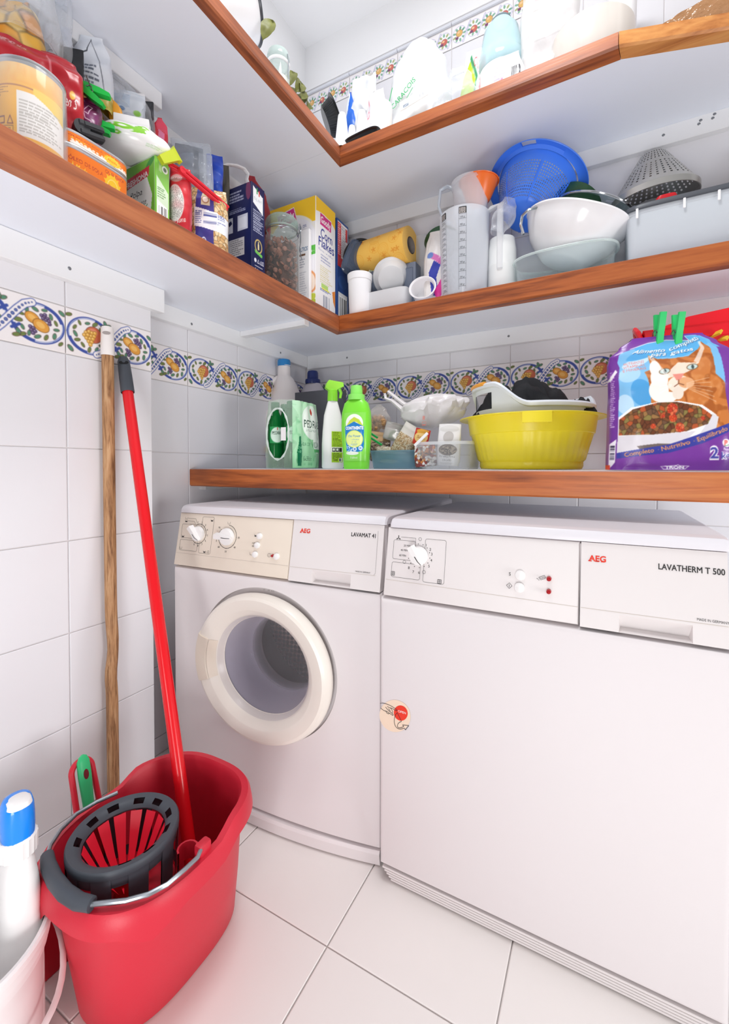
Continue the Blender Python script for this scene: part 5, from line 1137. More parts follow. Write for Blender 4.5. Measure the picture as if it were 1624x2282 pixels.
# dustpan and hand brush
dp_ = thing('dustpan', 'red plastic dustpan standing on edge behind the mop bucket, its loop handle up', 'dustpan', (.355, -1.155, .0008), (0, math.radians(-17), 0))
part('pan', B().loft([[(-.004, -.095, 0), (.000, -.095, 0), (.000, .095, 0), (-.004, .095, 0)], [(-.004, -.095, .16), (.0, -.095, .16), (.0, .095, .16), (-.004, .095, .16)], [(-.004, -.06, .185), (.0, -.06, .185), (.0, .06, .185), (-.004, .06, .185)]]).box(-.028, 0, -.096, -.092, 0, .16, .001, 1).box(-.028, 0, .092, .096, 0, .16, .001, 1), BKT, dp_, 25)
def loop_pts(n=20, w=.022, z0=.18, z1=.300): return [(-.006-.0, -w, z0)]+[(-.006, -w*.9*math.cos(math.pi*k/n), z1-.02+.02*math.sin(math.pi*k/n)) for k in range(n+1)]+[(-.006, w, z0)]
part('loop_handle', B().tube(loop_pts(), .0055, 10, flat=1.0), BKT, dp_, 40, M=T(0, .026, 0))
hbk = thing('hand_brush', 'hand brush with a bright green handle clipped in front of the red dustpan', 'brush', (.330, -1.128, .0008), (0, math.radians(-12), 0))
GRN = mat('brush_green', '#35c07a', .4)
hr = [(.004, .006, .10), (.006, .0085, .16), (.0065, .0105, .22), (.0062, .0125, .265), (.0055, .0118, .292), (.0035, .0075, .301), (.001, .002, .3045)]
hbb = B().loft([sring(a, b_, 2.6, 20, z) for a, b_, z in hr])
part('handle', hbb, GRN, hbk, 45)
part('hanging_hole', B().lathe([(.0048, 0), (.0048, .001), (0, .0012)], 14, sx=2.0), mat('hole_dark_red', '#6e1420', .8), hbk, M=T(.0058, .0, .268) @ rotm(0, math.pi/2, 0))
part('brush_head', B().box(-.010, .012, -.05, .05, .03, .10, .004, 2), GRN, hbk)
part('bristles', B().box(-.006, .008, -.048, .048, .0, .03, .001, 1), mat('bristle_red', '#b8313c', .9), hbk)
# white bucket with cleaning bottles
WB = mat('white_bucket', '#f0ecec', .35)
wbx, wby, wr_, wh = .388, -1.377, .1185, .212
wbk = thing('white_bucket', 'white plastic bucket with a swing handle at the bottom left corner, holding a spray bottle', 'bucket', (wbx, wby, .0005))
part('shell', B().lathe([(0, .001), (.104, 0), (.108, .004), (wr_-.010, wh*.80), (wr_-.004, wh*.81), (wr_-.004, wh*.86), (wr_-.001, wh*.87), (wr_-.001, wh*.93), (wr_+.002, wh*.94), (wr_+.003, wh-.003), (wr_, wh), (wr_-.006, wh-.002), (wr_-.010, wh*.9), (.104, .01), (0, .008)], 72), WB, wbk, 35)
hpts = []
for k in range(25):
    a = math.pi*k/24; x = (wr_+.009)*math.cos(a); yv = (wr_+.016)*math.sin(a)
    hpts.append((x, yv, wh*.86-.080*math.sin(a)))
part('swing_handle', B().tube(hpts, .0045, 10, flat=.6, M=rotm(0, 0, math.radians(-62))), WB, wbk, 40)
c = Cv(.13, .09, 104, 72, '#2b2d31'); c.poly([(0, 0), (.13, 0), (.13, .05), (.06, .02)], '#1f7fd0'); c.poly([(.05, .012), (.13, .048), (.13, .036), (.06, .004)], '#f0f0f0'); c.text('2', .088, .050, .024, '#f2f2f2', w=.018, bold=.05); c.text('Z', .060, .050, .024, '#f2f2f2', w=.018, bold=.05); c.text('A', .030, .050, .024, '#f2f2f2', w=.020, bold=.05)
def wbl(x, y_): z = .055+y_; r = .104+(wr_-.010-.104)*(z/(wh*.80))+.0006; a = math.radians(-62)+x/.115; return (r*math.cos(a), r*math.sin(a), z)
part('bucket_label', c.mesh('bucket_label', wbl, print_mat('gloss')), wbk)
# spray bottle in it
sxx, syy = .4185, -1.3045
kx = 1/ppm((sxx, syy, .3)); zz = lambda v: float(ay(47, v, syy)[2])
zb = .012
CLB = mat('spray_blue', '#1a8af2', .18, spec=.6); CLW = mat('cleaner_white', '#f2f0ef', .3)
sb_ = thing('spray_cleaner', 'white cleaning spray bottle with a bright blue trigger head standing in the white bucket', 'spray bottle', (sxx, syy, zb), (0, 0, math.radians(170)))
ht = zz(1898)-zb
part('body', B().loft([sring(.0375*a, .028*a, 2.6, 32, z*ht) for a, z in ((.92, 0), (1, .03), (1, .42), (.99, .44), (1.0, .46), (1.0, .54), (.97, .56), (.99, .58), (.96, .68), (.92, .70), (.93, .72), (.84, .84), (.68, .95), (.60, 1.0))]), CLW, sb_, 40)
zc1, zc2, zc3 = zz(1898)-zb, zz(1868)-zb, zz(1778)-zb
part('collar', B().lathe([(.024, zc1-.004), (.0245, zc2), (.022, zc2+.003)], 40, c1=True, fn=lambda a, z: 1+.02*math.cos(a*20)), CLW, sb_, 30)
hgt_ = zc3-zc2
part('trigger_head', B().loft([sring(a, b_, 2.4, 26, zc2+t*hgt_, cx=o) for a, b_, t, o in ((.0215, .020, 0, 0), (.024, .021, .25, .002), (.0245, .021, .5, .003), (.023, .020, .75, .002), (.019, .017, .92, 0), (.013, .012, .985, -.001))]), CLB, sb_, 45)
part('head_cap', B().loft([sring(a, b_, 2.4, 26, zc2+t*hgt_, cx=o) for a, b_, t, o in ((.0165, .0160, .84, -.0075), (.0155, .0145, .95, -.0075), (.0095, .010, 1.01, -.007))]), CLW, sb_, 45)
part('trigger', B().tube([(.022, 0, zc2+.55*hgt_), (.032, 0, zc2+.30*hgt_), (.034, 0, zc2-.02)], [.007, .0065, .005], 10), CLB, sb_, 40)
c = Cv(.1, .1, 20, 20, '#6f9a72'); c.fill(c.noisy(.8, .02), '#3f6f4c')
solo('sponge_pack', B().box(-.025, .025, -.015, .015, 0, .17, .006, 2), mat('sponge_green', '#5f8f6a', .85, var=(60, .4)), 'green scouring pad pack at the left edge inside the white bucket', 'sponge', (.345, -1.345, .013), (0, 0, .5))
# ------------------------------------------------------------------ middle shelf, left arm
ZB5 = ZM1+.0008
def boxdims(u1, u0, u2, vt, x):
    """carton with its near upright edge at pixel column u0 in the plane x; u1 and u2 are the columns of the far edges"""
    n = ax(u0, vt, x); y0 = float(n[1]); return float(ay(u1, vt, y0)[0]), x, y0, float(ax(u2, vt, x)[1]), float(n[2])
def carton(nm, label, dims, body, left=None, right=None, m='card', cat='box', z0=ZB5, bev=.0015):
    """box on the shelf: 'left' print on the face towards the camera (-y), 'right' print on the face towards the aisle (+x)"""
    x1, x2, y0, y2, zt = dims; w, d, h = x2-x1, y2-y0, zt-z0
    t = thing(nm, label, cat, (x1, y0, z0))
    part('carton_body', B().box(0, w, 0, d, 0, h, bev, 1), body, t)
    e = .0004
    if left: part('front_print', left.mesh('front_print', lambda x, y: (bev+x/left.w*(w-2*bev), -e, bev+y/left.h*(h-2*bev)), print_mat(m)), t)
    if right: part('side_print', right.mesh('side_print', lambda x, y: (w+e, bev+x/right.w*(d-2*bev), bev+y/right.h*(h-2*bev)), print_mat(m)), t)
    return t, w, d, h
# cornflakes box
dm = boxdims(588, 703.5, 747, 434, .288)
def logo(c, x, y, w, h, ang):
    ca, sa = math.cos(ang), math.sin(ang); R_ = lambda a, b: (x+a*ca-b*sa, y+a*sa+b*ca)
    c.poly([R_(-.03*w, -.12*h), R_(w*1.03, -.12*h), R_(w*1.03, h*1.15), R_(-.03*w, h*1.15)], '#f6eef2'); c.poly([R_(0, -.05*h), R_(w, -.05*h), R_(w, h*1.08), R_(0, h*1.08)], '#d62f86')
    c.text('Goody', *R_(w*.06, h*.22), h*.62, '#fbf3f6', w=w*.88, bold=.03, ang=ang)
L = Cv(110, 255, 110, 250, '#f2f0f1'); L.rect(0, 200, 110, 255, '#fccb1e'); L.ell(62, 130, 62, 96, '#f3efe6'); L.ell(62, 128, 58, 92, '#f1eff3')
logo(L, 36, 208, 36, 26, .22); L.text('sobre os', 62, 190, 9, '#5a5f9c', w=30, ang=.1); L.text('Corn', 50, 176, 8, '#7a7fb0', w=24); L.rect(98, 128, 110, 148, '#5fbf4a'); L.text('Folhas', 99, 134, 4, '#f2f6ee', w=9)
L.ell(98, 70, 15, 26, '#e9a06a', .15, .26); L.ell(98, 70, 11.5, 21, '#f4e2d2', .15); L.ell(104, 36, 7, 7, '#c9d24a'); L.ell(97, 28, 8, 8, '#d2d860'); L.ell(106, 24, 6, 6, '#bfca44'); L.para(60, 100, 90, 120, 5, '#b9b8c8', 3)
Rr = Cv(70, 255, 80, 250, '#f4f3f4'); Rr.rect(0, 214, 70, 255, '#fccb1e'); Rr.ell(28, 204, 46, 24, '#f4f3f4'); logo(Rr, 14, 202, 40, 22, -.02)
Rr.text('Corn', 16, 173, 21, '#3c4596', w=42, bold=.015, shear=.05); Rr.text('Flakes', 8, 152, 21, '#3c4596', w=57, bold=.015, shear=.05); Rr.text('Flocos de milho', 8, 142, 5.5, '#8a90c0', w=52); Rr.para(16, 118, 54, 138, 3, '#9aa0c4', 4); Rr.para(14, 72, 60, 112, 9, '#d9cf9a', 5, .7); Rr.rect(18, 62, 42, 72, '#b9dc7a'); Rr.rect(20, 58, 48, 63, '#efe86a'); Rr.para(14, 54, 60, 60, 2, '#5a6ab0', 5); Rr.bars(24, 4, 50, 50, 8, '#8a93a8', '#f4f3f4'); Rr.poly([(58, 66), (70, 72), (70, 30), (62, 44)], '#e5893a')
carton('cereal_box', 'yellow topped white corn flakes box at the inner corner of the middle shelf', dm, mat('cereal_card', '#f2eff0', .5), L, Rr)
# coffee box
dc = boxdims(503, 560, 589.5, 402, .280)
NAVY = '#1f2550'
L = Cv(60, 165, 72, 190, NAVY); L.fill(L.noisy(.35, 24, 3), '#2d2f6a'); L.ell(54, 152, 6, 16, '#7a3f62'); L.para(4, 138, 52, 158, 4, '#c9cbe0', 3); L.para(8, 120, 50, 128, 3, '#b9bcd8', 4)
L.rect(0, 88, 16, 114, '#d9dae2'); L.rect(28, 88, 52, 114, '#d9dbe6'); L.rect(31, 92, 48, 110, '#eceef4'); L.poly([(4, 106), (12, 110), (15, 104), (7, 100)], '#262a50'); L.rect(2, 46, 44, 76, '#d6d3d2'); L.para(3, 47, 43, 75, 8, '#77757c', 4); L.rect(0, 46, 10, 76, '#b9b8bc')
L.para(3, 26, 16, 36, 3, '#c9cbe0', 6); L.text('1 kg', 26, 14, 8, '#e9eaf2', w=18, bold=.01); L.text('e', 46, 14, 8, '#e9eaf2'); L.rect(0, 0, 60, 7, '#c9ccda')
Rr = Cv(32, 165, 48, 190, NAVY); Rr.poly([(3, 132), (28, 120), (28, 150), (3, 160)], '#eef0f2'); Rr.rect(12, 150, 14.5, 160, '#3f9a5a'); Rr.rect(17, 148, 19.5, 158, '#d8463c'); Rr.text('ITALIANO', 5, 138, 5, '#a9aeb8', w=20)
Rr.para(3, 84, 29, 122, 12, '#c9cce0', 2); Rr.ell(16, 62, 9.5, 12, '#c9b06a', ring=.22); Rr.ell(16, 62, 7, 9, '#2a2f4c'); Rr.poly([(14, 56), (18, 56), (17, 70), (15, 70)], '#e6d7a0'); Rr.poly([(6, 54), (26, 50), (25, 45), (8, 49)], '#6fbf5a'); Rr.ell(8, 36, 3, 3.6, '#e9eaf2'); Rr.line([(13, 33), (15.5, 39), (18, 33), (13, 33)], .9, '#e9eaf2'); Rr.line([(20, 33), (22.5, 39), (25, 33), (20, 33)], .9, '#e9eaf2'); Rr.line([(26, 33), (29, 33), (29, 39), (26, 39), (26, 33)], .9, '#e9eaf2'); Rr.line([(7, 27), (26, 27)], .9, '#e9eaf2'); Rr.text('1 kg', 8, 16, 7, '#e9eaf2', w=13); Rr.text('e', 23, 16, 7, '#e9eaf2')
for k in range(5): Rr.rect(0, 1+2.2*k, 32, 2.2+2.2*k, '#e9eaf0')
carton('coffee_box', 'dark navy 1 kg coffee box standing left of the glass jar', dc, mat('navy_card', NAVY, .4), L, Rr, 'gloss')
# tomato carton
dt = boxdims(272, 345, 377, 344, .272)
L = Cv(80, 120, 84, 126, '#f3f3ee'); L.poly([(0, 78), (0, 120), (80, 120), (80, 0), (66, 0), (74, 60), (60, 96), (30, 92)], '#7cc23e'); L.ell(70, 112, 12, 5, '#3f9a3a', .6); L.poly([(12, 84), (66, 92), (68, 108), (12, 101)], '#d2283c'); L.text('FRESHONA', 9, 86, 8.5, '#fbf4f2', w=56, bold=.02, ang=.12)
L.text('Polpa', 20, 66, 10, '#34312e', w=30, shear=.15); L.text('de tomate', 12, 49, 9, '#34312e', w=48, shear=.15); L.ell(56, 24, 17, 17, '#d8372b'); L.ell(50, 30, 5, 5, '#f08a72'); L.ell(28, 9, 11, 11, '#df4a34'); L.ell(62, 4, 9, 9, '#c92f26'); L.line([(56, 40), (50, 46)], 1.5, '#4a8a3a'); L.line([(56, 40), (62, 47)], 1.5, '#4a8a3a'); L.line([(56, 40), (56, 48)], 1.5, '#4a8a3a'); L.rect(20, 20, 30, 34, '#34402c'); L.ell(34, 17, 6, 5, '#e9d24a')
Rr = Cv(32, 120, 40, 126, '#8ccc5a'); Rr.rect(2, 2, 28, 52, '#f6f6f4'); Rr.bars(4, 4, 26, 46, 4); Rr.poly([(2, 52), (30, 44), (30, 70), (2, 90)], '#dbeed0'); Rr.para(4, 56, 28, 74, 5, '#6f9a5f', 3); Rr.ell(22, 106, 7, 6, '#f0f3ee'); Rr.ell(22, 106, 4, 3.5, '#6a7a68'); Rr.poly([(8, 100), (14, 98), (14, 114), (8, 116)], '#b9e09a')
tc_, tw, td_, th = carton('tomato_carton', 'green tomato pulp carton standing under the white sugar bag', dt, mat('green_card', '#7cc23e', .4), L, Rr, 'gloss')
part('lid_flap', B().add([(tw, td_*.12, th-.001), (tw+.002, td_*.5, th+.006), (tw, td_*.95, th-.001), (tw+.001, td_*.5, th-.016)], [(0, 1, 2, 3)]), mat('green_card'), tc_)
# filter packet and narrow navy box
yf_ = dm[2]-.018
L = Cv(26, 140, 40, 200, '#f4f3f4'); L.text('FILTROS', 2, 104, 7, '#3f6f9a', w=21, bold=.02); L.rect(3, 96, 17, 100, '#7a5a44'); L.para(3, 8, 22, 70, 16, '#c9c9d0', 5); L.para(3, 76, 16, 92, 4, '#a9adb8', 2)
x1_ = float(ay(664, 560, yf_)[0]); x2_ = float(ay(689, 560, yf_)[0])
carton('filter_box', 'narrow white coffee filter box in front of the corn flakes box', (x1_, x2_, yf_, yf_+.014, float(ay(676, 512, yf_)[2])), mat('white_card'), L, None)
dn = (.288-.05, .288, float(ax(749.5, 480, .288)[1])+.004, float(ax(776, 500, .288)[1]), float(ax(749, 482, .288)[2]))
Rr = Cv(30, 220, 40, 230, '#274a8c'); Rr.rect(1, 122, 28, 216, '#f3eef0'); Rr.rect(1, 122, 10, 214, '#d8363c'); Rr.rect(22, 184, 27, 212, '#d8363c'); Rr.rect(1, 128, 28, 142, '#d8464c'); Rr.para(11, 146, 27, 212, 18, '#9a98a4', 5); Rr.para(2, 146, 9, 212, 16, '#f2d6d6', 6); Rr.rect(3, 4, 27, 68, '#f3f3f5'); Rr.bars(4, 6, 26, 62, 9); Rr.ell(14, 92, 12, 14, '#345a9c')
carton('biscuit_box', 'narrow navy box with a red and white table right of the corn flakes box', dn, mat('navy_red_card', '#274a8c', .45), None, Rr)
solo('grey_card', B().loft([[(0, 0, 0), (.002, .05, 0), (.002, .05, .012), (.0, .0, .018)], [(.002, 0, 0), (.004, .05, 0), (.004, .05, .012), (.002, 0, .018)]]), mat('grey_board', '#b9b8bc', .5), 'small grey card tip sticking out above the navy box', 'card', (dn[0]+.012, dn[2]+.01, dn[4]+.0005))
# glass jar of cereal
yj_ = float(ax(628, 560, .245)[1]); jx = .245; kx = 1/ppm((jx, yj_, 1.55)); zz = lambda v: float(ax(628, v, jx)[2])-ZB5
JGL = film('jar_glass', '#eef4f2', .03, .03, edge=.35); jar = thing('glass_jar', 'clip-top glass jar filled with brown chocolate cereal beside the corn flakes box', 'jar', (jx, yj_, ZB5), (0, 0, .55))
jh = zz(530)
jp = [(0, .002), (33, .0), (37, .006), (38, .02), (38, jh-.012), (36, jh-.002), (33, jh+.006), (33, zz(518))]
jp = [(r*kx if r else 0, z) for r, z in jp]
part('glass_body', B().lathe(jp, 40), JGL, jar, 50)
part('rubber_seal', B().lathe([(34*kx, zz(518)), (35.5*kx, zz(516)), (34*kx, zz(513))], 40), mat('rubber_seal_grey', '#8f9a94', .6), jar)
part('glass_lid', B().lathe([(34.5*kx, zz(513)), (36.5*kx, zz(508)), (37*kx, zz(500)), (34*kx, zz(493)), (28*kx, zz(488)), (0, zz(486))], 40), film('lid_glass', '#b9d2c8', .22, .03, edge=.4), jar, 50)
part('wire_bail', B().tube([(37.5*kx*math.cos(a), 37.5*kx*math.sin(a), zz(523)) for a in [2*math.pi*k/40 for k in range(40)]], .0012, 6, closed=True).tube([(36*kx, 0, zz(523)), (42*kx, .004, zz(512)), (40*kx, .006, zz(500)), (41*kx, .008, zz(524)), (41*kx, .008, zz(536)), (38.6*kx, .012, zz(548)), (40*kx, .014, zz(560)), (43*kx, .018, zz(572))], .0014, 6).tube([(36*kx, 0, zz(523)), (42*kx, -.006, zz(512)), (40*kx, -.006, zz(500)), (41*kx, -.004, zz(524)), (40*kx, .004, zz(540))], .0014, 6), WIRE, jar)
FLK = mat('cocoa_flake', '#8a5440', .6, var=(90, .5)); R_ = random.Random(7)
fm = mesh('cocoa_flake', B().lathe([(0, -.002), (.006, -.0016), (.0085, .0005), (.0065, .0022), (.003, .0012), (0, .0014)], 9), FLK, 60)
zt_ = zz(546)
for k in range(270):
    a = R_.uniform(0, 2*math.pi); r = (38*kx-.0095)*math.sqrt(R_.uniform(.72, 1)) if k < 215 else (38*kx-.011)*math.sqrt(R_.random())
    z = R_.uniform(.008, zt_) if k < 215 else zt_+R_.uniform(-.004, .004)
    part('cocoa_flake', fm, jar, M=T(r*math.cos(a), r*math.sin(a), z) @ rotm(R_.uniform(0, 3), R_.uniform(0, 3), R_.uniform(0, 3)))
part('cereal_core', B().lathe([(0, .006), (38*kx-.019, .006), (38*kx-.019, zt_-.010), (0, zt_-.008)], 20), mat('cocoa_dark', '#4a2c22', .7), jar)
# packets: left arm helper; x is the plane of the packet's middle
def lpacket(nm, label, cv, m, back, u0, u1, v0, v1, x, d, rz=60, tilt=0, pitch=0, cat='packet', z0=None, **k):
    """packet seen in pixel columns u0..u1 and rows v0..v1, its front turned rz degrees towards the aisle"""
    um = (u0+u1)/2; c_ = ax(um, v1, x); zb = float(c_[2]) if z0 is None else z0; y = float(c_[1]); zt = float(ax(um, v0, x)[2]); w = (u1-u0)/ppm((x, y, (zb+zt)/2))
    face = math.radians(rz); w = w/max(.5, math.cos(abs(face-math.radians(44))))
    t = thing(nm, label, cat, (x, y, zb), (math.radians(pitch), math.radians(tilt), face)); A = k.pop('A', POUCH_A); D = k.pop('D', POUCH_D)
    if cv is None: part('bag_film', clear_bag(None, w, zt-zb, d, A, D, **k), m, t, 60)
    else: sack(t, cv, m, w, zt-zb, d, A, D, back, **k)
    return t, w, zt-zb
BLOCK_A = [(0, .96), (.1, 1), (.8, 1), (1, .92)]; BLOCK_D = [(0, 1), (.3, 1.05), (.75, .9), (.9, .4), (1, .06)]
# rice bag with the long red clip
c = Cv(45, 130, 54, 150, '#d2323c'); c.ell(14, 62, 17, 30, '#e9e4e0'); c.blotch((((c.X-14)/16)**2+((c.Y-62)/28)**2 < 1), ['#f2efec', '#dcd8d4', '#e8e4e0'], 3.2, 2); c.ell(16, 105, 12, 9, '#c9a09a'); c.text('arroz', 4, 102, 8, '#f6e6e4', w=24, shear=.2); c.fill(np.clip(c.noisy(.5, 14, 4)-.2, 0, 1), '#b01f2c'); c.text('de luxe', 6, 26, 8, '#f3dcd8', w=30, shear=.3, ang=.25); c.rect(38, 0, 45, 130, '#a8c9b0' if False else '#c92c38')
lpacket('rice_bag', 'red bag of rice with a clear window right of the tomato carton', c, print_mat('foil'), mat('red_foil'), 380, 426, 376, 520, .262, .055, 45, z0=ZB5, seed=21, amp=.004, A=BLOCK_A, D=BLOCK_D, ridge=.002)
# pasta bag
c = Cv(84, 130, 100, 150, '#dcb887'); c.blotch(np.ones(c.X.shape), ['#e3c08c', '#d4a870', '#edd3a8', '#c99a62', '#e9cb9c'], 7, 5); c.rect(16, 0, 54, 130, '#3a3f8c'); c.fill(c.noisy(.5, 12, 6)*((c.X > 16) & (c.X < 54)), '#5a3a8a'); c.poly([(14, 50), (84, 40), (84, 72), (14, 84)], '#eef0f4'); c.para(16, 54, 80, 78, 7, '#5a62a0', 4); c.bars(30, 54, 62, 78, 5, '#5a62a0', '#eef0f4', False); c.rect(27, 88, 46, 116, '#d9c9a8'); c.ell(36, 98, 8, 7, '#a87a5a'); c.ell(36, 98, 6, 5, '#efe6d8'); c.rect(32, 110, 46, 116, '#9ac65a'); c.ell(36, 122, 9, 5, '#c93a44'); c.ell(34, 24, 5, 7, '#e6e8f2', ring=.3); c.para(20, 10, 50, 18, 2, '#d9dcee', 3)
lpacket('pasta_bag', 'clear bag of pasta with a blue label under the long red clip', c, print_mat('gloss'), mat('pasta_back', '#dcb887', .5), 424, 507, 424, 566, .262, .075, 45, z0=ZB5, seed=22, amp=.004, A=BLOCK_A, D=BLOCK_D)
def clip_between(nm, label, u0, v0, x0, u1, v1, x1, w, m, cat='bag clip', parts=True):
    a, b_ = Vector(ax(u0, v0, x0)), Vector(ax(u1, v1, x1)); d = b_-a; L_ = d.length; mq_ = d.to_track_quat('X', 'Z').to_matrix().to_4x4()
    t = thing(nm, label, cat, M=Matrix.Translation(a) @ mq_)
    part('upper_jaw', B().box(0, L_, -w*.28, w*.28, w*.06, w*.42, w*.1, 1).box(L_*.25, L_*.8, -w*.32, -w*.26, w*.12, w*.34), m, t)
    part('lower_jaw', B().box(L_*.02, L_*.98, -w*.28, w*.28, -w*.42, -w*.06, w*.1, 1), m, t)
    part('hinge', B().lathe([(w*.42, -w*.22), (w*.42, w*.22)], 14, M=T(w*.2, 0, 0) @ Matrix.Rotation(math.pi/2, 4, 'X'), c0=True, c1=True), m, t)
    return t
CRED = mat('clip_red', '#dc2636', .35); CLG = mat('clip_lime', '#c3d030', .35); CBLK = mat('clip_black', '#2b2c30', .4)
clip_between('bag_clip', 'long red bag clip closing the pasta bag', 402, 377, .292, 508, 467, .300, .020, CRED)
a_, b_ = Vector(ax(358, 357, .285)), Vector(ax(393, 346, .292)); d_ = b_-a_
solo('bag_clip', B().loft([[(x, -w_, -h_), (x, w_, -h_), (x, w_, h_), (x, -w_, h_)] for x, w_, h_ in ((0, .006, .009), (d_.length*.8, .007, .0115), (d_.length*.93, .007, .0125), (d_.length, .008, .017))]), CLG, 'lime green bag clip above the rice bag', 'bag clip', M=Matrix.Translation(a_) @ d_.to_track_quat('X', 'Z').to_matrix().to_4x4(), sharp=25)
clip_between('bag_clip', 'short red clip tucked under the lime green clip', 377, 366, .275, 402, 380, .285, .012, CRED)
# bags behind the pasta
CLEAR = film('clear_bag_film', '#eef1f5', .16, .07, (30, .5)); CLEAR2 = film('clear_bag_film_grey', '#dfe6ee', .16, .08, (30, .6))
lpacket('snack_bag', 'clear crinkled bag with grey packs inside, behind the red clip', None, CLEAR2, None, 384, 470, 318, 460, .200, .06, 45, seed=23, amp=.008, ridge=.004, z0=1.50)
c = Cv(40, 90, 40, 90, '#39404e'); c.fill(c.noisy(.8, 10, 2), '#5f6a7c'); c.poly([(6, 10), (30, 20), (26, 84), (8, 80)], '#7d8898'); c.poly([(20, 30), (34, 26), (34, 70)], '#2a2e38')
lpacket('grey_pouch', 'dark grey foil pouch inside the clear bag behind the red clip', c, print_mat('foil'), mat('dark_foil', '#3a404c', .3), 392, 452, 326, 450, .170, .04, 45, seed=24, amp=.005, z0=1.47)
c = Cv(36, 72, 40, 72, '#2145b4'); c.fill(np.clip(c.noisy(1, 9, 5)-.45, 0, 1), '#5a7ad8'); c.fill(np.clip(c.noisy(1, 7, 8)-.6, 0, 1), '#122a78')
lpacket('blue_pouch', 'crumpled shiny royal blue pouch left of the coffee box', c, print_mat('foil'), mat('blue_foil', '#2145b4', .3), 462, 496, 347, 430, .215, .04, 45, seed=25, amp=.008, ridge=.004, z0=1.54)
lpacket('clear_wrapper', 'twisted clear wrapper end beside the royal blue pouch', None, CLEAR, None, 444, 474, 345, 412, .225, .03, 45, seed=26, amp=.006, ridge=.004, z0=1.56)
c = Cv(20, 30, 16, 24, '#3c3a36'); c.fill(c.noisy(.6, 5), '#7a705c')
lpacket('dark_wrapper', 'dark wrapper tip pointing up left of the coffee box', c, print_mat('foil'), mat('dark_foil'), 494, 511, 368, 404, .19, .015, 45, seed=27, amp=.003, A=[(0, .7), (.6, 1), (1, .9)], z0=1.60)
p = [ax(u, v, .165) for u, v in ((488, 372), (505, 367), (525, 369), (543, 376), (552, 388), (549, 400), (553, 416))]
solo('carrier_bag', B().tube([tuple(q_) for q_ in p], [.008, .009, .009, .008, .007, .008, .01], 10, flat=.45), mat('white_bag_plastic', '#eeecee', .4), 'white carrier bag strap looping up behind the coffee box', 'plastic bag')
c = Cv(30, 40, 24, 32, '#b32a34'); c.fill(c.noisy(.7, 8), '#7c1822')
lpacket('red_packet', 'dark red foil packet peeking out above the coffee box', c, print_mat('foil'), mat('red_foil'), 522, 603, 393, 560, .150, .04, 45, seed=28, amp=.004, z0=ZB5, A=[(0, 1), (.7, 1), (.85, .75), (1, .15)])
# white sugar bag lying on the carton, with an opened little box on top
zs_ = dt[4]+.001; pS = ax(300, 352, .215)
sgb = thing('sugar_bag', 'plump white bag with green flowers lying on the tomato carton', 'packet', (.215, float(ax(302, 340, .215)[1]), zs_), (0, 0, math.radians(46)))
sw = (368-236)/ppm((.205, -.8, 1.75))*1.03; shh = float(ax(302, 279, .245)[2])-zs_
def sug(s, t):
    a = 2*math.pi*s; ph = math.pi*(t-.5); n = noise.noise(Vector((math.cos(a)*2, math.sin(a)*2, t*3+4))); cp = max(0, math.cos(ph))**.55
    x = sw*.5*math.copysign(abs(math.cos(a))**.75, math.cos(a))*cp; y_ = .055*math.sin(a)*cp*(1+.1*n); z = shh*(.5+.5*math.sin(ph))*(1+.10*n*cp)
    return (x, y_, z+.004*math.cos(a*2)*cp*0+(x/sw)*-.010)
part('bag_body', B().grid(sug, 48, 26, wrap=True), mat('sugar_film', '#f3f2f2', .35, bump=(40, .3)), sgb, 50)
c = Cv(1, 1, 90, 60, '#f3f2f2')
for x, y_, r in ((.06, .52, .075), (.20, .56, .08), (.36, .66, .10), (.30, .36, .05), (.52, .80, .07)):
    for k in range(5): c.ell(x+r*.55*math.cos(1.257*k), y_+r*.9*math.sin(1.257*k), r*.45, r*.7, '#86cc3a')
    c.ell(x, y_, r*.38, r*.55, '#f4f8ee')
c.poly([(.42, .45), (.54, .56), (.50, .84), (.44, .80)], '#8fd04a'); c.para(.55, .1, .9, .25, 4, '#9acb8a', 3)
def sugp(x, y_):
    q_ = sug(.60+.36*x, .20+.55*y_); return (q_[0]*1.004, q_[1]*1.02-.0008, q_[2]+.0012)
part('flower_print', c.mesh('flower_print', sugp, print_mat('gloss')), sgb)
pw = ax(283, 286, .22)
wb2 = thing('paper_box', 'small opened white cardboard box lying on top of the white sugar bag', 'box', (.222, float(pw[1]), zs_+shh-.005), (0, .0, math.radians(46)))
bw_ = 62/ppm((.2, -.8, 1.8))
part('box_body', B().box(-bw_*.36, bw_*.62, -.012, .014, .0, .026, .001, 1), mat('white_card'), wb2)
part('box_flap', B().add([(-bw_*.36, -.012, .0), (-bw_*.36, .014, .0), (-bw_*.66, .012, .018), (-bw_*.66, -.016, .018)], [(0, 1, 2, 3)]), mat('white_card'), wb2)
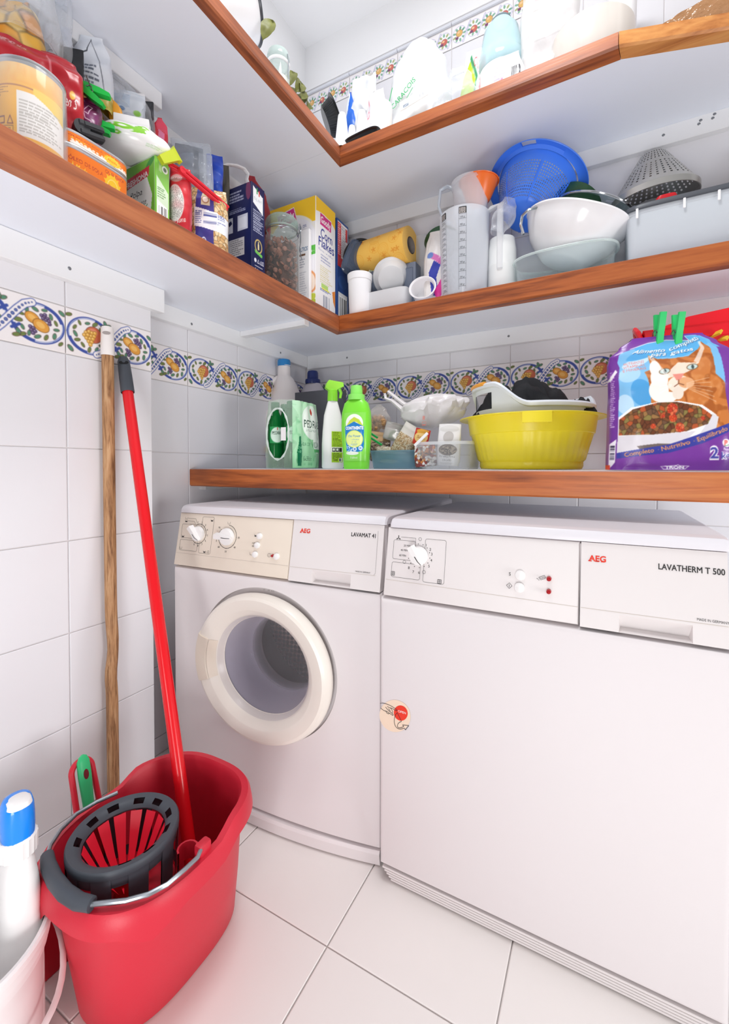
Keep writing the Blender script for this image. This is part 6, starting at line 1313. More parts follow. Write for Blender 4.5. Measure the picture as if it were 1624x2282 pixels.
# sardine tins
TIN = mat('tin_metal', '#cfcfd2', .3, .9); c = Cv(300, 60, 260, 52, '#ee7a22')
for k in range(9):
    for j in range(3): c.ell(10+9*k, 8+18*j, 9, 14, '#f29a4a', ring=.12)
for k in range(16): c.ell(120+11*k, 6+3*math.sin(k*2), 8, 9, '#f6ece4'); c.ell(118+11*k, 20, 4, 5, '#f6e0cc')
c.ell(228, 26, 24, 24, '#f2c22a')
for k in range(14): c.poly([(228+22*math.cos(.449*k-.16), 26+22*math.sin(.449*k-.16)), (228+30*math.cos(.449*k), 26+30*math.sin(.449*k)), (228+22*math.cos(.449*k+.16), 26+22*math.sin(.449*k+.16))], '#f2c22a')
c.ell(228, 26, 17, 17, '#f7e08a', ring=.08); c.text('Bela', 212, 20, 11, '#e9862a', w=32, shear=.2, bold=.02); c.text('ÓLEO DE SOJA', 108, 40, 7, '#b5402a', w=90, bold=.01); c.text('QUALIDADE', 206, 50, 6, '#b5402a', w=60); c.text('À Moda', 112, 27, 8, '#f7d24a', w=42, shear=.2); c.text('em óleo', 118, 12, 9, '#fbf2e6', w=50, shear=.2)
p1_, p2_ = ax(139, 330, .285), ax(296, 420, .285); ya, yb = float(p1_[1]), float(p2_[1]); tl = yb-ya
zt2, ztm = float(ax(296, 371, .285)[2]), float(ax(296, 403, .285)[2])
def tin(label, z0, h):
    t = thing('fish_tin', label, 'tin', (.285-.048, (ya+yb)/2, z0), group='stack of two orange fish tins')
    a_, b_ = .048, tl/2
    part('can_body', B().loft([sring(a_*k, b_*k2, 4.2, 64, z) for k, k2, z in ((.97, .99, 0), (1.0, 1.0, .002), (.985, .993, .004), (.985, .993, h-.005), (1.005, 1.003, h-.004), (1.005, 1.003, h-.001), (.98, .99, h), (.95, .975, h-.003))]), TIN, t, 40)
    def wp(x, y_):
        # from the near end round the corner and along the aisle side
        s_ = x/300; g = -math.pi/2-.35+s_*(math.pi*.5+.35+1.25); p = 4.2; c_, q_ = math.cos(g), math.sin(g)
        return (a_*.992*math.copysign(abs(c_)**(2/p), c_), b_*.9965*math.copysign(abs(q_)**(2/p), q_), .0045+y_/60*(h-.010))
    pass
    # equal spacing along the outline
    P_ = [wp(300*k/400, 0)[:2] for k in range(401)]; Ls = [0]
    for k in range(400): Ls.append(Ls[-1]+math.hypot(P_[k+1][0]-P_[k][0], P_[k+1][1]-P_[k][1]))
    xs_ = np.interp(np.linspace(0, Ls[-1], 301), Ls, np.linspace(0, 300, 401))
    part('tin_wrapper', c.mesh('tin_wrapper', lambda x, y_: wp(float(np.interp(x, range(301), xs_)), y_), print_mat('gloss')), t)
    return t
hm = ztm-ZB5
tin('orange oval fish tin at the bottom of the stack of two', ZB5, hm); tin('orange oval fish tin at the top of the stack of two', ZB5+hm+.0006, zt2-ztm-.0006)
# big yellow can
pc_ = ax(70, 330, .255); kx = 1/ppm((.255, float(pc_[1]), 1.6)); yc_ = float(pc_[1]); zz = lambda v: float(ax(70, v, .255)[2])-ZB5
can = thing('food_can', 'large tin can with a yellow and white label at the shelf left edge', 'tin', (.255, yc_, ZB5), (0, 0, math.radians(44)))
rc = 66*kx; hc = zz(182)
part('can_body', B().lathe([(0, .002), (rc*.96, .0), (rc, .004), (rc*.985, .008), (rc*.985, hc-.008), (rc*1.01, hc-.005), (rc*1.01, hc-.001), (rc*.98, hc), (rc*.95, hc-.006), (0, hc-.006)], 60), TIN, can, 40)
c = Cv(200, 105, 190, 100, '#f6b93a'); c.fill(np.clip((c.Y-78)/30, 0, .8), '#f9d89a'); c.line([(0, 78), (60, 76), (140, 76), (200, 78)], 2, '#b5743a'); c.fill(c.noisy(.4, 6)*(c.Y > 80), '#f2a032'); c.para(6, 58, 84, 74, 5, '#8a5a2a', 2, .7); c.para(6, 44, 60, 55, 3, '#8a5a2a', 4, .7); c.rect(100, 12, 200, 70, '#f4f1ee'); c.poly([(130, 70), (200, 52), (200, 78), (130, 78)], '#f7d24a'); c.para(104, 16, 196, 60, 11, '#b9b4ae', 6)
c.rect(58, 26, 74, 36, '#8a4a2a'); c.rect(60, 28, 72, 34, '#f6b93a'); c.line([(80, 26), (86, 36), (92, 26), (80, 26)], 1.6, '#8a4a2a'); c.ell(38, 16, 6, 6, '#4a3a2a', ring=.35); c.rect(50, 15, 56, 22, '#d8366a'); c.text('212', 66, 11, 10, '#8a5a2a', w=22); c.line([(62, 9), (92, 9), (92, 23), (62, 23), (62, 9)], 1, '#8a5a2a'); c.rect(0, 0, 200, 6, '#e9e4da')
part('can_label', c.mesh('can_label', lambda x, y_: (rc*.992*math.cos(-math.pi/2+(x/200-.5)*2.9), rc*.992*math.sin(-math.pi/2+(x/200-.5)*2.9), .012+y_/105*(hc-.024)), print_mat('gloss')), can)
part('film_wrap', B().lathe([(rc*1.015, .002), (rc*1.03, hc*.5), (rc*1.02, hc*.95), (rc*.9, hc+.004)], 40, fn=lambda a, z: 1+.012*math.sin(a*7+z*60)), film('can_film', '#f4f4f4', .06, .1), can, 50)
# red coffee pack behind the can
c = Cv(170, 175, 150, 155, '#c2222e'); c.fill(np.clip(c.noisy(.5, 30, 3), 0, 1)*.8, '#9c1822'); c.text('ABRA E FECHO FÁCIL', 6, 152, 7, '#f2c9c6', w=70); c.ell(64, 112, 9, 10, '#f2b63a'); c.text('Su', 74, 120, 16, '#f6e6e2', w=22, shear=.25); c.text('Golden S', 112, 104, 15, '#f6e9e4', w=46, shear=.2, ang=-.1); c.ell(150, 118, 5, 6, '#f2b63a'); c.line([(112, 160), (114, 120), (110, 90), (116, 60)], 3.5, '#e99aa0', .7); c.para(118, 68, 150, 76, 2, '#f2d2ce', 3); c.fill(np.clip(c.noisy(1, 9, 6)-.6, 0, .5)*(c.Y < 60), '#e8777e'); c.poly([(128, 60), (140, 0), (170, 0), (165, 70)], '#d23a44')
lpacket('coffee_pack', 'shiny red vacuum coffee pack standing behind the yellow can', c, print_mat('foil'), mat('red_foil'), -8, 168, 112, 320, .185, .09, 60, z0=ZB5, seed=31, amp=.005, ridge=.004, A=[(0, 1), (.6, 1), (.86, 1), (.93, .86), (1, .68)], D=[(0, 1), (.82, 1), (.93, .55), (1, .08)], p=7)
# chips bag and the clear bags at the back
c = Cv(100, 130, 80, 104, '#e2a63a'); c.blotch(np.ones(c.X.shape), ['#eab548', '#d9922e', '#f2c766', '#e0a038', '#f4d690'], 26, 4); c.fill(np.clip(c.noisy(1, 16, 9)-.55, 0, 1), '#f7ecd2')
lpacket('pasta_bag', 'clear bag of golden yellow pasta sheets at the top left corner', c, print_mat('foil'), mat('yellow_back', '#e2b04a', .4), -20, 96, 5, 170, .150, .08, 44, seed=32, amp=.012, ridge=.010, z0=1.60, A=[(0, .9), (.5, 1), (.85, .8), (1, .5)])
lpacket('clear_bag', 'big clear bag around the golden pasta reaching to the top edge', None, CLEAR, None, -30, 118, -90, 160, .16, .10, 44, seed=33, amp=.012, ridge=.006, z0=1.70)
lpacket('clear_bag', 'clear printed bag with black lettering standing behind the red coffee pack', None, CLEAR, None, 95, 160, -20, 230, .125, .06, 44, seed=34, amp=.012, ridge=.006, z0=1.56)
c = Cv(50, 70, 40, 56, '#d5d9e4'); c.text('Noz', 8, 44, 14, '#3a3f4c', w=32, shear=.2, ang=-.4); c.text('café', 10, 22, 14, '#3a3f4c', w=34, shear=.2, ang=-.4); c.fill(c.noisy(.6, 8), '#f2f4f8')
lpacket('printed_pouch', 'grey white pouch with dark handwriting style print behind the red coffee pack', c, print_mat('foil'), mat('white_film'), 104, 158, 62, 150, .115, .03, 44, seed=35, amp=.007, ridge=.003, tilt=0, z0=1.74)
c = Cv(40, 110, 32, 88, '#1f2024'); c.text('The', 8, 74, 12, '#d9d9d9', w=22, shear=.2); c.text('Old', 10, 44, 12, '#d9d9d9', w=22, shear=.2); c.fill(np.clip(c.noisy(1, 9)-.6, 0, 1), '#8a8a90')
lpacket('black_pouch', 'black pouch with white lettering between the red pack and the green pegs', c, print_mat('foil'), CBLK, 138, 186, 110, 290, .15, .04, 44, seed=36, amp=.004, z0=1.50)
c = Cv(70, 130, 70, 130, '#dfe3ea'); c.para(14, 30, 62, 84, 10, '#4a5262', 3); c.line([(10, 92), (30, 104), (36, 126)], 1.6, '#2a2e38'); c.line([(36, 126), (52, 92), (66, 16)], 1.2, '#4a4e58'); c.line([(10, 92), (34, 40), (58, 10), (68, 24)], 1.2, '#4a4e58'); c.rect(20, 20, 40, 34, '#c9cdb4'); c.fill(np.clip(c.noisy(1, 14, 3)-.5, 0, .8), '#f6f8fa')
lpacket('clear_pouch', 'clear pouch with black printed lines above the big green pegs', c, film_print := print_mat('foil'), CLEAR2, 160, 250, 84, 260, .130, .05, 44, seed=37, amp=.006, ridge=.004, z0=1.64, A=[(0, .9), (.5, 1), (.8, .85), (1, .5)])
lpacket('clear_bag', 'empty clear bag slumped along the wall above the white sugar bag', None, CLEAR, None, 215, 345, 118, 290, .115, .05, 44, seed=38, amp=.012, ridge=.006, z0=1.68, A=[(0, 1), (.4, 1), (.75, .7), (1, .25)], lean=(-.09, .03))
c = Cv(50, 60, 40, 48, '#dfe6ee'); c.ell(40, 10, 5, 6, '#8fd04a'); c.ell(20, 14, 4, 5, '#2a5a9a'); c.rect(6, 20, 30, 50, '#c6d6e8'); c.fill(c.noisy(.6, 7), '#f4f6fa')
lpacket('white_pouch', 'pale blue and white pouch behind the little opened box', c, print_mat('foil'), mat('white_film'), 246, 322, 205, 285, .125, .03, 44, seed=39, amp=.006, ridge=.003, z0=1.74)
c = Cv(30, 60, 24, 48, '#2c2d31'); c.fill(np.clip(c.noisy(1, 5)-.5, 0, 1), '#8a8c92')
lpacket('black_pouch', 'crinkled black pouch right of the little opened box', c, print_mat('foil'), CBLK, 310, 343, 226, 300, .145, .03, 44, seed=40, amp=.005, ridge=.004, z0=1.70)
c = Cv(30, 50, 24, 40, '#e23040'); c.poly([(0, 50), (30, 50), (30, 30), (10, 36)], '#f2506a'); c.poly([(12, 36), (24, 30), (26, 6), (16, 12)], '#f48ab0')
lpacket('red_pouch', 'bright red and pink folded pouch tip right of the sugar bag', c, print_mat('foil'), mat('red_foil'), 340, 374, 262, 340, .165, .02, 44, seed=41, amp=.004, z0=1.66, A=[(0, .5), (.5, 1), (.8, .85), (1, .25)])
c = Cv(60, 90, 60, 90, '#6a2150'); c.fill(np.clip(c.noisy(1, 11, 3)-.35, 0, .8), '#9a4a86'); c.fill(np.clip(c.noisy(1, 9, 7)-.55, 0, 1), '#3c0f2c'); c.line([(30, 50), (36, 72), (44, 68), (40, 46), (30, 50), (34, 36), (46, 34), (46, 28)], 1.6, '#e9d6e4'); c.text('SETUP', 30, 16, 7, '#ecdce8', w=26)
lpacket('purple_pouch', 'crumpled purple foil pouch held by a black clip', c, print_mat('foil'), mat('purple_foil', '#6a2150', .28), 166, 226, 222, 330, .225, .045, 44, seed=42, amp=.006, ridge=.005, z0=1.545, A=[(0, .7), (.4, .85), (.7, 1), (1, .75)])
clip_between('bag_clip', 'black bag clip across the purple pouch', 172, 283, .268, 232, 305, .280, .034, CBLK)
c = Cv(60, 60, 48, 48, '#b5a23a'); c.fill(c.noisy(.9, 8), '#d8cc86'); c.fill(np.clip(c.noisy(1, 12, 4)-.55, 0, 1), '#6a6428')
lpacket('gold_pouch', 'olive gold snack pouch between the two big green pegs', c, print_mat('foil'), mat('gold_foil', '#a8963a', .3), 186, 248, 212, 275, .185, .03, 44, seed=43, amp=.006, ridge=.004, z0=1.66)
BGP = mat('big_peg_green', '#15b544', .3)
def big_peg(label, u0, v0, x0, u1, v1, u2, v2, x1):
    """large sprung peg lying with its two arms spread"""
    a, b_, c_ = Vector(ax(u0, v0, x0)), Vector(ax(u1, v1, x1)), Vector(ax(u2, v2, x1)); t = thing('clothes_peg', label, 'clothes peg', tuple(a), group='big green pegs on the snack bags')
    for e in (b_, c_):
        d = e-a; L_ = d.length; M_ = d.to_track_quat('X', 'Z').to_matrix().to_4x4()
        part('arm', B().loft([[(x, -w, -h_), (x, w, -h_), (x, w, h_), (x, -w, h_)] for x, w, h_ in ((-.004, .004, .004), (L_*.3, .0075, .0065), (L_*.7, .0075, .0060), (L_*.97, .0065, .004), (L_, .005, .003))]), BGP, t, 30, M=M_)
    m_ = ((b_+c_)/2-a)*.38
    part('spring', B().tube([tuple(m_+Vector((.011*math.cos(k*.9)*.4+.008, .006*math.cos(k*.9), .006*math.sin(k*.9)))) for k in range(14)]+[tuple(m_+Vector((.012, -.01, .018)))], .0012, 6), PEGWIRE, t)
    return t
big_peg('upper one of the two big green pegs above the purple pouch', 168, 184, .215, 246, 217, 232, 238, .262)
big_peg('lower one of the two big green pegs behind the purple pouch', 160, 258, .200, 256, 288, 246, 300, .250)
yb_ = ax(258, 256, .205)
toy = thing('animal_clip', 'orange animal shaped bag clip with black dot eyes by the little white box', 'bag clip', tuple(yb_), (0, 0, math.radians(44)))
YO = mat('clip_orange', '#f2a62a', .35)
part('clip_body', B().loft([sring(a_, .006, 2.6, 20, z, cx=o) for a_, z, o in ((.010, -.034, .004), (.013, -.02, .002), (.015, 0, 0), (.014, .014, -.002), (.010, .024, -.006), (.005, .030, -.009))]), YO, toy, 40)
for x, z, r in ((-.007, .012, .0022), (.005, -.006, .0022)): part('eye_dot', B().ball((x, -.0062, z), r, 8), CBLK, toy)
part('mouth_slot', B().box(.000, .010, -.0068, -.0055, -.017, -.011), CBLK, toy)
# ------------------------------------------------------------------ middle shelf, back arm
def axis_m(p, n): return Matrix.Translation(Vector([float(q) for q in p])) @ Vector(n).to_track_quat('Z', 'Y').to_matrix().to_4x4()
BLK = mat('black_plastic', '#1d1e22', .25, spec=.5); WPL = mat('white_plastic', '#f0eff1', .3); FROST = film('frosted_plastic', '#f1f2f4', .62, .35, edge=.3); FROST2 = film('frosted_clear', '#eef1f5', .34, .2, edge=.4)
def sx_(u, y): return float(ay(u, 560, y)[0])
def sz_(u, v, y): return float(ay(u, v, y)[2])
def upright(nm, label, u0, u1, v0, y, prof, m, cat, z0=ZB5, n=36, sy=1, sharp=40, **k):
    """round thing standing on the shelf; prof = (share of half width, share of height)"""
    um = (u0+u1)/2; x0, x1 = sx_(u0, y), sx_(u1, y); r = (x1-x0)/2*.98; h = sz_(um, v0, y)-z0
    t = thing(nm, label, cat, ((x0+x1)/2, y, z0)); part('body', B().lathe([(a*r, b_*h) for a, b_ in prof], n, sy=sy, **k), m, t, sharp); return t, r, h
upright('plastic_cup', 'white plastic cup with a stepped rim at the inner corner of the middle shelf', 777, 827, 614, -.205, [(0, .02), (.80, 0), (.83, .03), (.93, .84), (.97, .85), (1, .99), (.97, 1), (.90, .86), (.78, .05), (0, .05)], WPL, 'cup')
p = ay(941, 640, -.195)
solo('plastic_tub', B().lathe([(0, -.062), (.031, -.060), (.036, -.05), (.0395, -.006), (.046, -.003), (.047, 0), (.044, .001), (.040, -.003), (.033, -.052), (0, -.056)], 44), WPL, 'small round white plastic tub tipped on its side, showing its inside', 'tub', M=axis_m(p, (.15, -.80, .30)))
p = ay(872, 618, -.150)
solo('plastic_bowl', B().lathe([(0, -.05), (.045, -.048), (.058, -.012), (.066, -.006), (.068, 0), (.063, 0), (.055, -.014), (.04, -.042), (0, -.044)], 44), FROST, 'frosted round plastic bowl leaning behind the white box', 'bowl', M=axis_m(p, (-.30, .70, .45)))
x0, x1 = sx_(808, -.20), sx_(906, -.20)
fb = thing('food_box', 'frosted white plastic box between the white cup and the tipped tub', 'food container', ((x0+x1)/2, -.165, ZB5))
part('box_wall', B().loft([sring((x1-x0)/2*k, .045*k, 5, 36, z) for k, z in ((.92, 0), (.95, .004), (1.0, sz_(860, 650, -.20)-ZB5-.004), (1.02, sz_(860, 647, -.20)-ZB5), (.96, sz_(860, 648, -.2)-ZB5-.001), (.92, .006))]), FROST, fb, 40)
# trays on edge
p = ay(806, 578, -.13)
solo('black_tray', B().lathe([(0, -.034), (.050, -.034), (.054, -.030), (.064, -.004), (.072, -.002), (.073, 0), (.066, .0), (.055, -.024), (0, -.028)], 120, fn=lambda a, z: 1+(.018*math.cos(a*40) if -.031 < z < -.003 else 0)), BLK, 'black ribbed foil style tray standing on edge left of the paper roll', 'tray', M=axis_m(p, (-.55, .62, .25)))
p = ay(788, 576, -.165)
solo('tray_cover', B().loft([[(a, b_, z) for a, b_, _ in sring(.038*k, .062*k, 4, 40, 0)] for k, z in ((.80, -.026), (.84, -.024), (.94, -.004), (1.03, -.003), (1.04, 0), (.98, .001))]), film('smoked_lid', '#5d6a80', .55, .06, edge=.4), 'smoky clear tray cover standing on edge beside the navy box', 'tray cover', M=axis_m(p, (-.80, .45, .25)) @ rotm(0, 0, .3))
c = Cv(30, 44, 24, 36, '#f1f3f1')
for k in range(5): c.line([(4+6*k, 2), (7+6*k, 42)], 2, '#6fb36a')
o = thing('striped_card', 'white card with green stripes leaning between the trays and the frosted bowl', 'card', tuple(ay(812, 620, -.160)), (math.radians(-12), math.radians(28), .3))
part('card_print', c.mesh('card_print', lambda x, y_: (x*.0010, -.001, y_*.00145), print_mat('card')), o); part('card_back', B().box(0, .030, -.0006, .0012, 0, .064), mat('white_card'), o)
# kitchen roll
yr = -.115; x0, x1 = sx_(802, yr), sx_(922, yr); rr0 = (sz_(880, 529, yr)-sz_(880, 608, yr))/2*.98; zc = sz_(865, 567, yr)
xb0, xb1 = sx_(812, -.15), sx_(926, -.15)
solo('stacking_box', B().box(xb0, xb1, -.150, -.05, ZB5, zc-rr0-.0005, .004, 2).box(xb0+.01, xb1-.01, -.1515, -.150, ZB5+.01, zc-rr0-.02, .002, 1), mat('slate_blue_plastic', '#6b7486', .4), 'slate blue box mostly hidden under the yellow kitchen roll', 'box')
c = Cv(130, 240, 110, 200, '#f6c25a'); R_ = random.Random(3)
for k in range(26):
    x, y_ = R_.uniform(0, 130), 240*k/26
    for r in (5, 9, 13): c.ell(x, y_, r, r, '#f2b446', ring=.12)
for k in range(38):
    x, y_ = R_.uniform(3, 127), R_.uniform(3, 237)
    for a in range(5): c.line([(x, y_), (x+5*math.cos(1.257*a+k), y_+5*math.sin(1.257*a+k))], 2, '#e89a34')
roll = thing('kitchen_roll', 'yellow paper kitchen roll with orange stars lying against the back wall', 'paper roll', (x0, yr, zc), (0, 0, math.radians(-6)))
L_ = x1-x0
part('paper', c.mesh('paper', lambda x, y_: (x/130*L_, rr0*math.cos(2*math.pi*y_/240), rr0*math.sin(2*math.pi*y_/240)), print_mat('matt')), roll)
part('paper_end', B().lathe([(rr0*.46, 0), (rr0, 0)], 40, M=T(L_, 0, 0) @ Matrix.Rotation(math.pi/2, 4, 'Y')), mat('yellow_paper', '#f4c468', .8, bump=(200, .3)), roll)
part('core_tube', B().lathe([(rr0*.46, -.0), (rr0*.46, -L_), (rr0*.42, -L_), (rr0*.42, .0)], 30, M=T(L_, 0, 0) @ Matrix.Rotation(math.pi/2, 4, 'Y')), mat('grey_card', '#8f8680', .8), roll)
x0, x1 = sx_(925, -.06), sx_(958, -.06)
solo('clear_container', B().box(x0, x1, -.10, -.03, ZB5, sz_(940, 534, -.06), .006, 2), FROST2, 'tall clear plastic container standing behind the kitchen roll end', 'food container')
# patterned bag, green bowl edge
c = Cv(46, 130, 46, 130, '#e9e5e2'); c.poly([(12, 60), (22, 78), (34, 70), (26, 50), (30, 20), (18, 24)], '#3a45a8'); c.poly([(14, 84), (40, 66), (44, 76), (18, 92)], '#d678b8'); c.poly([(22, 30), (44, 60), (46, 40), (30, 10)], '#e23a9a'); c.ell(14, 88, 6, 5, '#6a86c8'); c.poly([(36, 0), (46, 0), (46, 60), (40, 40)], '#d9a0c8'); c.line([(4, 0), (10, 120)], 1, '#cfcac6')
x0, x1 = sx_(946, -.14), sx_(1000, -.14); t = thing('patterned_bag', 'cream bag with a blue and pink pattern squeezed behind the measuring jug', 'packet', ((x0+x1)/2, -.14, ZB5), (0, 0, .1))
sack(t, c, print_mat('foil'), x1-x0, sz_(970, 518, -.14)-ZB5, .06, [(0, .95), (.5, 1), (.85, .85), (1, .55)], [(0, 1), (.6, 1), (1, .2)], mat('white_film'), seed=51, amp=.004)
DGR = mat('dark_green_plastic', '#2f5a3c', .3, var=(25, .4))
p = ay(985, 540, -.08); solo('green_bowl', B().lathe([(0, -.05), (.04, -.048), (.06, -.01), (.064, 0), (.058, -.008), (.038, -.042), (0, -.044)], 40), DGR, 'dark green bowl mostly hidden behind the measuring jug', 'bowl', M=axis_m(p, (-.2, .45, .85)))
p = ay(1308, 448, -.075); solo('green_bowl', B().lathe([(0, -.06), (.05, -.058), (.075, -.012), (.08, 0), (.074, -.008), (.048, -.05), (0, -.052)], 44), DGR, 'dark green bowl showing behind the blue colander', 'bowl', M=axis_m((p[0]-.03, p[1], p[2]-.012), (.45, .50, .75)))
# measuring jug with black scales
ym = -.190; x0, x1 = sx_(981, ym), sx_(1090, ym); r = (x1-x0)/2; h = sz_(1030, 487, ym)-ZB5; mj = thing('measuring_jug', 'tall clear measuring jug with two black printed scales', 'measuring jug', ((x0+x1)/2, ym, ZB5))
JUGP = film('jug_plastic', '#f6f9fd', .28, .12, edge=.4)
part('jug_wall', B().lathe([(0, .003), (r*.86, 0), (r*.89, .004), (r*.985, h*.97), (r*1.0, h), (r*.96, h), (r*.85, .008), (0, .008)], 44), JUGP, mj, 40)
part('jug_handle', B().loft([[(r*.92, -.008, z), (x_, -.008, z2_), (x_, .008, z2_), (r*.92, .008, z)] for x_, z, z2_ in ((r*1.06, h*1.0, h*1.04), (r*1.55, h*.99, h*1.05))]).box(r*1.30, r*1.52, -.009, .009, h*.30, h*1.04, .003, 1), FROST, mj, 30)
sc = B()
def jf(a0): return lambda X, Z: ((r*(.895+.095*Z/h)+.0006)*math.cos(math.radians(a0)+X/r), (r*(.895+.095*Z/h)+.0006)*math.sin(math.radians(a0)+X/r), Z)
for a0, nums in ((-128, ['1500', '1400', '1300', '1200', '1100', '1000', '900', '800', '700', '600', '500', '400', '300', '200']), (-78, ['1000', '900', '800', '700', '600', '500', '400', '300', '200', '100'])):
    f = jf(a0); zt = h*.90
    for i in range(6): sc.add([f(-.012+.004*i, zt), f(-.008+.004*i, zt), f(-.008+.004*i, h*.975), f(-.012+.004*i, h*.975)], [(0, 1, 2, 3)])
    for e in (-.012, .0114): sc.add([f(e, h*.05), f(e+.0006, h*.05), f(e+.0006, zt), f(e, zt)], [(0, 1, 2, 3)])
    for k, s_ in enumerate(nums):
        z = zt-.006-(zt-h*.06)*(k+.3)/len(nums); lettering(sc, s_+' gr', -.008, z, .0052, .016, f=f)
        for i in range(3): sc.add([f(-.012+.008*i, z-.003), f(-.004+.008*i, z-.003), f(-.004+.008*i, z-.0022), f(-.012+.008*i, z-.0022)], [(0, 1, 2, 3)])
part('scale_print', sc, INK, mj)
wsc = B()
for a0 in (-128, -78):
    f = jf(a0)
    for k, s_ in enumerate(['FARINA', 'FARINE', 'HARINA', 'FLOUR']): lettering(wsc, s_, -.010, h*.965-.008*0-(h*.07)*(k+1)/4.4, h*.012, .019, f=lambda X, Z, f=f: tuple(np.array(f(X, Z))*np.array((1.012, 1.012, 1))))
part('scale_heading', wsc, mat('white_ink'), mj)
zc_ = ZB5+h*1.0; x0, x1 = sx_(1008, ym), sx_(1094, ym); r2 = (x1-x0)/2; h2 = sz_(1050, 411, ym)-zc_+.02
cc = thing('clear_cup', 'clear plastic measuring cup with a loop handle standing in the top of the scaled jug', 'cup', ((x0+x1)/2-.003, ym, zc_-.018))
part('cup_wall', B().lathe([(0, .002), (r2*.72, 0), (r2*.76, .004), (r2*.93, h2*.9), (r2*.98, h2*.91), (r2, h2), (r2*.95, h2), (r2*.72, .006), (0, .006)], 40), JUGP, cc, 40)
part('cup_handle', B().tube([(-r2*.9, -.012, h2*.96), (-r2*1.15, -.02, h2*1.02), (-r2*1.5, -.026, h2*.93), (-r2*1.56, -.028, h2*.5), (-r2*1.35, -.024, h2*.12), (-r2*1.0, -.016, h2*.02)], .0085, 8, flat=.6), film('jug_handle_clear', '#dfe7f0', .45, .08), cc, 40)
ORA = mat('orange_plastic', '#f4742c', .3, spec=.5)
r3 = (sx_(1110, ym)-sx_(1024, ym))/2; p = ay(1066, 405, ym-.0)
fn_ = thing('orange_funnel', 'orange plastic funnel resting in the clear measuring cup', 'funnel', M=axis_m((p[0], ym+.005, p[2]), (.06, -.02, 1)))
part('cone', B().lathe([(r3*1.0, .0), (r3*.97, .002), (r3*.94, -.004), (r3*.62, -.055), (r3*.2, -.085), (r3*.17, -.085), (r3*.58, -.053), (r3*.93, .0)], 48), ORA, fn_, 40)
part('rim', B().tube([(r3*math.cos(a), r3*math.sin(a), 0) for a in [2*math.pi*k/48 for k in range(48)]], .0018, 6, closed=True), ORA, fn_); part('spout', B().lathe([(r3*.2, -.085), (r3*.16, -.115), (r3*.13, -.115), (r3*.17, -.085)], 20), WPL, fn_)
# pale jug and plate behind
upright('plastic_jar', 'grey white plastic jar with a wide mouth right of the measuring jug', 1086, 1152, 536, -.150, [(0, .01), (.93, 0), (.97, .03), (.97, .50), (.985, .52), (.985, .54), (.97, .56), (.96, .82), (.9, .9), (.86, 1), (.82, 1), (.84, .88), (.9, .05), (0, .04)], mat('grey_white_plastic', '#e3e5e4', .35), 'jar')
# blue colander
yc2 = -.095; p = ay(1195, 416, yc2); R = 92/ppm(p); n_ = Vector((.25, .42, .87))
CBL = mat('colander_blue', '#4480f2', .3, spec=.5)
col_ = thing('colander', 'bright blue plastic colander tilted up to show its holed underside', 'colander', M=axis_m(p, n_) @ rotm(0, 0, math.radians(18)))
nseg, prof = 180, []
for k in range(37):
    t = k/36; prof.append((R*(.40+.52*t**.7) if k else R*.40, -R*1.0*(1-t**1.1)))
cb_ = B().lathe([(0, -R*1.01)]+prof, nseg)
keep = []
for j, f in enumerate(cb_.f):
    row, s_ = j//nseg, j % nseg
    if 4 <= row <= 28 and row % 2 == 0 and s_ % 2 == 0 and s_ % 30 not in (0, 29, 1): continue
    keep.append(f)
cb_.f = keep; cb_.mi = [0]*len(keep); part('bowl', cb_, CBL, col_, 60)
part('rib', B().tube([(r_*1.006*math.cos(.0), 0, z_) for r_, z_ in prof[:28]], .0016, 5), CBL, col_)
for k in range(1, 6):
    a = 2*math.pi*k/6; part('rib', B().tube([(r_*1.006*math.cos(a), r_*1.006*math.sin(a), z_) for r_, z_ in prof[:28]], .0016, 5), CBL, col_)
fl = B().lathe([(R*.92, .0), (R*1.0, .004), (R*1.12, .001), (R*1.135, -.005), (R*1.125, -.006), (R*1.0, .0), (R*.92, -.004)], nseg, fn=lambda a, z: 1+.05*abs(math.cos(a))**6)
keep = []
for j, f in enumerate(fl.f):
    row, s_ = j//nseg, j % nseg; a = 2*math.pi*(s_+.5)/nseg
    if row in (1, 4) and min(abs(a-ac) for ac in (math.radians(97), math.radians(277))) < .17: continue
    keep.append(f)
fl.f = keep; fl.mi = [0]*len(keep); part('rim_flange', fl, CBL, col_, 40)
lpk = ay(1112, 478, -.17)
solo('film_bag', clear_bag(None, .075, .11, .05, [(0, .6), (.5, 1), (.8, .8), (1, .5)], [(0, .6), (.5, 1), (1, .3)], seed=61, amp=.012, ridge=.006), CLEAR, 'crumpled clear film bag hanging on the left side of the blue colander', 'plastic bag', (lpk[0], -.20, lpk[2]-.075), (0, .35, .1), sharp=60)
# white bowl in a glass oven dish, glass lid with chrome loops
yw2 = -.125; p = ay(1283, 503, yw2); R = 108/ppm(p); n_ = Vector((.34, .02, .94))
wbw = thing('mixing_bowl', 'large white mixing bowl tilted in the clear glass oven dish', 'bowl', M=axis_m(p, n_))
def lipfn(a, z): return 1+(.09*max(0, math.cos(a-math.radians(232)))**10 if z > -.012 else 0)
part('bowl', B().lathe([(0, -R*.78), (R*.40, -R*.78), (R*.46, -R*.75), (R*.78, -R*.45), (R*.93, -R*.18), (R*.985, -.006), (R*1.02, -.002), (R*1.025, .002), (R*.98, .002), (R*.9, -R*.18), (R*.74, -R*.42), (R*.4, -R*.72), (0, -R*.73)], 72, fn=lipfn), mat('bowl_white_gloss', '#f4f4f6', .15, spec=.6), wbw, 40)
DISHG = film('dish_glass', '#eaf2f2', .05, .03, edge=.42)
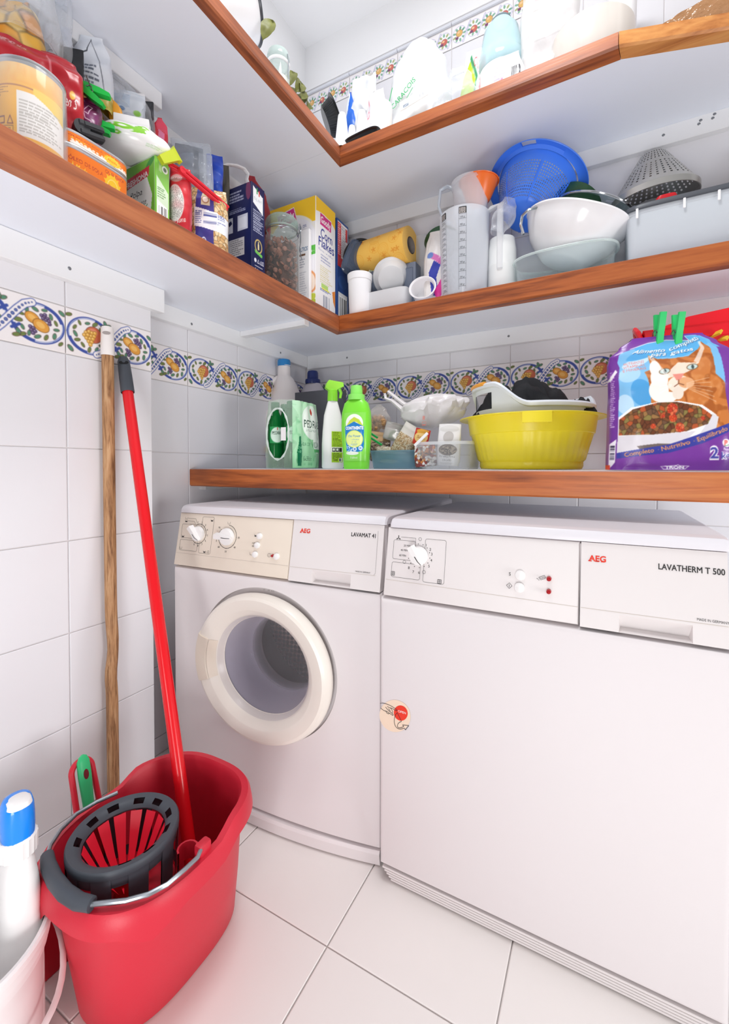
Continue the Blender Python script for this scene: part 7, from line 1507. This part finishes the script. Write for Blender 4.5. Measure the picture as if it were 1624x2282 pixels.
yg2 = -.150; x0, x1 = sx_(1144, yg2), sx_(1380, yg2); a_ = (x1-x0)/2; hz_ = sz_(1262, 545, yg2-.08)-ZB5
gd = thing('glass_dish', 'oval clear glass oven dish at the front edge of the middle shelf', 'oven dish', ((x0+x1)/2, yg2, ZB5))
part('dish_wall', B().loft([sring(a_*k, .082*k2, 2.8, 64, z) for k, k2, z in ((.84, .8, 0), (.88, .86, .003), (.93, .93, hz_*.6), (.94, .94, hz_*.9), (.985, .99, hz_*.93), (1.0, 1.0, hz_*.97), (.985, .99, hz_), (.93, .92, hz_*.96), (.91, .9, hz_*.6), (.85, .82, .008))]), DISHG, gd, 50)
part('dish_rim', B().tube([(x, y_, hz_*.975) for x, y_, _ in sring(a_*.985, .081, 2.8, 64, 0)], .0035, 8, closed=True), film('rim_glass', '#eef6f4', .32, .03, edge=.5), gd, 50)
CHROME = mat('chrome', '#d4d6d8', .12, 1.0)
p = ay(1322, 482, -.062); gl_ = thing('saucepan_cover', 'round glass saucepan lid with a chrome rim leaning behind the white bowl', 'lid', M=axis_m((p[0], p[1], p[2]), (.38, .05, .92)))
rl = 92/ppm(p)
part('lid_dome', B().lathe([(rl, 0), (rl*.8, .016), (rl*.4, .030), (0, .034)], 48), film('lid_tint', '#a9c4c8', .30, .03, edge=.5), gl_, 50); part('chrome_rim', B().tube([(rl*math.cos(a), rl*math.sin(a), 0) for a in [2*math.pi*k/60 for k in range(60)]], .0035, 8, closed=True), CHROME, gl_)
wl2 = thing('wire_rack', 'chrome wire handle loop standing between the colander and the white bowl', 'wire handle', tuple(ay(1188, 500, -.225)))
b0 = ay(1188, 500, -.225); pts = [ay(u, v, -.225)-b0 for u, v in ((1166, 522), (1160, 502), (1163, 482), (1178, 467), (1198, 462), (1214, 464))]
part('wire', B().tube([tuple(q_) for q_ in pts], .0042, 8), CHROME, wl2)
pts = [ay(u, v, -.222)-b0 for u, v in ((1214, 464), (1222, 458), (1219, 451), (1228, 449), (1262, 447), (1272, 448))]
part('wire', B().tube([tuple(q_) for q_ in pts], .0032, 8), CHROME, wl2)
# conical strainer
ys2 = -.085; p = ay(1456, 440, ys2); R = 84/ppm(p); hc_ = sz_(1456, 341, ys2)-p[2]
STN = mat('brushed_steel', '#b9b8b5', .3, .6, bump=(80, .1))
st2 = thing('conical_strainer', 'conical perforated steel strainer standing upside down behind the storage box', 'strainer', M=axis_m(p, (.04, .10, -.99)))
prof = [(0, -hc_*1.02), (R*.14, -hc_*1.0), (R*.24, -hc_*.94)]+[(R*(.24+.74*k/30), -hc_*.94*(1-k/30)-.004) for k in range(1, 31)]
sb2 = B().lathe(prof, 110); keep = []
for j, f in enumerate(sb2.f):
    row, s_ = j//110, j % 110
    if 5 <= row <= 27 and row % 2 == 1 and s_ % 3 == 0 and not (13 <= row <= 13): continue
    keep.append(f)
sb2.f = keep; sb2.mi = [0]*len(keep); part('cone', sb2, STN, st2, 60)
part('rim_band', B().lathe([(R*.985, -.006), (R*1.01, -.004), (R*1.01, .012), (R*.985, .012)], 80), STN, st2, 40)
hb0 = [ay(u, v, ys2-.02) for u, v in ((1395, 446), (1378, 450), (1366, 450), (1350, 448))]
Mi = st2.matrix_local.inverted() if False else axis_m(p, (.04, .10, -.99)).inverted()
part('wire_hook', B().tube([tuple(Mi @ Vector([float(k) for k in q_])) for q_ in hb0], .003, 8), CHROME, st2)
# storage box with dark lid
yb2 = -.215; x0, x1 = sx_(1392, yb2), 1.70; zl = sz_(1392, 466, yb2)
sbx = thing('storage_box', 'long translucent storage box with a dark grey lid at the right of the middle shelf', 'storage box', ((x0+x1)/2, -.13, ZB5))
hw, hb3 = (x1-x0)/2, zl-ZB5
BOXP = film('box_plastic', '#eaf0f6', .55, .25, edge=.25)
part('box_wall', B().loft([sring(hw*k, .082*k2, 9, 48, z) for k, k2, z in ((.955, .90, 0), (.96, .92, .004), (.985, .985, hb3*.88), (1.0, 1.0, hb3*.89), (1.0, 1.0, hb3*.965), (.98, .98, hb3*.965), (.95, .9, .006))]), BOXP, sbx, 30)
part('lid', B().loft([sring(hw*k, .085*k2, 9, 48, z) for k, k2, z in ((1.01, 1.02, hb3*.95), (1.018, 1.03, hb3*.955), (1.018, 1.03, hb3*1.0), (1.0, 1.0, hb3*1.03), (.9, .85, hb3*1.03))]), mat('lid_slate', '#4a4e55', .4), sbx, 30)
for u in (1418, 1523, 1600):
    x_ = sx_(u, yb2)-(x0+x1)/2; part('lid_clip', B().box(x_-.003, x_+.003, -.087, -.0835, hb3*.80, hb3*.96, .001, 1), WPL, sbx)
part('inner_packet', B().box(hw*.12, hw*.45, -.06, .03, .004, hb3*.7, .01, 2), mat('tan_packet', '#d9a878', .6), sbx); part('inner_packet', B().box(-hw*.55, -hw*.1, -.05, .03, .004, hb3*.55, .01, 2), mat('grey_packet', '#a9a4ac', .6), sbx)
p = ay(1486, 428, -.20); rt = thing('red_clamp', 'red plastic clamp handle lying on the storage box lid', 'clamp', (p[0], -.17, zl+hb3*.03+.001))
part('handle', B().loft([sring(.026*a, .011, 3, 20, z, cx=o) for a, z, o in ((.9, 0, 0), (1, .004, 0), (1, .018, .001), (.8, .026, .002))]), RED_P, rt, 40); part('tail', B().box(.02, .085, -.007, .007, .004, .014, .003, 2), RED_P, rt); part('slot', B().box(-.012, .006, -.0118, -.010, .008, .013, .001, 1), mat('hole_dark_red'), rt); part('steel_jaw', B().box(-.055, -.020, -.006, .006, .002, .013, .002, 1), STN, rt)
xcb = sx_(1597, -.035)
solo('cutting_board', B().loft([[(xcb+x_, y_, ZB5+z) for x_, z in ((0.004, 0), (.0, .10), (.012, .20), (.040, .285), (.075, .325), (.16, .335), (.30, .33), (.30, 0))] for y_ in (-.045, -.028)]), wood('board_wood', 'z', '#8f6a4c', '#5f432e', '#a8805c', 1.5, .7), 'old brown wooden cutting board leaning on the back wall at the right edge', 'cutting board', sharp=30)
# ------------------------------------------------------------------ upper shelf
ZB7 = ZU1+.0008
def P7(u, v, y): return ay(u, v, y)
# white enamel basin on edge, dark rim towards the corner
p = ay(556, 10, -.66); R = 70/ppm(p); nb_ = (.62, .68, .38)
cn_ = thing('enamel_basin', 'white enamel basin with a dark rim standing on edge, left on the upper shelf', 'basin', M=axis_m(p, nb_))
part('basin_wall', B().lathe([(0, -R*1.1), (R*.62, -R*1.1), (R*.72, -R*1.04), (R*.92, -R*.3), (R*.985, 0), (R*.96, 0), (R*.9, -R*.3), (R*.66, -R*1.02), (0, -R*1.05)], 56), mat('canister_white', '#f1f2f4', .3), cn_, 40)
part('rim', B().tube([(R*math.cos(a), R*math.sin(a), 0) for a in [2*math.pi*k/60 for k in range(60)]], .0042, 8, closed=True), mat('rim_dark_enamel', '#3a3d44', .25), cn_)
YP7 = mat('yellow_box_card', '#f2c23a', .5)
p = ay(500, 2, -.80); solo('yellow_packet', B().box(-.03, .012, -.03, .03, 0, .10, .004, 2), YP7, 'yellow packet corner just visible left of the white enamel basin', 'packet', (float(p[0])-.012, -.80, ZB7))
LEAFM = mat('bay_leaf', '#7a7d3e', .5, var=(40, .35)); 
def leaf_mesh(L=.075, W=.022, bend=.01, seed=0):
    def f(s, t):
        w = W*math.sin(math.pi*min(.999, max(.001, t)))**.7*(1+.12*noise.noise(Vector((t*5, seed, s)))); x = (s-.5)*2*w
        return (x, t*L, bend*math.sin(math.pi*t)+.006*abs(s-.5)*2+.003*noise.noise(Vector((s*4, t*6, seed))))
    b = B().grid(f, 6, 14); g = B().grid(lambda s, t: tuple(np.array(f(s, t))+np.array((0, 0, -.0009))), 6, 14); b.add(g.v, [tuple(reversed(q)) for q in g.f]); return b
p = ay(585, 92, -.66); solo('bay_leaf', leaf_mesh(.07, .019, .012, 3), LEAFM, 'single olive bay leaf sticking out beside the white enamel basin', 'leaf', M=T(*p) @ rotm(math.radians(85), math.radians(25), math.radians(40)), sharp=60)
yj7 = -.565; xj7 = float(ay(620, 150, yj7)[0]); rj = 25/ppm((xj7, yj7, 2.0)); zj = float(ay(620, 118, yj7)[2])-ZB7
j7 = thing('glass_jar', 'clip-top glass jar on the upper shelf beside the bay leaves', 'jar', (xj7, yj7, ZB7))
part('glass_body', B().lathe([(0, .002), (rj*.95, 0), (rj, .006), (rj, zj*.72), (rj*.88, zj*.80)], 36, ), film('jar_glass2', '#dfe9e6', .15, .04), j7, 50); part('glass_lid', B().lathe([(rj*.88, zj*.80), (rj*1.0, zj*.82), (rj*1.0, zj*.92), (rj*.9, zj*.98), (0, zj)], 36), film('lid_glass2', '#c9d8d4', .45, .04), j7, 50)
part('white_seal', B().lathe([(rj*.9, zj*.775), (rj*1.04, zj*.78), (rj*1.04, zj*.81), (rj*.9, zj*.815)], 36), WPL, j7, 40); part('wire_bail', B().tube([(rj*1.02, 0, zj*.9), (rj*1.15, 0, zj*.8), (rj*1.1, .0, zj*.6), (rj*1.2, 0, zj*.5)], .0014, 6), WIRE, j7)
part('flour_fill', B().lathe([(0, .006), (rj*.93, .006), (rj*.93, zj*.55), (0, zj*.58)], 30), mat('flour', '#f1ece4', .9), j7)
for i, (u, v, a, b_, L_) in enumerate(((650, 178, .3, .2, .075), (664, 190, .8, .5, .08), (676, 206, 1.1, .3, .075), (660, 214, .6, -.3, .07), (688, 226, 1.3, .4, .07), (678, 224, .2, .1, .06))):
    p = ay(u, v, -.47+.015*i); o = solo('bay_leaf', leaf_mesh(L_, .020, .012, i), LEAFM, ['topmost bay leaf of the bunch beside the upper glass jar', 'second bay leaf down in the bunch beside the upper glass jar', 'broad bay leaf in the middle of the bunch beside the jar', 'bay leaf low on the left of the bunch beside the jar', 'bay leaf nearest the black tray in the bunch', 'bay leaf low in the middle of the bunch beside the black tray'][i], 'leaf', M=T(float(p[0])-.012, float(p[1]), float(p[2])-.02) @ rotm(math.radians(70), b_, math.radians(20)+a), group='bunch of bay leaves on the upper shelf', sharp=60)
# black trays
p = ay(748, 258, -.335); R = .062
tray = thing('black_tray', 'black ribbed round tray standing on edge at the inner corner of the upper shelf', 'tray', M=axis_m((float(p[0])-.01, -.315, float(p[2])+.012), (.80, .42, .40)))
part('tray_body', B().lathe([(0, -.040), (R*.68, -.040), (R*.74, -.036), (R*.95, -.004), (R*1.10, -.002), (R*1.12, 0), (R*1.0, .0), (R*.70, -.033), (0, -.035)], 140, fn=lambda a, z: 1+(.018*math.cos(a*45) if -.038 < z < -.003 else 0)), BLK, tray, 40)
p = ay(803, 298, -.345); b7 = thing('black_tray', 'shiny black shallow tray lying on the front edge of the upper shelf', 'tray', (float(p[0])+.004, -.318, ZB7), (math.radians(0), math.radians(-9), math.radians(6)))
part('tray_body', B().loft([sring(.062*k, .042*k2, 4, 44, z) for k, k2, z in ((.82, .78, 0), (.86, .84, .003), (.96, .96, .022), (1.04, 1.06, .024), (1.05, 1.08, .027), (.98, .97, .027), (.84, .8, .006))]), BLK, b7, 40)
p = ay(738, 300, -.355); solo('grey_tray', B().loft([sring(.026*k, .02*k, 4, 30, z) for k, z in ((.85, 0), (.95, .02), (1.05, .022), (1.05, .025), (.9, .022))]), mat('grey_tray_plastic', '#9aa0a8', .35), 'small grey plastic tray beside the stack of white cups', 'tray', (float(p[0])-.02, -.335, ZB7), sharp=40)
CUPW = mat('cup_white', '#f5f5f6', .4)
for u, v, y_, lab, hh_ in ((762, 252, -.348, 'front white paper cup standing upside down by the black tray', 1), (806, 246, -.30, 'rear white paper cup standing upside down behind the shiny black tray', 1), (784, 280, -.315, 'short white paper cup between the two tall paper cups', .7)):
    x_ = float(ay(u, v, y_)[0]); z_ = float(ay(u, v, y_)[2])-ZB7; r_ = 17/ppm((x_, y_, 2.0))*(1 if hh_ == 1 else .8)
    solo('paper_cup', B().lathe([(r_*1.05, 0), (r_*1.08, .003), (r_, .006), (r_*.55, z_*.90), (r_*.45, z_*.97), (r_*.2, z_), (0, z_)], 30), CUPW, lab, 'cup', (x_, y_, ZB7), group='white paper cups on the upper shelf', sharp=40)
def upk(nm, label, cv, m, back, u0, u1, v0, y, d, z0=ZB7, tilt=0, rz=0, cat='packet', rx=0, **k):
    um = (u0+u1)/2; x0, x1 = float(ay(u0, v0, y)[0]), float(ay(u1, v0, y)[0]); h = float(ay(um, v0, y)[2])-z0
    t = thing(nm, label, cat, ((x0+x1)/2, y, z0), (rx, tilt, rz)); A = k.pop('A', POUCH_A); D = k.pop('D', POUCH_D)
    if cv is None: part('bag_film', clear_bag(None, x1-x0, h, d, A, D, **k), m, t, 60)
    else: sack(t, cv, m, x1-x0, h, d, A, D, back, **k)
    return t
c = Cv(30, 60, 24, 48, '#1a63d0'); c.fill(np.clip(c.noisy(1, 10)-.5, 0, 1), '#3f86e4'); c.poly([(0, 60), (0, 30), (14, 60)], '#dfe6f0')
upk('blue_packet', 'bright blue packet corner behind the paper cups', c, print_mat('foil'), mat('blue_foil'), 764, 797, 205, -.235, .03, rz=.2, seed=71, amp=.003, A=[(0, 1), (.5, .9), (.8, .5), (1, .12)])
FOIL = mat('alu_foil', '#d8dadd', .18, .95, bump=(70, .6))
c = Cv(60, 90, 50, 75, '#eceef0'); c.fill(np.clip(c.noisy(1, 10, 3)-.4, 0, 1), '#b9bdc4'); c.fill(np.clip(c.noisy(1, 6, 5)-.6, 0, 1), '#f8f9fa')
upk('silver_bag', 'crumpled silvery clear bag beside the bright blue packet', c, print_mat('foil'), mat('silver_film'), 784, 836, 170, -.215, .045, rz=.1, seed=72, amp=.008, ridge=.006)
solo('foil_roll', B().lathe([(0, -.0), (.017, .001), (.018, .004), (.018, .115), (.014, .125), (0, .128)], 26, fn=lambda a, z: 1+.10*noise.noise(Vector((math.cos(a)*2, math.sin(a)*2, z*50)))), FOIL, 'roll of crumpled aluminium foil standing behind the silvery bag', 'foil roll', M=T(float(ay(838, 240, -.17)[0]), -.17, float(ay(838, 262, -.17)[2])) @ rotm(0, math.radians(-14), 0), sharp=60)
upright('white_pot', 'white pot with a gold band beside the yellow tray', 824, 872, 240, -.270, [(0, .02), (.8, 0), (.85, .05), (.98, .8), (1, .95), (.95, 1), (0, 1)], WPL, 'pot', z0=ZB7)
c = Cv(60, 50, 54, 45, '#eceaee'); c.text('Bio', 10, 28, 12, '#d8506a', w=22, shear=.2); c.para(6, 6, 54, 24, 5, '#a9a0c8', 3); c.line([(4, 44), (24, 30)], 1.5, '#d8506a'); c.fill(c.noisy(.5, 7), '#f6f5f8')
upk('printed_wrapper', 'clear wrapper with pale red and purple print around the white pot', c, print_mat('foil'), GFILM, 810, 866, 205, -.285, .035, rz=-.1, seed=73, amp=.005, A=[(0, 1), (.6, .9), (1, .6)])
CARB = film('carrier_film_thin', '#f4f5f7', .55, .25, (24, .5), edge=.4)
cbx0, cbx1 = float(ay(872, 180, -.20)[0]), float(ay(1003, 180, -.20)[0]); cz_ = float(ay(938, 96, -.20)[2])
cb3 = upk('carrier_bag', 'pale translucent carrier bag with green lettering on the upper shelf', None, CARB, None, 868, 1005, 92, -.185, .11, rz=.05, cat='plastic bag', seed=74, amp=.008, ridge=.003, A=[(0, .95), (.4, 1), (.75, .85), (.92, .55), (1, .25)], D=[(0, 1), (.5, 1), (.85, .6), (1, .2)])
wdt = cbx1-cbx0; prn = B()
lettering(prn, 'CARACOIS', -wdt*.30, 0, .018, .105, bold=.01, f=lambda X, Z: (X*.80-Z*.45-wdt*.10, -.066-.004*math.sin(X*30), .150+(X+wdt*.3)*.58+Z*.8)); 
stroke(prn, [(-wdt*.42, .13), (-wdt*.40, .17), (-wdt*.34, .22)], .003, -.066); stroke(prn, [(-wdt*.36, .125), (-wdt*.37, .155)], .003, -.066); stroke(prn, [(-wdt*.16, .150), (0, .195)], .0022, -.066)
part('bag_print', prn, mat('green_ink', '#3fae6a', .5), cb3)
part('inner_bag', clear_bag(None, wdt*.8, .10, .08, POUCH_A, [(0, 1), (.6, 1), (1, .3)], seed=75, amp=.01, ridge=.005), mat('white_bag_plastic'), cb3, 60, loc=(.005, .01, .001))
YTR = mat('yellow_foam', '#f6cf2a', .6)
xa, xb = float(ay(880, 262, -.30)[0]), float(ay(1002, 222, -.30)[0])
yt7 = thing('yellow_tray', 'bright yellow foam tray lying under the carrier bag on the upper shelf', 'tray', ((xa+xb)/2, -.262, ZB7), (math.radians(-4), 0, math.radians(2)))
part('tray_body', B().loft([sring((xb-xa)/2*k, .05*k2, 6, 40, z) for k, k2, z in ((.9, .82, 0), (.93, .88, .004), (1.0, 1.0, .026), (1.02, 1.04, .029), (.98, .97, .030), (.9, .84, .008))]), YTR, yt7, 40)
c = Cv(60, 40, 54, 36, '#f2f2f4'); c.bars(30, 8, 52, 24, 5, '#b0b0b6', '#f2f2f4'); c.rect(6, 4, 18, 18, '#8a93a0'); c.line([(7, 5), (17, 17)], 1.2, '#dfe3e8')
o = thing('label_card', 'white product label with a barcode lying on the yellow tray', 'label', (float(ay(925, 222, -.29)[0]), -.297, float(ay(925, 232, -.29)[2])), (math.radians(-25), math.radians(-14), .08))
part('label_print', c.mesh('label_print', lambda x, y_: ((x-30)*.0016, 0, y_*.0013), print_mat('card')), o); part('label_back', B().box(-.048, .048, .0004, .0012, 0, .052), mat('white_card'), o)
for k in range(3):
    p = ay(968, 216-3*k, -.275); solo('paper_plate', B().lathe([(0, .0), (.042, .001), (.046, .004), (.062, .011), (.064, .012), (.062, .013), (.045, .006), (0, .003)], 48), CUPW, ['lowest', 'middle', 'topmost'][k]+' of the three white paper plates behind the yellow tray', 'plate', (float(p[0])+.01, -.215, ZB7+.028+.0065*k), group='white paper plates on the upper shelf', sharp=40)
upk('clear_bag', 'loose clear plastic bag lying right of the carrier bag', None, CLEAR, None, 955, 1085, 150, -.24, .06, cat='plastic bag', seed=76, amp=.012, ridge=.008, A=[(0, 1), (.4, .9), (.8, .5), (1, .2)])
c = Cv(44, 50, 44, 50, '#f2efee'); c.poly([(0, 0), (24, 0), (28, 30), (10, 44), (0, 34)], '#b9dc2e'); c.line([(10, 46), (26, 34), (28, 8)], 3, '#2f8a5a'); c.poly([(30, 0), (44, 0), (44, 30), (36, 46), (28, 46), (34, 24)], '#dc3a48'); c.text('Chá', 16, 42, 5, '#c9364a', w=14, ang=-.4)
upk('tea_sachet', 'small lime green and red sachet leaning beside the pale blue canister', c, print_mat('foil'), mat('white_film'), 1011, 1066, 119, -.19, .018, tilt=.15, seed=77, amp=.003)
xt7 = float(ay(1116, 110, -.16)[0]); rt7 = 47/ppm((xt7, -.16, 2.05)); zt7 = float(ay(1116, 50, -.16)[2])-ZB7
TEAL = film('pale_blue_lid', '#c3e2e8', .6, .12, edge=.3)
pc7 = thing('storage_canister', 'white storage canister with a pale blue domed lid on the upper shelf', 'canister', (xt7, -.16, ZB7))
part('body', B().lathe([(0, .001), (rt7*.92, 0), (rt7*.97, .006), (rt7*1.0, zt7*.55), (0, zt7*.55)], 44), WPL, pc7, 40); part('lid', B().lathe([(rt7*1.0, zt7*.54), (rt7*1.04, zt7*.55), (rt7*1.04, zt7*.66), (rt7*1.0, zt7*.67), (rt7*.98, zt7*.72), (rt7*.8, zt7*.90), (rt7*.5, zt7*.98), (0, zt7)], 44), TEAL, pc7, 40)
part('lid_ring', B().tube([(rt7*.42*math.cos(a), rt7*.42*math.sin(a), zt7*1.0) for a in [2*math.pi*k/30 for k in range(30)]], .003, 6, closed=True), mat('grey_ring', '#7d8c92', .4), pc7)
part('body_print', B().ball((-rt7*.5, -rt7*.86, zt7*.15), .012, 10, sy=.1).ball((-rt7*.2, -rt7*.985, zt7*.12), .015, 10, sy=.1, sz=.7), mat('peach_print', '#f2b98a', .5), pc7)
c = Cv(80, 56, 72, 50, '#ebe8ee'); c.bars(50, 20, 74, 42, 4, '#2a2a30', '#f4f4f6'); c.text('MARIA', 8, 14, 9, '#b04a8a', w=30, ang=.5); c.para(10, 30, 44, 48, 4, '#b0aac0', 3); c.fill(np.clip(c.noisy(1, 9)-.5, 0, .6), '#fafafc')
upk('barcode_packet', 'white flat packet with a barcode lying in front of the pale blue canister', c, print_mat('foil'), mat('white_film'), 1088, 1172, 122, -.26, .03, rx=0, seed=78, amp=.005, A=[(0, 1), (.6, .9), (1, .6)])
# big clear bag of odds and ends
bbx = float(ay(1222, 100, -.19)[0])
upk('clear_bag', 'big clear bag full of household odds and ends on the upper shelf', None, film('big_bag_film', '#f1eeec', .34, .12, (22, .6)), None, 1160, 1292, -25, -.17, .12, cat='plastic bag', seed=79, amp=.010, ridge=.006, A=[(0, .9), (.4, 1), (.8, 1), (1, .9)], D=[(0, 1), (.6, 1), (1, .4)])
for col, dx, dz, r_, lab in (('#8fa0b8', -.055, .085, .030, 'blue grey bundle'), ('#d8507a', -.028, .050, .014, 'pink ball'), ('#d9a07a', .015, .070, .026, 'tan bundle'), ('#e6e2de', .055, .100, .034, 'cream bundle')):
    solo('wrapped_bundle', B().ball((0, 0, 0), r_, 14, sx=.8, sz=1.6), mat('bundle'+col, col, .7, var=(30, .3)), lab+' inside the big clear bag on the upper shelf', 'bundle', (bbx+dx, -.17, ZB7+dz), sharp=60)
gx = float(ay(1318, 60, -.185)[0]); gr_ = 84/ppm((gx, -.185, 2.0))
gb7 = thing('glass_bowl', 'large frosted glass bowl wrapped in clear film near the upper shelf joint', 'bowl', (gx, -.180, ZB7))
part('bowl_wall', B().lathe([(0, .001), (gr_*.62, 0), (gr_*.70, .006), (gr_*.92, .05), (gr_*1.0, .10), (gr_*1.0, .17), (gr_*.96, .17), (gr_*.96, .10), (gr_*.88, .055), (gr_*.6, .008), (0, .008)], 52), film('bowl_frosted', '#ece6de', .55, .2, edge=.35), gb7, 40)
part('film_fold', clear_bag(None, gr_*1.7, .16, gr_*1.8, [(0, .8), (.4, 1), (1, .9)], [(0, .8), (.5, 1), (1, .6)], seed=80, amp=.010, ridge=.006), film('big_bag_film'), gb7, 60) if False else None
wx7 = float(ay(1376, 40, -.17)[0])
upright('white_bucket', 'tall plain white bucket right of the frosted glass bowl on the upper shelf', 1345, 1414, -60, -.135, [(0, .01), (.8, 0), (.84, .02), (.98, .9), (1, .93), (1, 1), (.95, 1), (.8, .03), (0, .03)], WPL, 'bucket', z0=ZB7)
def dimple(a, z): return 1+.018*math.sin(a*26+(z*260//1)*.5)*math.sin(z*240)
ax0, ax1 = float(ay(1408, 50, -.16)[0]), 1.62
AMB = film('amber_glass', '#b98a5e', .72, .08, (90, .8), edge=.2)
ab = thing('amber_bowl', 'large amber hammered glass bowl at the right end of the upper shelf', 'bowl', ((ax0+ax1)/2+.01, -.105, ZB7))
ra_ = (ax1-ax0)/2
prof = [(0, .001)]+[(ra_*(.62+.38*(k/16)**.7), .14*k/16) for k in range(17)]+[(ra_*.97, .14), (ra_*.6, .01), (0, .008)]
part('bowl_wall', B().lathe(prof, 110, sy=.52, fn=dimple), AMB, ab, 40)
